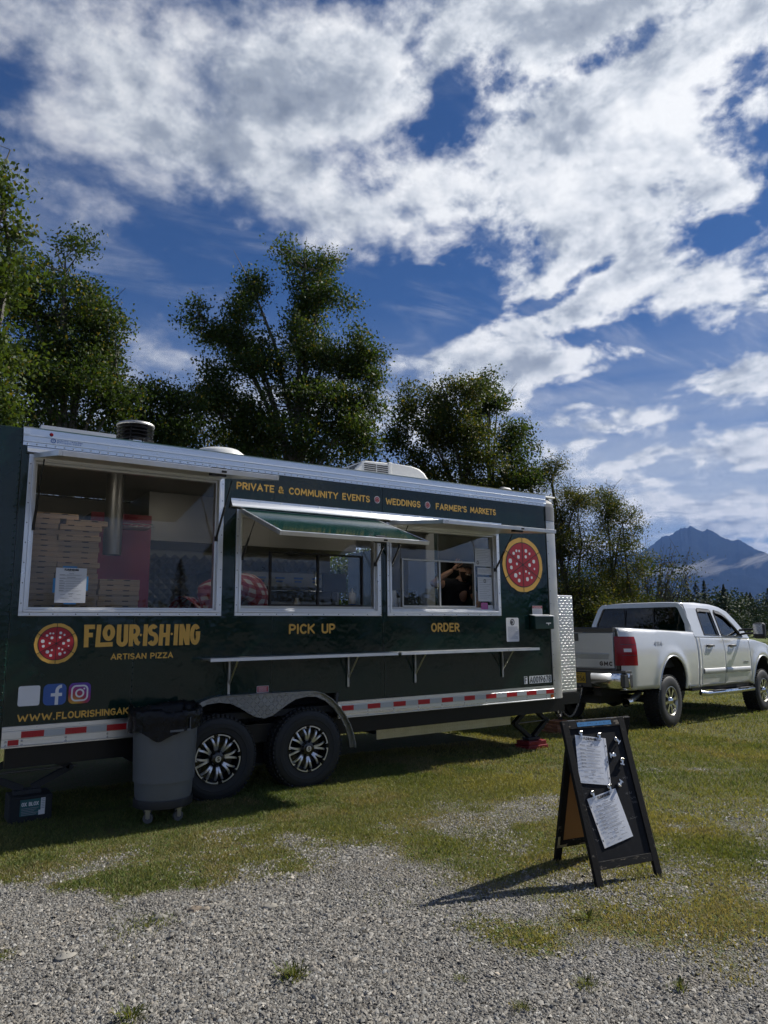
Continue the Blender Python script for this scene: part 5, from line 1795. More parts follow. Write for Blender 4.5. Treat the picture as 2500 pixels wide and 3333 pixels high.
for sg in (-1, 1):
    side_skin('bedside', -1.300, 1.052, bed_bot, lambda x: 1.493 - 0.035 * (x + 1.3) / 2.35, sg)
    side_skin('cab_corner', 1.068, 1.185, lambda x: 0.555, lambda x: 1.405, sg)
    for (nm, a, b_) in (('rear_door', 1.193, 2.152), ('front_door', 2.160, 3.315)):
        d = side_skin(nm, a, b_, lambda x: 0.560, lambda x: 1.405 - 0.020 * (x - 1.2), sg)
        hx = b_ - 0.90 if nm == 'rear_door' else b_ - 1.02
        hx = {'rear_door': 1.44, 'front_door': 2.38}[nm]
        yy = sg * (surf(hx, 1.235) + 0.004)
        mb = MB().tube([(hx, yy, 1.238), (hx + 0.03, yy + sg * 0.035, 1.240), (hx + 0.20, yy + sg * 0.037, 1.240), (hx + 0.25, yy, 1.238)], 0.019, 8)
        mb.build('handle', 'truck_trim', d, smooth=60)
        mb = MB().lathe([(0.0, 0.002), (0.055, 0.002), (0.058, -0.002)], (0, 0, 0), 20, 'y')
        mb.v = [(p[0] * 1.1 + hx + 0.10, sg * (surf(hx, 1.22) + 0.0015 + abs(p[1]) * 0.5), p[2] * 0.8 + 1.205) for p in mb.v]
        mb.build('handle_cup', 'badge_silver', d, smooth=60)
        m0, m1 = (1.26, 2.135) if nm == 'rear_door' else (2.178, 3.27)
        mb = MB()
        n_ = 10
        for i in range(n_):
            xa, xb = m0 + (m1 - m0) * i / n_, m0 + (m1 - m0) * (i + 1) / n_
            P = []
            for x in (xa, xb):
                for (z, o_) in ((0.765, 0.002), (0.775, 0.018), (0.845, 0.020), (0.858, 0.002)):
                    P.append((x, sg * (surf(x, z) + o_), z))
            mb.add(P, [(k, k + 1, 5 + k, 4 + k) for k in range(3)])
        mb.build('side_moulding', 'truck_mould', d, smooth=60)
    side_skin('front_fender', 3.325, 4.85, fen_bot, hood_z, sg)
    # wheel arch lips and dark liners
    for (c_, nm, lo) in ((RA, 'rear_arch', 0.56), (FA, 'front_arch', 0.54)):
        pts = [(c_[0] + (c_[2]) * math.cos(a), 0, c_[1] + c_[2] * math.sin(a)) for a in np.linspace(math.pi + 0.12, -0.12, 26)]
        mb = MB().tube([(p[0], sg * (surf(p[0], p[2]) + 0.0), p[2]) for p in pts], 0.014, 6)
        mb.build('arch_lip', 'truck_white', PK, smooth=60)
        mb = MB()
        for i in range(25):
            a, b_ = pts[i], pts[i + 1]
            mb.add([(a[0], sg * 0.97, a[2]), (b_[0], sg * 0.97, b_[2]), (b_[0], sg * 0.45, b_[2]), (a[0], sg * 0.45, a[2])], [(0, 1, 2, 3)])
        mb.build('arch_liner', 'under_body', PK)
    # tail lamp wrapping the corner
    mb = MB()
    xs = np.linspace(-1.312, -1.03, 9)
    zs = np.linspace(0.955, 1.375, 9)
    for x in xs:
        for j, z in enumerate(zs):
            x2 = x if not (x > -1.05 and z > 1.30) else x - 0.25 * (z - 1.30)
            mb.v.append((x2, sg * (surf(x2, z) + 0.011), z))
    for i in range(8):
        for j in range(8):
            mb.f.append([i * 9 + j, i * 9 + 9 + j, i * 9 + 10 + j, i * 9 + j + 1])
            mb.m.append(0)
    o_ = len(mb.v)
    for j, z in enumerate(zs):
        mb.v.append((-1.335, sg * 0.815, z))
    for j in range(8):
        mb.f.append([o_ + j, j, j + 1, o_ + j + 1])
        mb.m.append(0)
    tl = mb.build('tail_lamp', 'lamp_red', PK, smooth=60)
    mb = MB()
    for (x0, x1, z0, z1) in ((-1.27, -1.15, 1.15, 1.20),):
        xs = np.linspace(x0, x1, 5)
        P = [(x, sg * (surf(x, z) + 0.0145), z) for x in xs for z in (z0, z1)]
        mb.add(P, [(2 * i, 2 * i + 2, 2 * i + 3, 2 * i + 1) for i in range(4)])
    mb.build('reverse_lamp', 'lamp_clear', tl, smooth=60)
    mb = MB()
    for z in (1.10, 1.255):
        P = [(x, sg * (surf(x, q) + 0.0135), q) for x in np.linspace(-1.30, -1.045, 7) for q in (z, z + 0.008)]
        mb.add(P, [(2 * i, 2 * i + 2, 2 * i + 3, 2 * i + 1) for i in range(6)])
    mb.build('lamp_divider', 'badge_black', tl)

# bed: floor, inner walls, rails, tailgate
mb = MB().box(-1.28, 1.03, -0.80, 0.80, 0.88, 0.90)
mb.box(-1.28, 1.03, -0.86, -0.80, 0.90, 1.44).box(-1.28, 1.03, 0.80, 0.86, 0.90, 1.44).box(0.99, 1.03, -0.86, 0.86, 0.90, 1.46)
mb.build('bed_liner', 'truck_trim', PK)
for sg in (-1, 1):
    P = []
    xs = np.linspace(-1.30, 1.05, 16)
    mb = MB()
    for x in xs:
        zt = 1.493 - 0.035 * (x + 1.3) / 2.35
        for (y, z) in ((surf(x, zt) - 0.002, zt - 0.004), (surf(x, zt) - 0.02, zt + 0.010), (0.82, zt + 0.010), (0.80, zt - 0.05)):
            P.append((x, sg * y, z))
    mb.add(P, [(4 * i + k, 4 * i + 4 + k, 4 * i + 5 + k, 4 * i + 1 + k) for i in range(15) for k in range(3)])
    mb.build('bed_rail', 'truck_white', PK, smooth=50)
tg = MB().box(-1.335, -1.265, -0.795, 0.795, 0.905, 1.435).build('tailgate', 'truck_white', PK, bevel=0.014)
MB().prism([(-1.345, 1.437), (-1.345, 1.495), (-1.325, 1.513), (-1.26, 1.513), (-1.255, 1.437)], lambda u, v, d: (u, d, v), -0.80, 0.80).build('tailgate_cap', 'truck_trim', tg)
mb = MB().box(-1.345, -1.334, -0.22, 0.22, 1.305, 1.420)
mb.build('tailgate_handle_bezel', 'truck_trim', tg, bevel=0.008)
MB().box(-1.352, -1.3455, -0.15, 0.15, 1.345, 1.385).build('tailgate_handle', 'black_plastic', tg, bevel=0.003)
mb = MB()
mb.prism([(-1.334, 1.13), (-1.344, 1.120), (-1.334, 1.03)], lambda u, v, d: (u, d, v), -0.72, 0.72)
mb.build('tailgate_crease', 'truck_white', tg)


def rear(u, v, d=0.0):
    return (-1.3365 + d, -u, v)


write(MB(), 'GMC', 0.560, 0.945, 0.066, rear, width=0.215, stroke=0.26, gap=0.36).build('badge', 'badge_black', tg)
for sg in (-1,):
    mb = MB()
    fnb = lambda u, v, d=0.0: (u, -(surf(u, v) + 0.004 - d), v)
    write(mb, '4X4', -0.455, 1.235, 0.072, fnb, width=0.275, stroke=0.22, gap=0.34)
    mb.build('badge', 'badge_silver', PK)
    mb = MB()
    for i in range(5):
        mb.box(2.98 + 0.045 * i, 3.015 + 0.045 * i, -(surf(3.1, 0.94) + 0.006), -(surf(3.1, 0.94) + 0.002), 0.925, 0.955)
    mb.build('door_badge', 'badge_silver', PK)
# rear bumper
bp_ = [(-1.30, 0.885), (-1.49, 0.885), (-1.50, 0.850), (-1.30, 0.845)]
bm_ = MB().prism(bp_, lambda u, v, d: (u + 0.10 * max(0, abs(d) - 0.80) / 0.2, d, v), -1.0, 1.0).build('bumper', 'truck_trim', PK, bevel=0.01)
for sg in (-1, 1):
    mb = MB()
    P = []
    for d in (0.50, 0.60, 0.75, 0.88, 0.96, 1.005):
        off = 0.0 if d < 0.8 else 0.34 * ((d - 0.8) / 0.2) ** 2 * 0.6
        for (u, v) in ((-1.485, 0.845), (-1.500, 0.81), (-1.495, 0.70), (-1.470, 0.635), (-1.40, 0.615)):
            P.append((u + off, sg * d, v))
    mb.add(P, [(5 * i + k, 5 * i + 5 + k, 5 * i + 6 + k, 5 * i + 1 + k) for i in range(5) for k in range(4)])
    mb.build('chrome_bumper_end', 'chrome', bm_, smooth=50)
    MB().box(-1.42, -1.16, sg * 0.965 - 0.03, sg * 0.965 + 0.03, 0.64, 0.842).build('bumper_corner', 'truck_trim', bm_, bevel=0.02)
MB().box(-1.44, -1.30, -0.50, 0.50, 0.625, 0.843).build('bumper_step', 'truck_trim', bm_, bevel=0.012)
lp = MB().box(-1.452, -1.4465, -0.385, -0.080, 0.690, 0.842).build('licence_plate', 'plate_yellow', bm_)
write(MB(), 'A556', 0.0, 0.715, 0.078, lambda u, v, d: (-1.4545 + d, -0.192 - u, v), width=0.178, stroke=0.13, gap=0.28).build('plate_number', 'badge_black', lp)
write(MB(), 'ALASKA', 0.0, 0.812, 0.022, lambda u, v, d: (-1.4545 + d, -0.135 - u, v), width=0.20, stroke=0.18).build('plate_state', 'badge_black', lp)
MB().tube([(-0.3, -0.62, 0.50), (-0.8, -0.80, 0.47), (-1.22, -0.93, 0.44)], 0.045, 14, cap=False).build('exhaust', 'caster_metal', PK, smooth=50)
et = MB().lathe([(0.058, 0.0), (0.062, 0.16), (0.052, 0.165), (0.048, 0.0)], (0, 0, 0), 20, 'x').build('exhaust_tip', 'chrome', PK, smooth=40)
et.location = (-1.34, -0.955, 0.435)
et.rotation_euler = (0, 0, R(12))
MB().box(-1.55, -1.30, -0.05, 0.05, 0.52, 0.60).build('hitch', 'jack_steel', PK, bevel=0.008)
# under body
mb = MB().box(-1.30, 4.7, -0.55, -0.42, 0.50, 0.66).box(-1.30, 4.7, 0.42, 0.55, 0.50, 0.66).box(0.9, 3.4, -0.93, 0.93, 0.50, 0.58)
mb.tube([(0, -0.9, 0.40), (0, 0.9, 0.40)], 0.06, 10).tube([(3.9, -0.9, 0.40), (3.9, 0.9, 0.40)], 0.05, 10)
mb.lathe([(0.0, -0.16), (0.12, -0.12), (0.16, 0), (0.12, 0.12), (0, 0.16)], (0, 0, 0.40), 16, 'y')
mb.box(-1.2, -0.55, -0.45, 0.45, 0.38, 0.52)
mb.build('chassis', 'under_body', PK)

# greenhouse
GP = [(1.03, 1.385), (1.01, 1.60), (1.05, 1.86), (1.10, 1.935), (1.18, 1.962), (1.6, 1.975), (2.2, 1.966), (2.55, 1.925), (2.78, 1.855), (3.02, 1.705), (3.30, 1.470), (3.40, 1.375)]
GW = [[(1.435, 1.425), (1.455, 1.70), (1.485, 1.852), (1.53, 1.875), (2.00, 1.868), (2.035, 1.84), (2.045, 1.412)], [(2.15, 1.408), (2.165, 1.82), (2.20, 1.862), (2.42, 1.835), (2.62, 1.765), (2.85, 1.610), (3.07, 1.402)]]


def green_y(z):
    t_ = (z - 1.385) / 0.59
    return 0.962 - 0.185 * t_ - 0.05 * max(0, t_ - 0.85) / 0.15


for sg in (-1, 1):
    o = MB().sheet([GP] + GW, lambda u, v: (u, sg * green_y(v), v)).build('cab_side', 'truck_white', PK, smooth=None)
    md = o.modifiers.new('solidify', 'SOLIDIFY')
    md.thickness = 0.03
    md.offset = 0
    for k, gw in enumerate(GW):
        g_ = MB().sheet([gw], lambda u, v: (u, sg * (green_y(v) - 0.006), v)).build('side_window', 'truck_glass', PK)
        pts = [(u, sg * (green_y(v) + 0.016), v) for u, v in gw]
        MB().tube(pts + [pts[0]], 0.012, 5, cap=False).build('window_seal', 'black_plastic', g_, smooth=60)
        vis = gw[2:5] if k == 0 else gw[2:6]
        mb = MB()
        P = []
        for (u, v) in vis:
            P += [(u, sg * (green_y(v) + 0.018), v + 0.015), (u, sg * (green_y(v) + 0.050), v - 0.045)]
        mb.add(P, [(2 * i, 2 * i + 2, 2 * i + 3, 2 * i + 1) for i in range(len(vis) - 1)])
        mb.build('rain_visor', 'black_plastic', g_, solid=0.004)
    # mirror
    mb = MB().box(2.99, 3.12, min(sg * 1.19, sg * 1.40), max(sg * 1.19, sg * 1.40), 1.365, 1.655)
    mr = mb.build('door_mirror', 'black_plastic', PK, bevel=0.045)
    mb = MB().tube([(3.06, sg * 0.93, 1.44), (3.05, sg * 1.05, 1.46), (3.05, sg * 1.22, 1.47)], 0.020, 8).tube([(3.06, sg * 0.93, 1.52), (3.05, sg * 1.22, 1.54)], 0.020, 8)
    mb.build('mirror_arm', 'black_plastic', mr, smooth=50)
    mb = MB().box(2.978, 2.986, min(sg * 1.215, sg * 1.375), max(sg * 1.215, sg * 1.375), 1.45, 1.63)
    mb.build('mirror_glass', 'chrome', mr)
    mb = MB().tube([(1.05, sg * 1.0, 0.47), (1.15, sg * 1.06, 0.455), (2.2, sg * 1.07, 0.455), (3.15, sg * 1.06, 0.455), (3.25, sg * 1.0, 0.47)], 0.042, 12)
    sb_ = mb.build('step_bar', 'chrome', PK, smooth=50)
    for (a, b_) in ((1.35, 1.85), (2.45, 2.95)):
        MB().box(a, b_, min(sg * 1.03, sg * 1.11), max(sg * 1.03, sg * 1.11), 0.490, 0.504).build('step_pad', 'black_plastic', sb_, bevel=0.004)
# roof
mb = MB()
gp = GP[3:9]
P = []
for (x, z) in gp:
    for j in range(13):
        s_ = -1 + 2 * j / 12
        P.append((x + (0.02 if abs(s_) < 0.5 else 0.0), s_ * green_y(z) * 1.0, z + 0.030 * (1 - s_ ** 4)))
mb.add(P, [(13 * i + j, 13 * i + 13 + j, 13 * i + 14 + j, 13 * i + 1 + j) for i in range(len(gp) - 1) for j in range(12)])
rf = mb.build('roof', 'truck_white', PK, smooth=60, solid=0.02)
# cab back with the dark rear window
bo = [(-0.955, 1.37), (0.955, 1.37), (0.93, 1.58), (0.80, 1.88), (0.72, 1.955), (0.4, 1.970), (-0.4, 1.970), (-0.72, 1.955), (-0.80, 1.88), (-0.93, 1.58)]
wo_ = [(-0.845, 1.465), (0.845, 1.465), (0.83, 1.60), (0.715, 1.865), (0.68, 1.89), (-0.68, 1.89), (-0.715, 1.865), (-0.83, 1.60)]


def back(u, v):
    return (1.015 + 0.10 * max(0, v - 1.5), u, v)


MB().sheet([bo, wo_], back).build('cab_back', 'truck_white', PK, solid=0.03)
rw = MB().sheet([wo_], lambda u, v: (back(u, v)[0] + 0.008, u, v)).build('rear_window', 'truck_glass_dark', PK)
for s_ in (-0.27, 0.27):
    MB().box(1.022, 1.030, s_ - 0.008, s_ + 0.008, 1.47, 1.86).build('window_divider', 'black_plastic', rw)
bl_ = MB().box(1.045, 1.085, -0.215, 0.215, 1.925, 1.972).build('brake_lamp', 'lamp_red', PK, bevel=0.012)
MB().box(1.040, 1.044, -0.10, 0.10, 1.93, 1.967).build('cargo_lamp', 'lamp_clear', bl_)
# windscreen, hood, front
mb = MB()
P = [(2.80, s_ * 0.70, 1.862) for s_ in (-1, -0.33, 0.33, 1)] + [(3.46 - 0.06 * abs(s_), s_ * 0.90, 1.385) for s_ in (-1, -0.33, 0.33, 1)]
mb.add(P, [(k, k + 1, 5 + k, 4 + k) for k in range(3)])
mb.build('windscreen', 'truck_glass', PK)
mb = MB()
P = []
xs = [3.36, 3.6, 4.0, 4.4, 4.7, 4.86]
for x in xs:
    for j in range(11):
        s_ = -1 + 2 * j / 10
        P.append((x, s_ * (surf(x, hood_z(x)) - 0.004), hood_z(x) + 0.075 * (1 - abs(s_) ** 3) * (1 if x < 4.8 else 0.3)))
mb.add(P, [(11 * i + j, 11 * i + 11 + j, 11 * i + 12 + j, 11 * i + 1 + j) for i in range(5) for j in range(10)])
mb.build('hood', 'truck_white', PK, smooth=60)
MB().box(4.70, 4.90, -0.80, 0.80, 0.62, 1.03).build('grille', 'chrome', PK, bevel=0.03)
MB().box(4.72, 5.02, -0.98, 0.98, 0.50, 0.72).build('front_bumper', 'chrome', PK, bevel=0.05)
# dim cabin
mb = MB().box(1.06, 3.3, -0.90, 0.90, 0.60, 0.70)
mb.build('cabin_floor', 'under_body', PK)
for (x, y) in ((1.45, -0.42), (1.45, 0.42), (2.35, -0.42), (2.35, 0.42)):
    s_ = MB().box(x, x + 0.52, y - 0.28, y + 0.28, 0.92, 1.08).box(x - 0.12, x + 0.06, y - 0.26, y + 0.26, 1.0, 1.58).build('seat', 'truck_seat', PK, bevel=0.05)
    MB().box(x - 0.10, x + 0.0, y - 0.13, y + 0.13, 1.62, 1.80).build('headrest', 'truck_seat', s_, bevel=0.03)


def truck_wheel(x, sg):
    wh = bpy.data.objects.new('wheel', None)
    COL.objects.link(wh)
    wh.parent = PK
    wh.location = (x, sg * 0.965, 0.395)
    if sg > 0:
        wh.rotation_euler = (0, 0, math.pi)
    wh.empty_display_size = 0.1
    prof = [(0.215, 0.0), (0.222, 0.030), (0.245, 0.036), (0.285, 0.040), (0.335, 0.036), (0.365, 0.024), (0.378, 0.010), (0.382, -0.03), (0.383, -0.12), (0.382, -0.21), (0.365, -0.245), (0.23, -0.25)]
    mb = MB().lathe(prof, (0, 0, 0), 56, 'y')
    for k in range(44):
        for (yy, da, wt) in ((0.004, 0.0, 0.021), (0.055, 0.5, 0.020), (0.11, 0.1, 0.022), (0.165, 0.6, 0.020), (0.216, 0.2, 0.021)):
            a = 2 * math.pi * (k + da) / 44
            rd = np.array([math.cos(a), 0, math.sin(a)])
            tn = np.array([-math.sin(a), 0, math.cos(a)])
            mb.obox(rd * 0.388 + np.array([0, yy, 0]), rd * 0.011, tn * 0.018, np.array([0, wt, 0]))
    mb.build('tyre', 'tyre_rubber', wh, smooth=35)
    mb = MB().lathe([(0.222, 0.032), (0.212, 0.034), (0.204, 0.026), (0.196, -0.02), (0.186, -0.08), (0.0, -0.085)], (0, 0, 0), 40, 'y')
    mb.build('rim', 'caster_metal', wh, smooth=40)
    for k in range(8):
        a = 2 * math.pi * k / 8 + 0.2
        mb = MB()
        P = []
        for (r_, hw, yy) in ((0.055, 0.020, -0.012), (0.10, 0.018, -0.020), (0.15, 0.022, -0.016), (0.20, 0.034, -0.022)):
            for e_ in (-1, 1):
                an = a + e_ * math.atan2(hw, r_)
                P += [(r_ * math.cos(an), yy, r_ * math.sin(an)), (r_ * math.cos(an), yy + 0.04, r_ * math.sin(an))]
        mb.add(P, [q for i in range(3) for q in ((4 * i, 4 * i + 4, 4 * i + 6, 4 * i + 2), (4 * i, 4 * i + 1, 4 * i + 5, 4 * i + 4), (4 * i + 2, 4 * i + 6, 4 * i + 7, 4 * i + 3))])
        mb.build('spoke', 'chrome', wh, smooth=40)
    MB().lathe([(0.062, -0.02), (0.060, 0.020), (0.050, 0.034), (0.030, 0.048), (0.0, 0.05)], (0, 0, 0), 24, 'y').build('hub', 'chrome', wh, smooth=35)


for x in (0.0, 3.90):
    for sg in (-1, 1):
        truck_wheel(x, sg)


# ================================================================== things on the ground
def g0(x, y):
    return float(gz(x, y))


# wheeled rubbish bin
bc = (1.80, -0.335)
bz = g0(*bc)
BIN = thing('rubbish_bin', 'round grey rubbish bin on a black wheeled dolly beside the trailer wheels', 'bin', (bc[0], bc[1], bz))
mb = MB().lathe([(0.0, 0.150), (0.195, 0.150), (0.212, 0.160), (0.218, 0.185), (0.250, 0.700), (0.262, 0.702), (0.266, 0.715), (0.266, 0.775), (0.276, 0.785), (0.280, 0.815), (0.272, 0.828), (0.258, 0.824), (0.252, 0.80), (0.235, 0.30), (0.0, 0.28)], (bc[0], bc[1], bz), 56)
mb.build('bin_body', 'bin_grey', BIN, smooth=35)
mb = MB().lathe([(0.0, 0.105), (0.208, 0.105), (0.226, 0.112), (0.228, 0.150), (0.224, 0.172), (0.221, 0.172), (0.221, 0.148), (0.0, 0.146)], (bc[0], bc[1], bz), 40)
mb.build('dolly', 'bin_dolly', BIN, smooth=35)
camdir = math.atan2(CAM[1] - bc[1], CAM[0] - bc[0])
for k, a in enumerate((camdir + 0.70, camdir - 0.62, camdir + 2.4, camdir - 2.45)):
    x, y = bc[0] + 0.180 * math.cos(a), bc[1] + 0.180 * math.sin(a)
    al = camdir + (0.5, -0.2, 0.9, 0.1)[k] + math.pi / 2
    f = np.array([math.cos(al), math.sin(al), 0])
    s_ = np.array([-math.sin(al), math.cos(al), 0])
    mb = MB().tube([np.array([x, y, bz + 0.042]) - s_ * 0.013, np.array([x, y, bz + 0.042]) + s_ * 0.013], 0.038, 18)
    cw_ = mb.build('caster', 'caster_wheel', BIN, smooth=35)
    mb = MB()
    for q in (-1, 1):
        mb.obox(np.array([x, y, bz + 0.072]) + s_ * q * 0.018, f * 0.016, s_ * 0.0015, np.array([0, 0, 0.032]))
    mb.obox(np.array([x, y, bz + 0.100]), f * 0.024, s_ * 0.022, np.array([0, 0, 0.004]))
    mb.tube([np.array([x, y, bz + 0.042]) - s_ * 0.021, np.array([x, y, bz + 0.042]) + s_ * 0.021], 0.008, 8)
    mb.build('caster_fork', 'caster_metal', cw_)
hd = camdir + 0.55
mb = MB()
P = []
for a in np.linspace(camdir + 0.12, camdir + 0.70, 8):
    for z, r_ in ((0.690, 0.292), (0.705, 0.292)):
        P.append((bc[0] + r_ * math.cos(a), bc[1] + r_ * math.sin(a), bz + z))
mb.add(P, [(2 * i, 2 * i + 2, 2 * i + 3, 2 * i + 1) for i in range(7)])
mb.bar((bc[0] + 0.290 * math.cos(camdir + 0.69), bc[1] + 0.290 * math.sin(camdir + 0.69), bz + 0.69), (bc[0] + 0.290 * math.cos(camdir + 0.69), bc[1] + 0.290 * math.sin(camdir + 0.69), bz + 0.79), 0.012, 0.006)
mb.build('bin_handle', 'bin_grey', BIN, solid=0.006)
mb = MB()
P = []
for a in (camdir - 0.52, camdir - 0.40):
    for z in (0.722, 0.758):
        P.append((bc[0] + 0.2685 * math.cos(a), bc[1] + 0.2685 * math.sin(a), bz + z))
mb.add(P, [(0, 2, 3, 1)])
mb.build('bin_label', 'white_vinyl', BIN)
# the liner: a bag folded out over the rim, uneven hem, hollow inside
BAGT = thing('bin_bag', 'black plastic bag lining the grey bin with its hem folded over the rim', 'bag', (bc[0], bc[1], bz + 0.80))
mb = MB()
nA = 96
rows = []
rr = np.random.default_rng(4)
A_ = np.linspace(0, 2 * math.pi, nA, endpoint=False)
nz_ = sum(rr.normal() * np.sin(k * A_ + rr.uniform(0, 6)) / k ** 0.7 for k in range(1, 14))
nz2 = sum(rr.normal() * np.sin(k * A_ + rr.uniform(0, 6)) / k ** 0.4 for k in range(6, 30))
nz_, nz2 = nz_ / np.abs(nz_).max(), nz2 / np.abs(nz2).max()
hem = 0.11 + 0.035 * nz_ + 0.07 * np.exp(-((A_ - (camdir % (2 * math.pi)) + 0.05) / 0.42) ** 2)
prof = [(0.274, 'hem'), (0.286, -0.06), (0.290, -0.005), (0.288, 0.036), (0.276, 0.060), (0.258, 0.052), (0.243, 0.0), (0.228, -0.12), (0.205, -0.26), (0.12, -0.33), (0.0, -0.34)]
for (r_, h_) in prof:
    for i, a in enumerate(A_):
        if h_ == 'hem':
            z, q = 0.80 - hem[i], r_ + 0.014 + 0.012 * nz2[i]
        else:
            z, q = 0.80 + h_ + (0.026 * nz_[i] + 0.012 * nz2[i]) * (1 if h_ > -0.02 else 0.4), r_ + 0.012 * nz2[i] * (1 if r_ > 0.1 else 0) + (0.02 * nz2[(i * 3) % nA] if -0.3 < h_ < 0 and r_ < 0.25 else 0)
        mb.v.append((bc[0] + q * math.cos(a), bc[1] + q * math.sin(a), bz + z))
for j in range(len(prof) - 1):
    for i in range(nA):
        mb.f.append([j * nA + i, j * nA + (i + 1) % nA, (j + 1) * nA + (i + 1) % nA, (j + 1) * nA + i])
        mb.m.append(0)
mb.build('bag_film', 'bag_black', BAGT, smooth=180, fix=False)

# ------------------------------------------------------------------ sandwich board
FLp = np.array([3.384, -3.314, 0.0])
eu = np.array([0.439, -0.075, 0.0])
eu /= np.linalg.norm(eu)
WB, LB = 0.490, 0.925
zf = g0(3.6, -3.35)
FLp[2] = zf
ev = np.array([0.130, 0.236, 0.885])
ev = ev - eu * (ev @ eu)
ev /= np.linalg.norm(ev)
en = np.cross(eu, ev)
if en[1] > 0:
    en = -en                                       # towards the viewer
AF = thing('sandwich_board', 'black wooden sandwich board with worn frame standing on the gravel', 'sign board', tuple(FLp + eu * WB / 2))


def bd(u, v, d=0.0):
    """point on the front leaf; d lifts it towards the viewer"""
    return FLp + eu * u + ev * v + en * d


def leaf_bar(mb, u0, u1, v0, v1, d0, d1, f=bd):
    P = [f(u, v, d) for d in (d0, d1) for (u, v) in ((u0, v0), (u1, v0), (u1, v1), (u0, v1))]
    mb.add(P, [(0, 3, 2, 1), (4, 5, 6, 7), (0, 1, 5, 4), (1, 2, 6, 5), (2, 3, 7, 6), (3, 0, 4, 7)])
    return mb


BRf = FLp + eu * 0.0 + np.array([0.172, 0.480, 0.0])
TLp = bd(0, LB)
evb = TLp + np.array([0.012, 0.03, 0]) - BRf
evb = evb - eu * (evb @ eu)
LBk = np.linalg.norm(evb)
evb /= LBk
enb = np.cross(eu, evb)
if enb[1] < 0:
    enb = -enb


def bdb(u, v, d=0.0):
    return BRf + eu * u + evb * v + enb * d


for (f, nm, L_) in ((bd, 'front', LB), (bdb, 'back', LBk - 0.005)):
    for (a, b_) in ((0.0, 0.046), (WB - 0.046, WB)):
        leaf_bar(MB(), a, b_, 0.0, L_, -0.012, 0.012, f).build('leg_rail', 'board_wood', AF, bevel=0.002)
    leaf_bar(MB(), 0.0465, WB - 0.0465, L_ - 0.052, L_ - 0.001, -0.0115, 0.0115, f).build('cross_rail', 'board_rail', AF, bevel=0.002)
    leaf_bar(MB(), 0.0465, WB - 0.0465, 0.085, 0.130, -0.0115, 0.0115, f).build('cross_rail', 'board_rail', AF, bevel=0.002)
    if nm == 'front':
        leaf_bar(MB(), 0.0466, WB - 0.0466, 0.1305, L_ - 0.0525, -0.002, 0.004, f).build('chalk_panel', 'chalkboard', AF)
        leaf_bar(MB(), 0.0466, WB - 0.0466, 0.1305, L_ - 0.0525, -0.006, -0.0022, f).build('panel_back', 'hardboard', AF)
    else:
        leaf_bar(MB(), 0.0466, WB - 0.0466, 0.1305, L_ - 0.0525, -0.006, -0.001, f).build('panel_back', 'hardboard', AF)
        leaf_bar(MB(), 0.0466, WB - 0.0466, 0.1305, L_ - 0.0525, -0.0008, 0.004, f).build('chalk_panel', 'chalkboard', AF)
mb = MB()
for (a, b_, c_, d_) in ((0.002, 0.018, 0.09, 0.16), (0.0, 0.075, 0.088, 0.104)):
    leaf_bar(mb, a, b_, c_, d_, -0.0145, -0.0125, bdb)
mb.build('corner_brace', 'caster_metal', AF)
for x in (0.06, WB - 0.12):
    leaf_bar(MB(), x, x + 0.06, LB - 0.012, LB + 0.004, -0.028, -0.0125).build('hinge', 'caster_metal', AF)
# chalk remains
mb = MB()
rnd = random.Random(9)
for (u0, v0, n_) in ((0.375, 0.560, 4), (0.360, 0.470, 6), (0.395, 0.440, 4), (0.400, 0.415, 4), (0.355, 0.330, 6), (0.060, 0.500, 2), (0.060, 0.42, 2), (0.055, 0.30, 3), (0.06, 0.24, 3)):
    for i in range(n_):
        pts = [(u0 + 0.010 * i + rnd.uniform(0, 0.008), v0 + rnd.uniform(-0.006, 0.008)) for _ in range(4)]
        _ribbon(mb, pts, 0.0009, lambda u, v, d: bd(u, v, 0.0046 + 0.0001 * (i % 4)), 0)
mb.build('chalk_writing', 'chalk', AF)
# blue tape strip with pen writing
bt = leaf_bar(MB(), 0.112, 0.380, 0.884, 0.910, 0.0118, 0.0124).build('tape_strip', 'blue_tape', AF)
mb = MB()
for i in range(22):
    u0 = 0.122 + 0.0115 * i
    if i in (4, 5, 10, 13, 16):
        continue
    pts = [(u0 + rnd.uniform(0, 0.007), 0.890 + rnd.uniform(0, 0.013)) for _ in range(4)]
    _ribbon(mb, pts, 0.0008, lambda u, v, d: bd(u, v, 0.0128), 0)
mb.build('pen_writing', 'print_ink', bt)


def rot2(u0, v0, ang):
    c_, s_ = math.cos(R(ang)), math.sin(R(ang))
    return lambda u, v: (u0 + c_ * u - s_ * v, v0 + s_ * u + c_ * v)


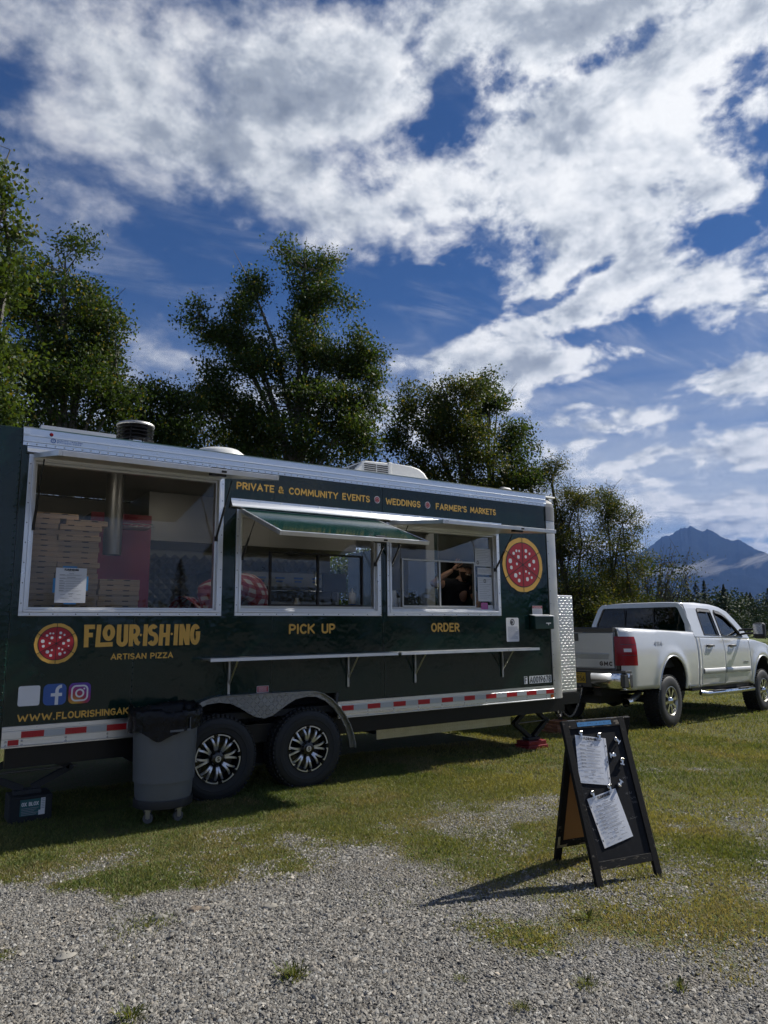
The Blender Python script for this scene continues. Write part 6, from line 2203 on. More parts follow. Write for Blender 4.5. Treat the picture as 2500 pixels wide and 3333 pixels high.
def menu_sheet(label, u0, v0, ang, hole_side, plane, w_=0.216, h_=0.279, group=None, base=0.007):
    """a printed sheet in a clear sleeve, its top left corner at (u0, v0) of a plane"""
    q = rot2(u0, v0, ang)

    def f(u, v, d=0.0):
        a, b_ = q(u, v)
        return plane(a, b_, base + d)
    org = tuple(f(w_ / 2, -h_))
    S_ = thing('menu_sheet', label, 'menu', org, group)
    mb = MB()
    n_ = 9
    for i in range(n_ + 1):
        for j in range(n_ + 1):
            u, v = w_ * i / n_, -h_ * j / n_
            mb.v.append(tuple(f(u, v, 0.004 * math.sin(3.1 * i / n_) * math.sin(2.2 * j / n_ + 0.6) * 0.9)))
    mb.f = [[i * (n_ + 1) + j, (i + 1) * (n_ + 1) + j, (i + 1) * (n_ + 1) + j + 1, i * (n_ + 1) + j + 1] for i in range(n_) for j in range(n_)]
    mb.m = [0] * len(mb.f)
    mb.build('paper', 'paper', S_, smooth=180, fix=False)
    fd = lambda u, v, d=0.0: f(u, v, 0.0052 - d)
    mb = MB()
    write(mb, 'FLOUR·ISH·ING', w_ * 0.27, -h_ * 0.085, h_ * 0.062, fd, width=w_ * 0.46, stroke=0.22)
    write(mb, 'ARTISAN PIZZA', w_ * 0.39, -h_ * 0.118, h_ * 0.014, fd, width=w_ * 0.22, stroke=0.2)
    mb.build('heading', 'print_ink', S_)
    mb = MB()
    rq = random.Random(5)

    def line(u, v, L_, t_=0.0028):
        _ribbon(mb, [(u * w_, -v * h_), ((u + L_) * w_, -v * h_)], t_ / 2, fd, 0.0, cap=False)
    line(0.42, 0.165, 0.16, 0.004)
    line(0.36, 0.270, 0.28, 0.0045)
    for i, v in enumerate((0.20, 0.30, 0.372, 0.44, 0.51, 0.58, 0.65)):
        line(0.12, v, rq.uniform(0.13, 0.2), 0.0045)
        line(0.34, v + 0.001, rq.uniform(0.40, 0.52), 0.0022)
        line(0.12, v + 0.022, rq.uniform(0.45, 0.7), 0.0022)
    line(0.42, 0.735, 0.16, 0.004)
    for u in (0.18, 0.42, 0.70):
        line(u, 0.765, 0.14, 0.003)
    line(0.45, 0.815, 0.11, 0.004)
    line(0.18, 0.865, 0.12, 0.003)
    line(0.18, 0.882, 0.28, 0.002)
    line(0.60, 0.882, 0.24, 0.002)
    line(0.44, 0.945, 0.14, 0.003)
    mb.build('print_lines', 'print_grey', S_)
    if hole_side:
        mb = MB()
        a, b_ = (-0.016, -0.0005) if hole_side < 0 else (w_ + 0.0005, w_ + 0.016)
        P = [f(u, v, d) for d in (0.0, 0.0008) for (u, v) in ((a, 0.0), (b_, 0.0), (b_, -h_), (a, -h_))]
        mb.add(P, [(0, 3, 2, 1), (4, 5, 6, 7), (0, 1, 5, 4), (1, 2, 6, 5), (2, 3, 7, 6), (3, 0, 4, 7)])
        mb.build('sleeve_edge', 'white_vinyl', S_)
        mb = MB()
        for v in (-0.045, -0.14, -0.235):
            _ribbon(mb, [((a + b_) / 2, v), ((a + b_) / 2, v - 0.006)], 0.003, lambda u, v, d: f(u, v, 0.0012), 0)
        mb.build('sleeve_holes', 'black_vinyl', S_)
    return S_


menu_sheet('white printed menu sheet clipped high on the black sandwich board', 0.082, 0.838, -9.0, 1, bd)
menu_sheet('white printed menu sheet clipped low and tilted on the sandwich board', 0.082, 0.470, 10.0, -1, bd)


def magnet_clip(label, u, v, ang, d=0.0045):
    base = bd(u, v, d)
    C_ = thing('magnet_clip', label, 'clip', tuple(base), 'silver magnet clips on the sandwich board')
    a = math.cos(R(ang)) * eu + math.sin(R(ang)) * ev
    b_ = -math.sin(R(ang)) * eu + math.cos(R(ang)) * ev

    def P3(p, q, r_):
        return base + a * p + b_ * q + en * r_
    mb = MB()
    n_ = 16
    for r_, h_ in ((0.0135, 0.0), (0.0135, 0.008), (0.011, 0.010), (0.0, 0.0105)):
        for k in range(n_):
            mb.v.append(tuple(P3(r_ * math.cos(2 * math.pi * k / n_), r_ * math.sin(2 * math.pi * k / n_), h_)))
    mb.f = [[j * n_ + k, j * n_ + (k + 1) % n_, (j + 1) * n_ + (k + 1) % n_, (j + 1) * n_ + k] for j in range(3) for k in range(n_)]
    mb.m = [0] * len(mb.f)
    mb.build('magnet', 'clip_metal', C_, smooth=40)
    mb = MB()
    mb.obox(P3(0, -0.012, 0.012), a * 0.007, b_ * 0.013, en * 0.0012)
    mb.obox(P3(0, -0.026, 0.008), a * 0.0155, b_ * 0.004, en * 0.0035)
    mb.obox(P3(0, 0.004, 0.014), a * 0.009, (b_ * 0.8 + en * 0.6) * 0.008, (en * 0.8 - b_ * 0.6) * 0.001)
    mb.build('jaw', 'clip_metal', C_, bevel=0.001)


for (lb, u, v, an) in (('silver clip holding the left corner of the upper menu sheet', 0.125, 0.846, -8), ('silver clip holding the right corner of the upper menu sheet', 0.262, 0.824, -8),
                       ('silver clip holding the left corner of the lower menu sheet', 0.112, 0.496, 10), ('silver clip holding the right corner of the lower menu sheet', 0.248, 0.520, 10),
                       ('empty silver clip nearest the top right of the sandwich board', 0.388, 0.790, 40), ('empty silver clip turned sideways right of the upper menu sheet', 0.338, 0.698, -90),
                       ('empty silver clip nearest the right frame of the sandwich board', 0.396, 0.664, -20), ('empty silver clip turned upside down beside the lower menu sheet', 0.330, 0.524, 140)):
    magnet_clip(lb, u, v, an)

# ------------------------------------------------------------------ jacks, blocks, chains
def scissor_jack(name, label, c, w_, h_, z0, mat, ang=0.0):
    J = thing(name, label, 'jack', (c[0], c[1], z0))
    ca, sa = math.cos(ang), math.sin(ang)
    f = lambda u, d, z: (c[0] + ca * u - sa * d, c[1] + sa * u + ca * d, z0 + z)
    mb = MB()
    mb.obox(f(0, 0, 0.018), np.array([ca, sa, 0]) * 0.10, np.array([-sa, ca, 0]) * 0.055, np.array([0, 0, 0.018]))
    mb.build('foot', mat, J, bevel=0.004)
    mb = MB().obox(f(0, 0, h_ - 0.012), np.array([ca, sa, 0]) * 0.09, np.array([-sa, ca, 0]) * 0.05, np.array([0, 0, 0.012]))
    mb.build('head', mat, J, bevel=0.004)
    zm = h_ * 0.52
    for s_ in (-1, 1):
        for (za, zb) in ((0.04, zm), (h_ - 0.03, zm)):
            mb = MB()
            for dd_ in (-0.024, 0.024):
                mb.bar(f(s_ * 0.035, dd_, za), f(s_ * w_ / 2, dd_, zb), 0.006, 0.046)
            mb.bar(f(s_ * 0.035, 0, za), f(s_ * w_ / 2, 0, zb), 0.046, 0.006)
            mb.build('arm', mat, J)
        MB().tube([f(s_ * w_ / 2, -0.035, zm), f(s_ * w_ / 2, 0.035, zm)], 0.018, 10).build('pivot', mat, J, smooth=40)
    MB().tube([f(-w_ / 2 - 0.02, 0, zm), f(w_ / 2 + 0.05, 0, zm)], 0.010, 8).build('screw', 'chain_steel', J, smooth=50)
    return J


gj = g0(6.75, 0.45)
scissor_jack('scissor_jack', 'black scissor jack on a red block under the front of the trailer', (6.62, 0.42), 0.56, 0.415, gj + 0.098, 'jack_steel')
mb = MB()
for i in range(2):
    mb.box(6.44, 6.80, 0.30, 0.54, gj - 0.005 + 0.052 * i, gj + 0.045 + 0.052 * i)
RB = thing('levelling_block', 'red plastic levelling block under the front scissor jack', 'block', (6.62, 0.42, gj))
for i in range(2):
    o = MB().box(6.45 + 0.02 * i, 6.79 - 0.02 * i, 0.30 + 0.01 * i, 0.54 - 0.01 * i, gj - 0.005 + 0.0515 * i, gj + 0.0455 + 0.0515 * i).build('block_layer', 'red_block', RB, bevel=0.006)
    mb = MB()
    for x in np.arange(6.49 + 0.02 * i, 6.76, 0.045):
        mb.box(x, x + 0.008, 0.2985 + 0.01 * i, 0.2995 + 0.01 * i, gj + 0.004 + 0.0515 * i, gj + 0.040 + 0.0515 * i)
    mb.build('rib', 'red_block', o)

gb = g0(0.92, 0.25)
OB = thing('jack_pad_block', 'black rubber jack block with a teal OX BLOX label under the rear jack', 'block', (0.93, 0.32, gb))
ob = MB().box(0.765, 1.075, 0.19, 0.47, gb - 0.01, gb + 0.195).build('pad', 'rubber_block', OB, bevel=0.01)
lb_ = MB().box(0.842, 0.988, 0.1875, 0.1893, gb + 0.050, gb + 0.172).build('label', 'teal_print', OB)
MB().box(0.990, 1.022, 0.1873, 0.1893, gb + 0.048, gb + 0.174).build('white_label', 'white_vinyl', OB)
MB().box(0.975, 0.9895, 0.1869, 0.1874, gb + 0.048, gb + 0.085).build('white_label', 'white_vinyl', OB)
write(MB(), 'OX BLOX', 0.852, gb + 0.122, 0.030, lambda u, v, d: (u, 0.1866 + d, v), width=0.122, stroke=0.2).build('lettering', 'white_vinyl', OB)
mb = MB()
for i in range(5):
    mb.box(0.852, 0.975 - 0.015 * (i % 3), 0.1862, 0.1873, gb + 0.104 - 0.012 * i, gb + 0.108 - 0.012 * i)
for i in range(6):
    mb.box(0.995, 1.018, 0.1860, 0.1871, gb + 0.160 - 0.013 * i, gb + 0.164 - 0.013 * i)
mb.build('print_lines', 'print_grey', OB)
scissor_jack('scissor_jack', 'dark scissor jack on the labelled block under the rear of the trailer', (0.90, 0.32), 0.64, 0.335, gb + 0.196, 'jack_dark')

# boards stacked under the tongue jack
for i in range(4):
    x, y = 8.05, 1.26
    z = g0(x, y) + 0.043 * i
    L_ = 0.50 - 0.07 * i
    rz = R((-6, 4, -3, 2)[i])
    mb = MB().obox((x, y, z + 0.0205), np.array([math.cos(rz), math.sin(rz), 0]) * L_ / 2, np.array([-math.sin(rz), math.cos(rz), 0]) * 0.125, (0, 0, 0.0205))
    single(mb, 'timber_board', 'lumber', ['lowest reddish board of the stack under the trailer tongue', 'second board from the ground under the trailer tongue', 'third board from the ground under the trailer tongue', 'topmost short board of the stack under the trailer tongue'][i], 'board', (x, y, z), 'boards stacked under the tongue', bevel=0.003)

# safety chains hanging from the tongue to the hitch
def link_mesh():
    mb = MB()
    pts = [(0.011 * math.cos(a), 0, 0.011 * math.sin(a) + (0.012 if math.sin(a) >= 0 else -0.012)) for a in np.linspace(0, 2 * math.pi, 13)[:-1]]
    mb.tube(pts + [pts[0]], 0.0045, 5, cap=False)
    me = bpy.data.meshes.new('link')
    me.from_pydata(mb.v, [], mb.f)
    me.materials.append(MT['chain_steel'])
    me.polygons.foreach_set('use_smooth', [True] * len(me.polygons))
    return me


LINK = link_mesh()
for k, (a, b_, sag, lb) in enumerate((((7.45, 0.72, 0.47), (8.32, 1.06, 0.56), 0.30, 'steel safety chain hanging lowest in front of the tongue'), ((7.30, 0.62, 0.46), (7.75, 0.90, 0.45), 0.20, 'short loop of steel chain hanging at the tongue side'))):
    a, b_ = np.array(a), np.array(b_)
    T_ = thing('safety_chain', lb, 'chain', tuple(a), 'chains at the trailer tongue')
    P = [a + (b_ - a) * t_ - np.array([0, 0, sag * 4 * t_ * (1 - t_)]) for t_ in np.linspace(0, 1, 60)]
    S_ = np.concatenate([[0], np.cumsum([np.linalg.norm(P[i + 1] - P[i]) for i in range(59)])])
    n_ = int(S_[-1] / 0.037)
    for i in range(n_):
        s_ = (i + 0.5) * S_[-1] / n_
        j = min(int(np.searchsorted(S_, s_)), 58)
        d = Vector(P[j + 1] - P[j - 1]).normalized()
        o = bpy.data.objects.new('link', LINK)
        COL.objects.link(o)
        o.parent = T_
        o.location = Vector(P[j] - a)
        o.rotation_mode = 'QUATERNION'
        o.rotation_quaternion = d.to_track_quat('Z', 'Y') @ Vector((0, 0, 1)).rotation_difference(Vector((0, 0, 1)))
        from mathutils import Quaternion
        o.rotation_quaternion = d.to_track_quat('Z', 'Y') @ Quaternion((0, 0, 1), (math.pi / 2) * (i % 2))

# ------------------------------------------------------------------ things behind the windows
ORD = ['lowest', 'second', 'third', 'fourth', 'fifth', 'sixth', 'seventh', 'eighth', 'ninth', 'tenth', 'eleventh', 'twelfth', 'thirteenth', 'fourteenth', 'fifteenth', 'sixteenth', 'seventeenth', 'eighteenth', 'nineteenth', 'twentieth', 'twenty-first']
PB = thing('pizza_box', 'x', 'box', (0, 0, 0), 'pizza boxes stacked behind the wide window', world=False)
MB().box(-0.172, 0.172, 0.0, 0.34, 0.0, 0.0440).build('carton', 'cardboard', PB, bevel=0.002)
MB().box(-0.1725, 0.1725, -0.0012, 0.001, 0.0335, 0.0347).build('lid_edge', 'cardboard_slot', PB)
for x in (-0.085, 0.06):
    MB().box(x - 0.026, x + 0.026, -0.0018, -0.0002, 0.0340, 0.0415).build('slot', 'cardboard_slot', PB)
rb_ = random.Random(2)
first = True
for (cx, n_, nm, yf) in ((0.835, 19, 'the leftmost tall stack of brown pizza boxes', 0.30), (1.180, 18, 'the middle tall stack of brown pizza boxes', 0.31), (1.535, 7, 'the short stack of brown pizza boxes', 0.30)):
    for i in range(n_):
        o = PB if first else copy_tree(PB)
        first = False
        dx_ = rb_.uniform(-0.012, 0.012)
        if i == n_ - 1 and n_ > 10:
            dx_ = 0.16 if cx < 1 else 0.06
        o.location = (cx + dx_, yf + rb_.uniform(-0.01, 0.012), 1.597 + 0.0463 * i)
        o.rotation_euler = (0, 0, R(rb_.uniform(-2.2, 2.2)))
        ordn = 'topmost' if i == n_ - 1 else (ORD[i] if i == 0 else ORD[i] + ' from below')
        o['label'] = 'pizza box, ' + ordn + ' in ' + nm
# menu taped inside the wide window
mw = menu_sheet('white menu sheet taped inside the wide window before pizza boxes', 0.970, 1.985, 0.0, 0, lambda u, v, d=0.0: (u, 0.037 - d, v), 0.236, 0.285, base=0.001)
for (a, b_, c_, d_) in ((1.02, 1.13, 1.975, 2.000), (0.952, 0.978, 1.78, 1.90), (1.200, 1.222, 1.80, 1.92), (1.04, 1.135, 1.688, 1.704)):
    MB().box(a, b_, 0.0372, 0.0378, c_, d_).build('tape', 'blue_tape', mw)
# papers in the order window
DOC = lambda u, v, d=0.0: (u, 0.0365 - d, v)
for (lb, x0, x1, z0, z1, mat, nl) in (('white licence paper, topmost in the order window', 5.453, 5.700, 2.170, 2.377, 'paper', 9), ('small pale certificate in the middle of the order window papers', 5.485, 5.703, 2.073, 2.152, 'paper', 4),
                                      ('white permit paper with a round seal, lowest in the order window', 5.484, 5.701, 1.762, 2.043, 'paper', 12), ('pink note stuck at the bottom of the order window', 5.524, 5.627, 1.669, 1.746, 'pink_paper', 4),
                                      ('small grey slip beside the pink note in the order window', 5.633, 5.706, 1.669, 1.719, 'paper', 3)):
    nt = thing('notice', lb, 'notice', ((x0 + x1) / 2, 0.036, z0), 'papers in the order window')
    MB().box(x0, x1, 0.0352, 0.0364, z0, z1).build('sheet', mat, nt)
    mb = MB()
    for i in range(nl):
        z = z1 - 0.02 - (z1 - z0 - 0.03) * i / nl
        mb.box(x0 + 0.02, x1 - 0.02 - 0.03 * (i % 3), 0.0344, 0.0350, z - 0.0035, z)
    mb.build('print_lines', 'print_grey', nt)
    if z1 - z0 > 0.2:
        mb = MB()
        _ribbon(mb, _arc((x0 + x1) / 2 if z0 < 2 else x0 + 0.04, z1 - 0.045 if z0 < 2 else z0 + 0.04, 0.014, 0.018, 0, 360, 14), 0.004, lambda u, v, d: (u, 0.0338, v), 0)
        mb.build('seal_mark', 'print_ink', nt)
# kitchen things on the counter
tr_ = MB().lathe([(0.0, 0.0), (0.055, 0.0), (0.057, 0.004), (0.057, 0.276), (0.055, 0.28), (0.020, 0.28), (0.020, 0.27)], (4.465, 0.33, 1.597), 24)
T_ = thing('paper_towel_roll', 'white paper towel roll standing at the left of the order window', 'paper towel', (4.465, 0.33, 1.597))
tr_.build('roll', 'white_vinyl', T_, smooth=40)
MB().tube([(4.465, 0.33, 1.86), (4.465, 0.33, 1.90)], 0.006, 8).build('holder_rod', 'chrome', T_)
T_ = thing('squeeze_bottle', 'white squeeze bottle with a blue base in the pick up window', 'bottle', (3.96, 0.33, 1.597))
MB().lathe([(0.0, 0.13), (0.036, 0.13), (0.037, 0.235), (0.030, 0.25), (0.0, 0.25)], (3.96, 0.33, 1.597), 18).build('cap', 'white_vinyl', T_, smooth=40)
MB().lathe([(0.0, 0.0), (0.037, 0.0), (0.037, 0.129), (0.0, 0.129)], (3.96, 0.33, 1.597), 18).build('body', 'blue_vinyl', T_, smooth=40)
MB().lathe([(0.010, 0.25), (0.004, 0.30), (0.0, 0.30)], (3.96, 0.33, 1.597), 10).build('nozzle', 'white_vinyl', T_, smooth=40)
T_ = thing('sauce_bottle', 'grey capped bottle beside tongs in the pick up window', 'bottle', (3.36, 0.45, 1.597))
MB().lathe([(0.0, 0.0), (0.038, 0.0), (0.038, 0.14), (0.022, 0.17), (0.022, 0.20), (0.0, 0.20)], (3.36, 0.45, 1.597), 18).build('body', 'aluminium_dull', T_, smooth=40)
MB().lathe([(0.024, 0.19), (0.024, 0.225), (0.0, 0.225)], (3.36, 0.45, 1.597), 14).build('cap', 'black_plastic', T_, smooth=40)
T_ = thing('tongs', 'steel kitchen tongs lying in the pick up window', 'tongs', (3.10, 0.40, 1.60))
MB().tube([(2.95, 0.38, 1.66), (3.08, 0.39, 1.645), (3.22, 0.40, 1.675), (3.26, 0.40, 1.665)], 0.006, 6).build('arm', 'chrome', T_, smooth=50)
MB().tube([(2.95, 0.38, 1.66), (3.08, 0.41, 1.625), (3.22, 0.43, 1.64), (3.26, 0.43, 1.63)], 0.006, 6).build('arm', 'chrome', T_, smooth=50)
T_ = thing('card_reader', 'dark payment tablet on the counter behind the order window glass', 'tablet', (4.72, 0.35, 1.597))
MB().obox((4.72, 0.36, 1.76), (0.14, 0, 0), (0, 0.03, 0.13), (0, 0.006, -0.0014)).build('screen', 'black_plastic', T_, bevel=0.004)
MB().box(4.68, 4.76, 0.33, 0.43, 1.597, 1.66).build('stand', 'black_plastic', T_)
MB().box(4.55, 4.60, 0.30, 0.40, 1.597, 1.80).build('cup_sleeve', 'white_vinyl', T_)


# ------------------------------------------------------------------ people
def skinned(name, joints, bones, mat, parent, sub=2):
    me = bpy.data.meshes.new(name)
    off = tuple(parent['off'])
    names = list(joints)
    me.from_pydata([tuple(np.array(joints[k][0]) - np.array(off)) for k in names], [(names.index(a), names.index(b_)) for a, b_ in bones], [])
    me.materials.append(MT[mat])
    o = bpy.data.objects.new(name, me)
    COL.objects.link(o)
    o.parent = parent
    o['off'] = off
    md = o.modifiers.new('skin', 'SKIN')
    md.use_smooth_shade = True
    sv = me.skin_vertices[0].data if me.skin_vertices else None
    if sv is None:
        bm = bmesh.new()
        bm.from_mesh(me)
        bm.verts.layers.skin.verify()
        bm.to_mesh(me)
        bm.free()
        sv = me.skin_vertices[0].data
    for i, k in enumerate(names):
        r_ = joints[k][1]
        sv[i].radius = r_ if hasattr(r_, '__len__') else (r_, r_)
    sv[0].use_root = True
    md2 = o.modifiers.new('subsurf', 'SUBSURF')
    md2.levels = md2.render_levels = sub
    return o


# the cook waving from the order window
P1 = thing('person', 'bearded person in dark shirt and cap waving from the order window', 'person', (5.68, 0.80, 0.72))
J = {'pelvis': ((5.72, 0.92, 1.42), (0.15, 0.12)), 'waist': ((5.70, 0.84, 1.62), (0.14, 0.11)), 'chest': ((5.67, 0.70, 1.88), (0.155, 0.115)), 'neck': ((5.71, 0.62, 2.03), 0.062), 'skull': ((5.735, 0.585, 2.10), 0.07),
     'kneeL': ((5.62, 0.90, 1.05), 0.07), 'footL': ((5.62, 0.95, 0.76), 0.05), 'kneeR': ((5.84, 0.90, 1.05), 0.07), 'footR': ((5.84, 0.95, 0.76), 0.05),
     'shA': ((5.48, 0.62, 1.99), 0.066), 'elA': ((5.17, 0.50, 1.98), 0.044), 'foA': ((5.29, 0.44, 2.07), 0.040), 'wrA': ((5.415, 0.40, 2.150), 0.027),
     'shB': ((5.86, 0.62, 1.97), 0.066), 'elB': ((5.90, 0.50, 1.74), 0.046), 'wrB': ((5.74, 0.42, 1.655), 0.029)}
B = [('pelvis', 'waist'), ('waist', 'chest'), ('chest', 'neck'), ('neck', 'skull'), ('chest', 'shA'), ('shA', 'elA'), ('elA', 'foA'), ('foA', 'wrA'), ('chest', 'shB'), ('shB', 'elB'), ('elB', 'wrB'), ('pelvis', 'kneeL'), ('kneeL', 'footL'), ('pelvis', 'kneeR'), ('kneeR', 'footR')]
skinned('body', J, B, 'skin', P1)
sl_ = {k: J[k] for k in ('pelvis', 'waist', 'chest', 'shA', 'shB')}
sl_ = {'pelvis': (J['pelvis'][0], (0.175, 0.14)), 'waist': (J['waist'][0], (0.165, 0.135)), 'chest': (J['chest'][0], (0.180, 0.140)), 'collar': ((5.70, 0.635, 2.00), 0.085), 'shA': (J['shA'][0], 0.086), 'cuA': ((5.34, 0.565, 1.985), 0.076), 'shB': (J['shB'][0], 0.086), 'cuB': ((5.885, 0.555, 1.84), 0.076)}
skinned('shirt', sl_, [('pelvis', 'waist'), ('waist', 'chest'), ('chest', 'collar'), ('chest', 'shA'), ('shA', 'cuA'), ('chest', 'shB'), ('shB', 'cuB')], 'black_shirt', P1)
# head: an egg with brow, nose and jaw, tilted towards the raised hand
HC = np.array([5.745, 0.560, 2.145])
hm_ = Matrix.Rotation(R(16), 3, 'Y') @ Matrix.Rotation(R(-10), 3, 'Z')
mb = MB()
nu, nv = 28, 20
for j in range(nv + 1):
    ph = math.pi * j / nv
    for i in range(nu):
        th = 2 * math.pi * i / nu
        x, y, z = math.sin(ph) * math.cos(th) * 0.076, math.sin(ph) * math.sin(th) * 0.096, math.cos(ph) * 0.116
        if z < 0:
            x *= 1 - 0.30 * (-z / 0.116) ** 1.5
            y *= 1 - 0.18 * (-z / 0.116)
        if y < -0.05:
            q = math.exp(-((x / 0.013) ** 2)) * math.exp(-(((z + 0.012) / 0.026) ** 2))
            y -= 0.026 * q
            y += 0.010 * math.exp(-(((abs(x) - 0.032) / 0.016) ** 2)) * math.exp(-(((z - 0.012) / 0.014) ** 2))
        mb.v.append(tuple(HC + np.array(hm_ @ Vector((x, y, z)))))
mb.f = [[j * nu + i, j * nu + (i + 1) % nu, (j + 1) * nu + (i + 1) % nu, (j + 1) * nu + i] for j in range(nv) for i in range(nu)]
mb.m = [0] * len(mb.f)
hd_ = mb.build('head', 'skin', P1, smooth=180)


def hp(x, y, z):
    return HC + np.array(hm_ @ Vector((x, y, z)))


for s_ in (-1, 1):
    mb = MB()
    for q in range(1):
        mb.lathe([(0.0, 0.009), (0.006, 0.007), (0.009, 0.0), (0.006, -0.007), (0.0, -0.009)], tuple(hp(s_ * 0.031, -0.080, 0.012)), 10, 'y')
    mb.build('eye', 'eye_white', hd_, smooth=180)
    MB().lathe([(0.0, 0.0015), (0.0045, 0.0)], tuple(hp(s_ * 0.031, -0.0895, 0.012)), 8, 'y').build('pupil', 'cap_black', hd_)
    mb = MB()
    mb.lathe([(0.0, 0.010), (0.020, 0.006), (0.026, 0.0), (0.020, -0.006), (0.0, -0.010)], (0, 0, 0), 12, 'x')
    mb.v = [tuple(hp(s_ * 0.078 + p[0] * 0.8, 0.005 + p[1] * 0.8, -0.004 + p[2] * 1.2)) for p in mb.v]
    mb.build('ear', 'skin', hd_, smooth=180)
mb = MB()                                                   # beard wraps jaw and chin
for j in range(9):
    ph = math.pi * (0.56 + 0.42 * j / 8)
    for i in range(19):
        th = math.pi + 0.10 + (math.pi - 0.20) * i / 18
        x, y, z = math.sin(ph) * math.cos(th) * 0.082, math.sin(ph) * math.sin(th) * 0.101, math.cos(ph) * 0.124
        x *= 1 - 0.26 * (-z / 0.116) ** 1.5
        y *= 1 - 0.15 * (-z / 0.116)
        if abs(x) < 0.035 and z > -0.045:
            y += 0.012
        mb.v.append(tuple(hp(x, y, z)))
mb.f = [[j * 19 + i, j * 19 + i + 1, (j + 1) * 19 + i + 1, (j + 1) * 19 + i] for j in range(8) for i in range(18)]
mb.m = [0] * len(mb.f)
mb.build('beard', 'beard', hd_, smooth=180, fix=False)
mb = MB()
P = [tuple(hp(x, -0.0965 + 4.0 * x * x, -0.052 + 5.5 * x * x + dz_)) for x in np.linspace(-0.024, 0.024, 9) for dz_ in (0.0, 0.009)]
mb.add(P, [(2 * i, 2 * i + 2, 2 * i + 3, 2 * i + 1) for i in range(8)])
mb.build('smile', 'teeth', hd_)
mb = MB()                                                   # cap with a brim
for j in range(9):
    ph = math.pi * 0.5 * j / 8
    for i in range(24):
        th = 2 * math.pi * i / 24
        mb.v.append(tuple(hp(math.sin(ph) * math.cos(th) * 0.086, 0.004 + math.sin(ph) * math.sin(th) * 0.106, 0.036 + math.cos(ph) * 0.098)))
mb.f = [[j * 24 + i, j * 24 + (i + 1) % 24, (j + 1) * 24 + (i + 1) % 24, (j + 1) * 24 + i] for j in range(8) for i in range(24)]
mb.m = [0] * len(mb.f)
cp = mb.build('cap', 'cap_black', P1, smooth=180)
mb = MB()
P = []
for i in range(11):
    th = math.pi + math.pi * (0.14 + 0.72 * i / 10)
    for (rx, ry, dz_) in ((0.084, 0.104, 0.040), (0.080, 0.168, 0.026)):
        P.append(tuple(hp(math.cos(th) * rx, math.sin(th) * ry, dz_)))
mb.add(P, [(2 * i, 2 * i + 2, 2 * i + 3, 2 * i + 1) for i in range(10)])
mb.build('brim', 'cap_black', cp, solid=0.006)


def hand(parent, wrist, out, side_v, palm_n, spread, curl, thumb=1):
    """palm and five fingers; out points to the fingertips, side_v to the thumb side, palm_n out of the palm"""
    o_, s_, n_ = (np.asarray(q, float) / np.linalg.norm(q) for q in (out, side_v, palm_n))
    w0 = np.asarray(wrist, float)
    H_ = {'wrist': (w0, 0.024), 'palm': (w0 + o_ * 0.045, (0.040, 0.018)), 'knuckles': (w0 + o_ * 0.082, (0.038, 0.015))}
    skinned('hand', H_, [('wrist', 'palm'), ('palm', 'knuckles')], 'skin', parent, 2)
    for k, (sd_, L_) in enumerate(((0.030, 0.070), (0.010, 0.080), (-0.010, 0.075), (-0.029, 0.058))):
        dr = o_ + s_ * sd_ * spread
        dr /= np.linalg.norm(dr)
        a = w0 + o_ * 0.070 + s_ * sd_
        d2 = dr + n_ * curl
        d2 /= np.linalg.norm(d2)
        d3 = dr + n_ * curl * 2.0
        d3 /= np.linalg.norm(d3)
        p1 = a + dr * (0.018 + L_ * 0.38)
        p2 = p1 + d2 * L_ * 0.34
        p3 = p2 + d3 * L_ * 0.28
        skinned('finger', {'a': (a, 0.0095), 'b': (p1, 0.0088), 'c': (p2, 0.0078), 'd': (p3, 0.0065)}, [('a', 'b'), ('b', 'c'), ('c', 'd')], 'skin', parent, 2)
    a = w0 + o_ * 0.030 + s_ * 0.024
    p1 = a + (s_ * 0.75 + o_ * 0.55) * 0.042
    p2 = p1 + (s_ * 0.55 + o_ * 0.75 + n_ * 0.2) * 0.032
    skinned('thumb', {'a': (a, 0.014), 'b': (p1, 0.0105), 'c': (p2, 0.008)}, [('a', 'b'), ('b', 'c')], 'skin', parent, 2)


hand(P1, (5.415, 0.40, 2.150), (0.62, -0.12, 0.72), (0.74, 0.0, -0.60), (0.1, -1.0, 0.05), 9.0, 0.16)
hand(P1, (5.735, 0.415, 1.652), (-0.92, -0.35, -0.12), (0.1, -0.5, 0.6), (0, 0.1, -1), 3.0, 0.35)

# the cook in the checked shirt, bent down over the counter between the windows
P2 = thing('person', 'person in red and white checked shirt bending down behind the counter', 'person', (2.55, 0.95, 0.72))
J = {'pelvis': ((2.40, 1.00, 1.46), (0.10, 0.09)), 'waist': ((2.50, 0.84, 1.68), (0.09, 0.08)), 'chest': ((2.72, 0.66, 1.86), (0.11, 0.09)), 'neck': ((2.93, 0.78, 1.84), 0.06), 'head': ((3.02, 0.92, 1.76), 0.085), 'crown': ((3.06, 0.98, 1.70), 0.075),
     'shA': ((2.88, 0.50, 1.88), 0.07), 'elA': ((2.98, 0.46, 1.66), 0.05), 'wrA': ((3.02, 0.70, 1.62), 0.032), 'shB': ((2.70, 0.92, 1.90), 0.07), 'elB': ((2.95, 1.12, 1.72), 0.05), 'wrB': ((3.12, 1.0, 1.62), 0.03),
     'kneeL': ((2.34, 0.86, 1.08), 0.08), 'footL': ((2.32, 0.95, 0.78), 0.05), 'kneeR': ((2.50, 1.10, 1.08), 0.08), 'footR': ((2.48, 1.15, 0.78), 0.05)}
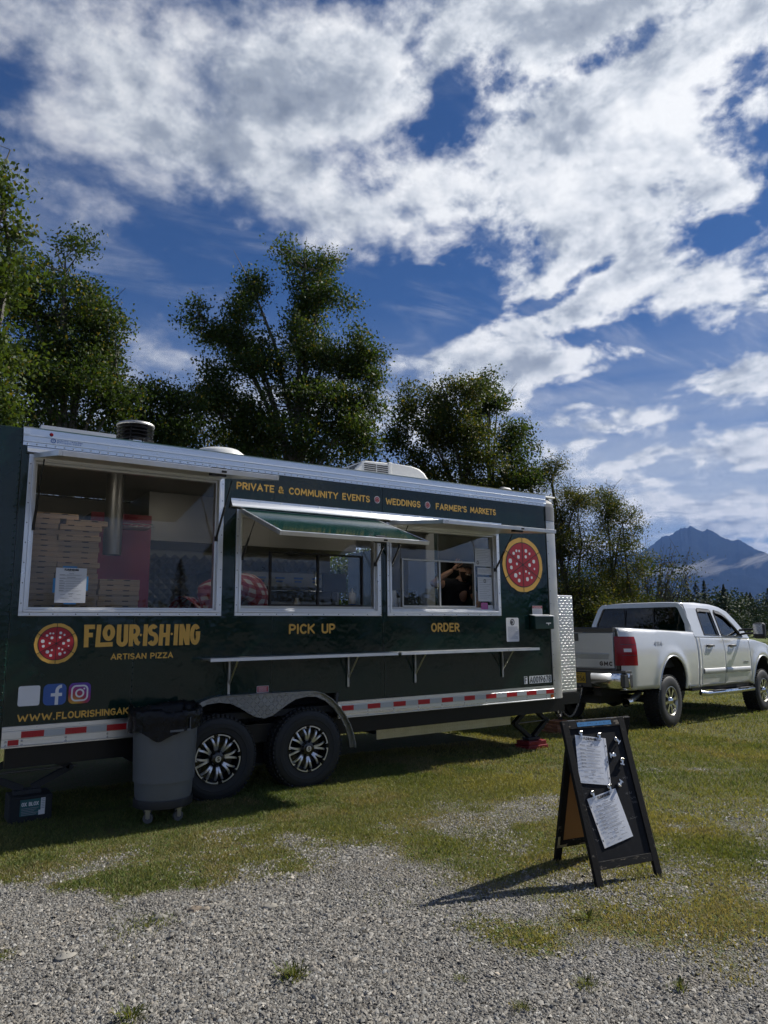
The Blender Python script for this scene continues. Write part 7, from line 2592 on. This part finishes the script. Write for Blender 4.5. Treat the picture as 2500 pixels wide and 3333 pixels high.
B = [('pelvis', 'waist'), ('waist', 'chest'), ('chest', 'neck'), ('neck', 'head'), ('head', 'crown'), ('chest', 'shA'), ('shA', 'elA'), ('elA', 'wrA'), ('chest', 'shB'), ('shB', 'elB'), ('elB', 'wrB'), ('pelvis', 'kneeL'), ('kneeL', 'footL'), ('pelvis', 'kneeR'), ('kneeR', 'footR')]
skinned('body', J, B, 'skin', P2)
S2 = {'pelvis': (J['pelvis'][0], (0.25, 0.22)), 'waist': ((2.52, 0.80, 1.72), (0.26, 0.22)), 'chest': ((2.72, 0.62, 1.90), (0.28, 0.22)), 'shA': ((2.87, 0.48, 1.94), 0.165), 'elA': ((2.955, 0.46, 1.74), 0.135), 'cuA': ((2.97, 0.50, 1.60), 0.11), 'shB': (J['shB'][0], 0.13), 'elB': ((2.93, 1.10, 1.74), 0.10)}
skinned('shirt', S2, [('pelvis', 'waist'), ('waist', 'chest'), ('chest', 'shA'), ('shA', 'elA'), ('elA', 'cuA'), ('chest', 'shB'), ('shB', 'elB')], 'gingham', P2)
mb = MB().lathe([(0.0, 0.11), (0.06, 0.095), (0.095, 0.04), (0.10, -0.01), (0.08, -0.05)], (3.05, 0.96, 1.76), 20)
mb.build('hair', 'beard', P2, smooth=180)


# ================================================================== trees
def tree(name, label, cat, base, blobs, n_leaf, leaf, seed, group=None, trunk_r=0.12, bark='bark_birch', cols=((0.020, 0.040, 0.010), (0.055, 0.088, 0.018)), yel=0.06, twig_n=None, cl_sig=0.20, bare=0, stems=1, asp=0.62):
    """blobs: (centre, radii, weight). Trunk, limbs and a crown of single leaves set in clumps round the twigs"""
    rg_ = np.random.default_rng(seed)
    base = np.array(base, float)
    T = thing(name, label, cat, tuple(base), group)
    W_ = np.array([q[2] for q in blobs], float)
    W_ /= W_.sum()
    top = max(blobs, key=lambda q: q[0][2])[0]
    mb = MB()
    zc = sorted(blobs, key=lambda q: q[0][2])
    for s_ in range(stems):
        off = np.array([rg_.normal(0, 0.25), rg_.normal(0, 0.25), 0]) * (stems > 1)
        tp = np.array(zc[-1 - (s_ % len(zc))][0]) if stems > 1 else np.array(top)
        pts, rr_ = [], []
        for i in range(9):
            t_ = i / 8
            p = base + off * (1 - t_) + (tp - base) * t_ + np.array([rg_.normal(0, 0.08), rg_.normal(0, 0.08), 0]) * (1 if 0 < i < 8 else 0)
            pts.append(p)
            rr_.append(trunk_r * (1 - 0.86 * t_) / (1 if stems == 1 else 1.5))
        mb.tube(pts, rr_, 8)
    mb.build('trunk', bark, T, smooth=60)
    mbb = MB()
    pos, tw_dir = [], []
    for (c_, r_, wt), wn in zip(blobs, W_):
        c_, r_ = np.array(c_, float), np.array(r_, float)
        # limb from the trunk into the blob
        hb = np.clip((c_[2] - base[2]) * 0.62, 0.3, None)
        t_ = hb / max(top[2] - base[2], 1e-3)
        st = base + (np.array(top) - base) * min(t_, 0.95)
        mid = (st + c_) / 2 + np.array([0, 0, 0.12 * np.linalg.norm(c_ - st)])
        mbb.tube([st, mid, c_], [trunk_r * 0.40, trunk_r * 0.26, trunk_r * 0.12], 6)
        nt = max(8, int((twig_n or n_leaf / 34) * wn))
        # limbs first: a handful of leafy sprays per lobe, then the twigs of each spray
        nsp = max(4, int(5 + 46 * wn))
        d = rg_.normal(size=(nsp, 3))
        d /= np.linalg.norm(d, axis=1)[:, None]
        lump = 0.70 + 0.55 * fbm(d[:, 0] * 2.3 + seed, d[:, 2] * 2.3 + d[:, 1] * 1.7, seed % 50, 3)
        sc0 = c_ + d * r_ * (rg_.random(nsp) ** 0.55 * lump * 0.92)[:, None]
        si = rg_.integers(0, nsp, nt)
        srad = np.minimum(r_ * 0.38, 0.72)
        dd_ = rg_.normal(size=(nt, 3))
        dd_ /= np.linalg.norm(dd_, axis=1)[:, None]
        p = sc0[si] + dd_ * srad * (rg_.random(nt) ** 0.45)[:, None] * np.array([1.15, 1.15, 0.75])
        stone_ = rg_.uniform(0, 1, nsp)[si]
        for q in range(nsp):
            m_ = c_ + (sc0[q] - c_) * 0.55 + rg_.normal(0, 0.07, 3)
            mbb.tube([c_, m_, sc0[q]], [trunk_r * 0.16, trunk_r * 0.09, trunk_r * 0.04], 4, cap=False)
        stone_ = stone_[p[:, 2] > base[2] + 0.15]
        p = p[p[:, 2] > base[2] + 0.15]
        for q in range(0, len(p), 5):
            s0_ = sc0[np.argmin(((sc0 - p[q]) ** 2).sum(1))]
            mbb.tube([s0_, p[q]], [trunk_r * 0.04, trunk_r * 0.02], 4, cap=False)
        k_ = int(n_leaf * wn / max(len(p), 1)) + 1
        lp = np.repeat(p, k_, 0) + rg_.normal(0, 1, (len(p) * k_, 3)) * np.array([cl_sig, cl_sig, cl_sig * 0.85])
        tone_ = np.repeat(0.7 * stone_ + 0.3 * rg_.uniform(0, 1, len(p)), k_)
        hang = rg_.normal(size=(len(p), 3)) + np.array([0, 0, -0.6])
        pos.append(np.concatenate([lp, tone_[:, None], np.repeat(hang, k_, 0)], 1))
    for q in range(bare):
        c_ = np.array(blobs[q % len(blobs)][0], float)
        e_ = c_ + np.array(blobs[q % len(blobs)][1]) * rg_.uniform(0.9, 1.25) * np.array([rg_.normal(0, 0.5), rg_.normal(0, 0.5), 1.0])
        mbb.tube([c_, (c_ + e_) / 2 + rg_.normal(0, 0.08, 3), e_], [trunk_r * 0.14, trunk_r * 0.08, 0.004], 4, cap=False)
    mbb.build('branches', bark, T, smooth=60, fix=False)
    L_ = np.concatenate(pos)
    n = len(L_)
    P, tone_ = L_[:, :3], L_[:, 3]
    a = L_[:, 4:7] + 0.75 * rg_.normal(size=(n, 3))
    a /= np.linalg.norm(a, axis=1)[:, None]
    b_ = np.cross(a, rg_.normal(size=(n, 3)))
    b_ /= np.maximum(np.linalg.norm(b_, axis=1)[:, None], 1e-6)
    s_ = leaf * rg_.uniform(0.6, 1.35, (n, 1))
    V_ = np.stack([P - a * s_ * 0.5, P + b_ * s_ * asp * 0.5 - a * s_ * 0.08, P + a * s_ * 0.55, P - b_ * s_ * asp * 0.5 - a * s_ * 0.08], 1)
    c0, c1 = np.array(cols[0]), np.array(cols[1])
    mix = np.clip(0.65 * tone_ + 0.35 * rg_.random(n), 0, 1)[:, None]
    col = c0 * (1 - mix) + c1 * mix
    ye = (rg_.random(n) < yel)[:, None]
    col = np.where(ye, np.array([0.15, 0.125, 0.022]), col) * rg_.uniform(0.8, 1.2, (n, 1))
    o = mesh_np('crown', V_.reshape(-1, 3) - base, 4, np.arange(4 * n), 'leaf', np.repeat(col, 4, 0))
    o.parent = T
    return T


def bl_px(D, *items):
    """crown lobes given as (x, y, rx, ry) of the photograph's 1659-wide view, at distance D (a fifth value shifts the depth)"""
    out = []
    for it in items:
        x, y, rx, ry = it[:4]
        Dd = D + (it[4] if len(it) > 4 else 0.0)
        c_ = at(x * 1.507, y * 1.507, Dd)
        dd_ = np.linalg.norm(c_ - CAM)
        k = 1.507 / FPX * dd_
        out.append((tuple(c_), (rx * k, rx * k, ry * k), rx * ry))
    return out


def base_at(x, D):
    c_ = at(x * 1.507, 2005, D)
    return (c_[0], c_[1], g0(c_[0], c_[1]) - 0.05)


LG = ((0.020, 0.040, 0.011), (0.058, 0.090, 0.020))
LB_ = ((0.030, 0.055, 0.012), (0.085, 0.120, 0.026))
tree('birch_tree', 'tall birch with bright leaves cut by the left edge of the picture', 'tree', base_at(-60, 9.5),
     bl_px(9.5, (-60, 450, 90, 100), (-10, 500, 70, 90), (-70, 580, 110, 110), (-50, 680, 100, 120), (-40, 800, 85, 120), (-20, 880, 60, 90), (-100, 390, 60, 50), (-2, 385, 20, 55), (40, 510, 32, 30), (-60, 1010, 100, 100), (-80, 1140, 110, 90)), 20000, 0.062, 21, 'birches behind the trailer', 0.09, cols=LB_, cl_sig=0.12, yel=0.05, bare=8)
tree('birch_tree', 'broad dark birch at the left behind the roof vent', 'tree', base_at(150, 13.5),
     bl_px(13.5, (140, 590, 70, 70), (120, 680, 100, 90), (200, 700, 75, 80), (70, 780, 110, 100), (180, 800, 110, 100), (250, 790, 55, 80), (110, 890, 130, 80), (240, 880, 80, 80), (60, 640, 70, 80)), 42000, 0.060, 22, 'birches behind the trailer', 0.13, cols=LG, cl_sig=0.135, bare=6)
tree('birch_tree', 'low young birch in the gap between the two large birches', 'tree', base_at(350, 14.5),
     bl_px(14.5, (330, 870, 60, 60), (390, 880, 50, 60), (360, 930, 90, 50), (310, 930, 60, 40)), 13000, 0.058, 23, 'birches behind the trailer', 0.06, cols=LG, cl_sig=0.13, bare=10, stems=2)
tree('birch_tree', 'tallest birch with two leading stems behind the middle of the trailer', 'tree', base_at(610, 15.5),
     bl_px(15.5, (545, 620, 38, 75), (520, 720, 62, 70), (430, 680, 34, 36), (470, 715, 40, 40), (660, 580, 72, 68), (690, 650, 66, 70), (650, 710, 70, 70), (560, 800, 100, 80), (700, 780, 90, 90), (780, 760, 55, 65), (800, 830, 40, 55), (640, 880, 130, 80), (480, 900, 90, 80), (760, 900, 70, 70), (560, 960, 150, 60), (720, 960, 90, 60), (450, 830, 50, 60)), 80000, 0.064, 24, 'birches behind the trailer', 0.15, cols=LG, cl_sig=0.14, bare=8)
tree('birch_tree', 'rounded birch with yellowing leaves right of the air conditioner', 'tree', base_at(1000, 17.5),
     bl_px(17.5, (880, 880, 40, 50), (960, 860, 60, 50), (1010, 850, 50, 45), (920, 940, 75, 60), (1000, 940, 90, 70), (860, 950, 28, 55), (900, 1010, 70, 50), (1010, 1020, 90, 50)), 30000, 0.066, 25, 'birches behind the trailer', 0.13, cols=((0.024, 0.042, 0.010), (0.070, 0.088, 0.020)), yel=0.12, cl_sig=0.14, bare=6)
tree('birch_tree', 'narrow dark birch rising at the right of the rounded one', 'tree', base_at(1075, 18.5),
     bl_px(18.5, (1050, 840, 38, 42), (1075, 870, 34, 36), (1040, 890, 36, 40), (1130, 940, 38, 36), (1100, 970, 60, 50), (1130, 1020, 50, 50), (1080, 1050, 80, 50)), 16000, 0.066, 26, 'birches behind the trailer', 0.11, cols=LG, cl_sig=0.135, bare=4)
tree('willow_shrub', 'olive green willow shrub behind the front corner of the trailer', 'shrub', base_at(1230, 19.0),
     bl_px(19.0, (1190, 1040, 48, 40), (1250, 1070, 55, 50), (1210, 1120, 80, 60), (1230, 1200, 100, 70), (1250, 1280, 110, 70), (1190, 1010, 26, 26), (1240, 1330, 120, 50)), 42000, 0.062, 27, 'willow shrubs behind the truck', 0.09, 'bark_dark', cols=((0.022, 0.036, 0.011), (0.070, 0.082, 0.028)), yel=0.12, cl_sig=0.13, bare=14, stems=4, asp=0.36)
tree('willow_shrub', 'leafy willow shrub standing behind the truck cab', 'shrub', base_at(1330, 20.0),
     bl_px(20.0, (1310, 1090, 50, 42), (1345, 1130, 46, 50), (1330, 1200, 62, 70), (1350, 1280, 62, 70), (1310, 1320, 90, 60), (1380, 1330, 40, 50)), 36000, 0.062, 28, 'willow shrubs behind the truck', 0.08, 'bark_dark', cols=((0.024, 0.040, 0.012), (0.075, 0.092, 0.026)), yel=0.12, cl_sig=0.13, bare=10, stems=4, asp=0.36)
tree('alder_bush', 'bright alder bush seen through the open far door in the pick up window', 'bush', (7.3, 6.4, g0(7.3, 6.4)), [((7.3, 6.4, 2.5), (1.2, 1.0, 0.9), 1.0), ((6.7, 6.6, 2.0), (0.9, 0.8, 0.9), 0.6), ((8.0, 6.2, 2.2), (0.9, 0.8, 0.9), 0.6), ((7.3, 6.4, 1.2), (1.6, 0.9, 0.8), 0.6)], 16000, 0.07, 29, None, 0.05, 'bark_dark', cols=LB_, cl_sig=0.16, stems=3)
tree('alder_bush', 'dense alder bush left of the leftmost birch beyond the picture edge', 'bush', (-2.2, 3.6, g0(-2.2, 3.6)), [((-2.2, 3.6, 1.6), (1.6, 1.3, 1.3), 1.0), ((-3.6, 3.9, 1.3), (1.3, 1.2, 1.2), 0.8), ((-0.9, 4.2, 1.2), (1.2, 1.0, 1.1), 0.7), ((-2.2, 3.8, 0.7), (2.2, 1.2, 0.7), 0.8)], 9000, 0.085, 30, None, 0.05, 'bark_dark', cols=LG, cl_sig=0.18, stems=3)
tree('birch_tree', 'birch standing left of the picture edge behind the trailer', 'tree', (-4.6, 6.0, g0(-4.6, 6.0)), [((-4.6, 6.0, 5.6), (1.4, 1.4, 1.6), 1.0), ((-5.4, 6.2, 4.0), (1.4, 1.4, 1.3), 1.0), ((-3.8, 5.8, 3.8), (1.3, 1.3, 1.3), 1.0), ((-4.6, 6.0, 2.2), (2.0, 1.6, 1.2), 1.0), ((-4.6, 6.0, 7.0), (0.8, 0.8, 1.0), 0.4)], 9000, 0.09, 31, 'birches behind the trailer', 0.10, cols=LG, cl_sig=0.18)
# half-bare alder at the right end of the row
AB = thing('bare_shrub', 'thin half bare shrub with fanning twigs right of the willow', 'shrub', base_at(1395, 21.0))
rq = np.random.default_rng(8)
mb = MB()
b0_ = np.array(base_at(1395, 21.0))
tips = []
for k in range(46):
    px_, py_ = rq.uniform(1375, 1500), rq.uniform(1150, 1330)
    e_ = at(px_ * 1.507, py_ * 1.507, 21.0 + rq.normal(0, 0.6))
    m_ = b0_ * 0.5 + e_ * 0.5 + np.array([0, 0, 0.35]) + rq.normal(0, 0.12, 3)
    mb.tube([b0_ + rq.normal(0, 0.12, 3) * [1, 1, 0], m_, e_], [0.022, 0.012, 0.004], 4, cap=False)
    for q in range(2):
        f_ = m_ + (e_ - m_) * rq.uniform(0.2, 0.8)
        mb.tube([f_, f_ + rq.normal(0, 0.3, 3) + [0, 0, 0.2]], [0.007, 0.003], 4, cap=False)
    tips.append(e_)
mb.build('twigs', 'bark_dark', AB, fix=False)
tp = np.repeat(np.array(tips), 45, 0) * 0 + np.repeat(np.array(tips), 45, 0) + rq.normal(0, 0.24, (46 * 45, 3))
tp = tp[tp[:, 2] < at(1400 * 1.507, 1250 * 1.507, 21)[2] + rq.random(len(tp)) * 0.8]
n = len(tp)
a = rq.normal(size=(n, 3))
a /= np.linalg.norm(a, axis=1)[:, None]
b_ = np.cross(a, rq.normal(size=(n, 3)))
b_ /= np.linalg.norm(b_, axis=1)[:, None]
V_ = np.stack([tp - a * 0.03, tp + b_ * 0.014, tp + a * 0.035, tp - b_ * 0.014], 1)
o = mesh_np('crown', V_.reshape(-1, 3) - b0_, 4, np.arange(4 * n), 'leaf', np.repeat(np.array([[0.05, 0.06, 0.018]]) * rq.uniform(0.6, 1.5, (n, 1)), 4, 0))
o.parent = AB
# dense dark brush that fills in behind the trailer
for k, (x, y, rx, ry, D, lb) in enumerate(((250, 960, 260, 70, 16.5, 'dark brush closing the gap below the left birches'), (640, 1010, 250, 70, 18.0, 'dark brush behind the middle of the trailer roof'), (960, 1080, 200, 60, 20.5, 'dark brush behind the air conditioner'), (1290, 1300, 170, 80, 23.0, 'dark brush behind the willow shrubs'))):
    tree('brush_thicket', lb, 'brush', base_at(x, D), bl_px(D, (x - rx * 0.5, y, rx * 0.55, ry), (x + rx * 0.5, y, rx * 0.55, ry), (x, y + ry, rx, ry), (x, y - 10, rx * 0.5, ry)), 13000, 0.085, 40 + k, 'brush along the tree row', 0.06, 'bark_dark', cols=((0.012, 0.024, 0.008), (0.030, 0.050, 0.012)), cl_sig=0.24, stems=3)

# ------------------------------------------------------------------ far row of spruces and low trees
SP = []


def conifer_data(seed, h, r_):
    rg_ = np.random.default_rng(seed)
    n = 1500
    t_ = rg_.random(n) ** 0.8
    z = h * (0.04 + 0.96 * t_)
    lay = 0.55 + 0.45 * np.abs(np.sin(t_ * 26 + rg_.normal(0, 0.3, n)))
    rad_ = r_ * (1 - t_) ** 0.85 * lay * rg_.random(n) ** 0.45 + 0.02
    th = rg_.uniform(0, 6.28, n)
    P = np.stack([rad_ * np.cos(th), rad_ * np.sin(th), z - 0.25 * rad_], 1)
    a = np.stack([np.cos(th), np.sin(th), rg_.normal(-0.25, 0.3, n)], 1)
    b_ = np.stack([-np.sin(th), np.cos(th), rg_.normal(0, 0.5, n)], 1)
    s_ = rg_.uniform(0.16, 0.40, (n, 1)) * (1.2 - 0.5 * t_)[:, None] * h / 9
    V_ = np.stack([P - a * s_ * 0.5, P + b_ * s_ * 0.3, P + a * s_ * 0.6, P - b_ * s_ * 0.3], 1)
    col = np.array([0.016, 0.030, 0.012]) * rg_.uniform(0.6, 1.7, (n, 1)) * np.array([1.1, 1, 1])
    return V_, col


def broad_data(seed, h, r_, n=1500, lf=1.0):
    rg_ = np.random.default_rng(seed)
    d = rg_.normal(size=(n, 3))
    d /= np.linalg.norm(d, axis=1)[:, None]
    q = rg_.random(n) ** 0.4 * (0.7 + 0.6 * fbm(d[:, 0] * 2 + seed, d[:, 2] * 2 + d[:, 1], 5, 3))
    P = d * np.array([r_, r_, h * 0.46]) * q[:, None] + np.array([0, 0, h * 0.55])
    P[:, 2] = np.maximum(P[:, 2], 0.2)
    a = rg_.normal(size=(n, 3))
    a /= np.linalg.norm(a, axis=1)[:, None]
    b_ = np.cross(a, rg_.normal(size=(n, 3)))
    b_ /= np.linalg.norm(b_, axis=1)[:, None]
    s_ = rg_.uniform(0.22, 0.5, (n, 1)) * h / 8 * lf
    V_ = np.stack([P - a * s_ * 0.5, P + b_ * s_ * 0.35, P + a * s_ * 0.5, P - b_ * s_ * 0.35], 1)
    col = np.array([0.030, 0.050, 0.016]) * rg_.uniform(0.6, 1.5, (n, 1))
    return V_, col


SPM = []
for k in range(4):
    V_, c_ = conifer_data(200 + k, 9.0, 1.7 + 0.25 * k)
    o = mesh_np('crown', V_.reshape(-1, 3), 4, np.arange(4 * len(V_)), 'needle', np.repeat(c_, 4, 0))
    SPM.append(o)
BRM = []
for k in range(3):
    V_, c_ = broad_data(220 + k, 8.0, 2.6)
    o = mesh_np('crown', V_.reshape(-1, 3), 4, np.arange(4 * len(V_)), 'needle', np.repeat(c_, 4, 0))
    BRM.append(o)
TK = MB().tube([(0, 0, -0.2), (0, 0, 4.0), (0.05, 0, 8.5)], [0.14, 0.10, 0.02], 6).build('trunk', 'bark_dark', None, smooth=60)
SP = [m_.data for m_ in SPM]
BR = [m_.data for m_ in BRM]
TKd = TK.data
for q in SPM + BRM + [TK]:
    bpy.data.objects.remove(q)
FARX = [(1405, 1262, 95, 's'), (1424, 1240, 100, 's'), (1440, 1262, 96, 's'), (1462, 1268, 105, 'b'), (1482, 1252, 98, 's'), (1502, 1258, 92, 's'), (1520, 1254, 94, 's'), (1545, 1268, 100, 'b'), (1562, 1262, 99, 's'), (1585, 1272, 110, 'b'), (1602, 1290, 120, 'b'),
        (1620, 1280, 104, 's'), (1640, 1284, 100, 'b'), (1658, 1270, 96, 's'), (1676, 1284, 104, 'b'), (1695, 1275, 100, 's'), (1415, 1300, 120, 'b'), (1450, 1296, 130, 'b'), (1492, 1300, 128, 'b'), (1535, 1298, 135, 'b'), (1570, 1302, 125, 'b'), (1612, 1306, 130, 'b'), (1650, 1304, 128, 'b'), (1690, 1302, 120, 'b'),
        (1390, 1290, 110, 's'), (1375, 1295, 118, 'b'), (1430, 1310, 75, 'b'), (1510, 1318, 80, 'b'), (1600, 1322, 78, 'b'), (1660, 1318, 74, 'b')]
FARX.sort()
rq = np.random.default_rng(12)
for i, (x, y, D, kd) in enumerate(FARX):
    top_ = at(x * 1.507, y * 1.507, D)
    bx, by = top_[0], top_[1]
    bz_ = g0(bx, by)
    h_ = top_[2] - bz_
    nm = 'spruce_tree' if kd == 's' else 'aspen_tree'
    side_ = 'from the left along the far field edge behind the truck'
    words = ['first', 'second', 'third', 'fourth', 'fifth', 'sixth', 'seventh', 'eighth', 'ninth', 'tenth', 'eleventh', 'twelfth', 'thirteenth', 'fourteenth', 'fifteenth', 'sixteenth', 'seventeenth', 'eighteenth', 'nineteenth', 'twentieth', 'twenty-first', 'twenty-second']
    cnt = sum(1 for q in FARX[:i] if q[3] == kd)
    T = thing(nm, ('distant pointed spruce, ' if kd == 's' else 'distant rounded aspen, ') + words[cnt] + ' ' + side_, 'tree', (bx, by, bz_), 'far trees along the field edge', world=False, rz=float(rq.uniform(0, 6.28)))
    k_ = h_ / (9.0 if kd == 's' else 8.0)
    for (nm2, dat) in (('crown', (SP if kd == 's' else BR)[i % (4 if kd == 's' else 3)]), ('trunk', TKd)):
        o = bpy.data.objects.new(nm2, dat)
        COL.objects.link(o)
        o.parent = T
        s2 = k_ * (1.0 if nm2 == 'crown' else 0.9)
        wdt = (1.25 if kd == 's' else 1.3)
        o.scale = (s2 * wdt, s2 * wdt, s2) if nm2 == 'crown' else (s2, s2, s2)
# a far wood that closes the field on both sides
fw_ = []
rq = np.random.default_rng(14)
for k in range(400):
    a_ = rq.uniform(R(-60), R(200))
    D = rq.uniform(170, 260)
    x, y = CAM[0] + D * math.cos(a_), CAM[1] + D * math.sin(a_)
    V_, c_ = (conifer_data if rq.random() < 0.5 else broad_data)(400 + k % 9, rq.uniform(7, 12), rq.uniform(2.2, 3.6))
    V_, c_ = V_[::9], c_[::9]
    ctr = V_.mean(1, keepdims=True)
    V_ = ctr + (V_ - ctr) * 2.6
    fw_.append((V_ + np.array([x, y, -0.4]), c_))
Vf = np.concatenate([q[0] for q in fw_])
Cf = np.concatenate([q[1] for q in fw_])
o = mesh_np('far_wood', Vf.reshape(-1, 3), 4, np.arange(4 * len(Vf)), 'needle', np.repeat(Cf, 4, 0), 'stuff')
tag(o, 'dark wood closing the far side of the field', 'wood')

# the side of the field behind the viewer, seen only as reflections in glass and paint
V_, c_ = broad_data(260, 8.0, 2.6, 7000, 0.42)
FB_ = mesh_np('crown', V_.reshape(-1, 3), 4, np.arange(4 * len(V_)), 'needle', np.repeat(c_, 4, 0))
FBd = FB_.data
bpy.data.objects.remove(FB_)
BR = [FBd, FBd, FBd]
for k, (x, y, h_, w_, kd) in enumerate(((-14, -30, 4.0, 3.4, 'b'), (-4, -34, 4.6, 2.4, 'b'), (4, -36, 5.5, 1.5, 's'), (7, -34, 3.4, 2.6, 'b'), (14, -38, 6.0, 1.6, 's'), (19, -34, 4.4, 2.8, 'b'), (25, -36, 3.4, 2.8, 'b'), (33, -34, 4.6, 3.4, 'b'), (-24, -26, 4.5, 3.2, 'b'), (42, -32, 5.0, 3.4, 'b'), (52, -34, 4.6, 3.4, 'b'))):
    T = thing('field_tree', ('spruce' if kd == 's' else 'leafy tree') + ' mirrored in the trailer windows, number ' + ['one', 'two', 'three', 'four', 'five', 'six', 'seven', 'eight', 'nine', 'ten', 'eleven'][k] + ' along the opposite field edge', 'tree', (x, y, 0), 'trees of the opposite field edge', world=False)
    for (nm2, dat, hh_) in (('crown', (SP if kd == 's' else BR)[k % 3], 9.0 if kd == 's' else 8.0), ('trunk', TKd, 9.0)):
        o = bpy.data.objects.new(nm2, dat)
        COL.objects.link(o)
        o.parent = T
        s_ = h_ / hh_
        ws = w_ / 2.4 if nm2 == 'crown' else s_
        o.scale = (ws, ws, s_)
fw_ = []
for k in range(150):
    a_ = rq.uniform(R(180), R(350))
    D = rq.uniform(45, 75)
    V_, c_ = broad_data(400 + k % 9, rq.uniform(3.0, 4.6), rq.uniform(3.5, 6), 260, 2.0)
    fw_.append((V_ + np.array([CAM[0] + D * math.cos(a_), CAM[1] + D * math.sin(a_), -0.3]), c_))
Vf = np.concatenate([q[0] for q in fw_])
Cf = np.concatenate([q[1] for q in fw_])
o = mesh_np('hedge_wood', Vf.reshape(-1, 3), 4, np.arange(4 * len(Vf)), 'needle', np.repeat(Cf, 4, 0), 'stuff')
tag(o, 'low wood along the opposite field edge mirrored in the glass', 'wood')

# ------------------------------------------------------------------ single larger stones and weeds in the gravel
rq = np.random.default_rng(33)
for k, (x, y, s_, lb) in enumerate(((0.722, -2.518, 0.036, 'largest pale flat stone lying left in the gravel'), (1.205, -2.317, 0.034, 'smooth grey stone in the gravel below the bin'), (1.389, -2.316, 0.034, 'angular brown stone right of the smooth grey stone'), (1.44, -2.335, 0.026, 'small wedge shaped stone beside the angular brown stone'), (1.735, -2.522, 0.036, 'pale round stone lying in the middle of the gravel'))):
    mb = MB()
    n1_, n2_ = 10, 7
    for j in range(n2_ + 1):
        for i in range(n1_):
            ph, th = math.pi * j / n2_, 2 * math.pi * i / n1_
            r_ = s_ * (1 + rq.uniform(-0.26, 0.2))
            mb.v.append((x + r_ * math.sin(ph) * math.cos(th) * 1.25, y + r_ * math.sin(ph) * math.sin(th) * 0.85, g0(x, y) + s_ * 0.10 + r_ * math.cos(ph) * 0.52))
    mb.f = [[j * n1_ + i, j * n1_ + (i + 1) % n1_, (j + 1) * n1_ + (i + 1) % n1_, (j + 1) * n1_ + i] for j in range(n2_) for i in range(n1_)]
    mb.m = [0] * len(mb.f)
    m = pm('field_stone', ((0.30, 0.28, 0.24), (0.22, 0.21, 0.18), (0.20, 0.16, 0.12), (0.22, 0.19, 0.15), (0.28, 0.26, 0.22))[k], 0.85, 0.0, 0.2, 30.0, 0.002, 60.0)
    single(mb, 'stone', m, lb, 'stone', (x, y, g0(x, y)), 'larger stones in the gravel', smooth=40)
for k, (x, y, n, r_, lb) in enumerate(((1.50, -3.27, 60, 0.085, 'yellow green weed clump low in the middle of the gravel'), (0.84, -3.20, 40, 0.085, 'low weed at the bottom left edge of the gravel'), (2.12, -4.02, 34, 0.045, 'small weed at the bottom edge right of the middle'), (2.47, -4.03, 40, 0.06, 'small dark green weed in the gravel below the sandwich board'), (2.07, -3.71, 26, 0.045, 'tiny pale weed left below the sandwich board'), (3.0, -3.58, 44, 0.08, 'weed tuft in the gravel before the sandwich board'), (1.15, -3.55, 26, 0.05, 'sparse weed beside the yellow green clump'), (2.76, -4.27, 34, 0.06, 'weed tuft at the bottom right of the gravel'))):
    T = thing('weed', lb, 'weed', (x, y, g0(x, y)), 'weeds in the gravel')
    V_, F_, Cc = [], [], []
    n *= 2
    r_ *= 0.8
    for i in range(n):
        a_ = rq.uniform(0, 6.28)
        d0_ = abs(rq.normal(0, r_ * 0.5))
        px_, py_ = x + d0_ * math.cos(a_), y + d0_ * math.sin(a_)
        L_ = rq.uniform(0.2, 1.0) * r_ * 0.7
        h_ = rq.uniform(0.2, 1.0) * r_ * 0.75
        wv_ = rq.uniform(0.07, 0.13) * r_
        dv = np.array([math.cos(a_), math.sin(a_), 0])
        sv_ = np.array([-math.sin(a_), math.cos(a_), 0])
        z = g0(px_, py_)
        p0 = np.array([px_, py_, z])
        V_.append([p0, p0 + dv * L_ * 0.55 + sv_ * wv_ / 2 + [0, 0, h_ * 0.8], p0 + dv * L_ + [0, 0, h_ * rq.uniform(0.6, 1.1)], p0 + dv * L_ * 0.55 - sv_ * wv_ / 2 + [0, 0, h_ * 0.8]])
        Cc.append(np.array([0.070, 0.100, 0.026]) * rq.uniform(0.6, 1.4) + np.array([0.06, 0.03, 0]) * rq.random())
    V_ = np.array(V_)
    o = mesh_np('leaves', V_.reshape(-1, 3) - np.array([x, y, g0(x, y)]), 4, np.arange(4 * n), 'blade', np.repeat(np.array(Cc), 4, 0))
    o.parent = T
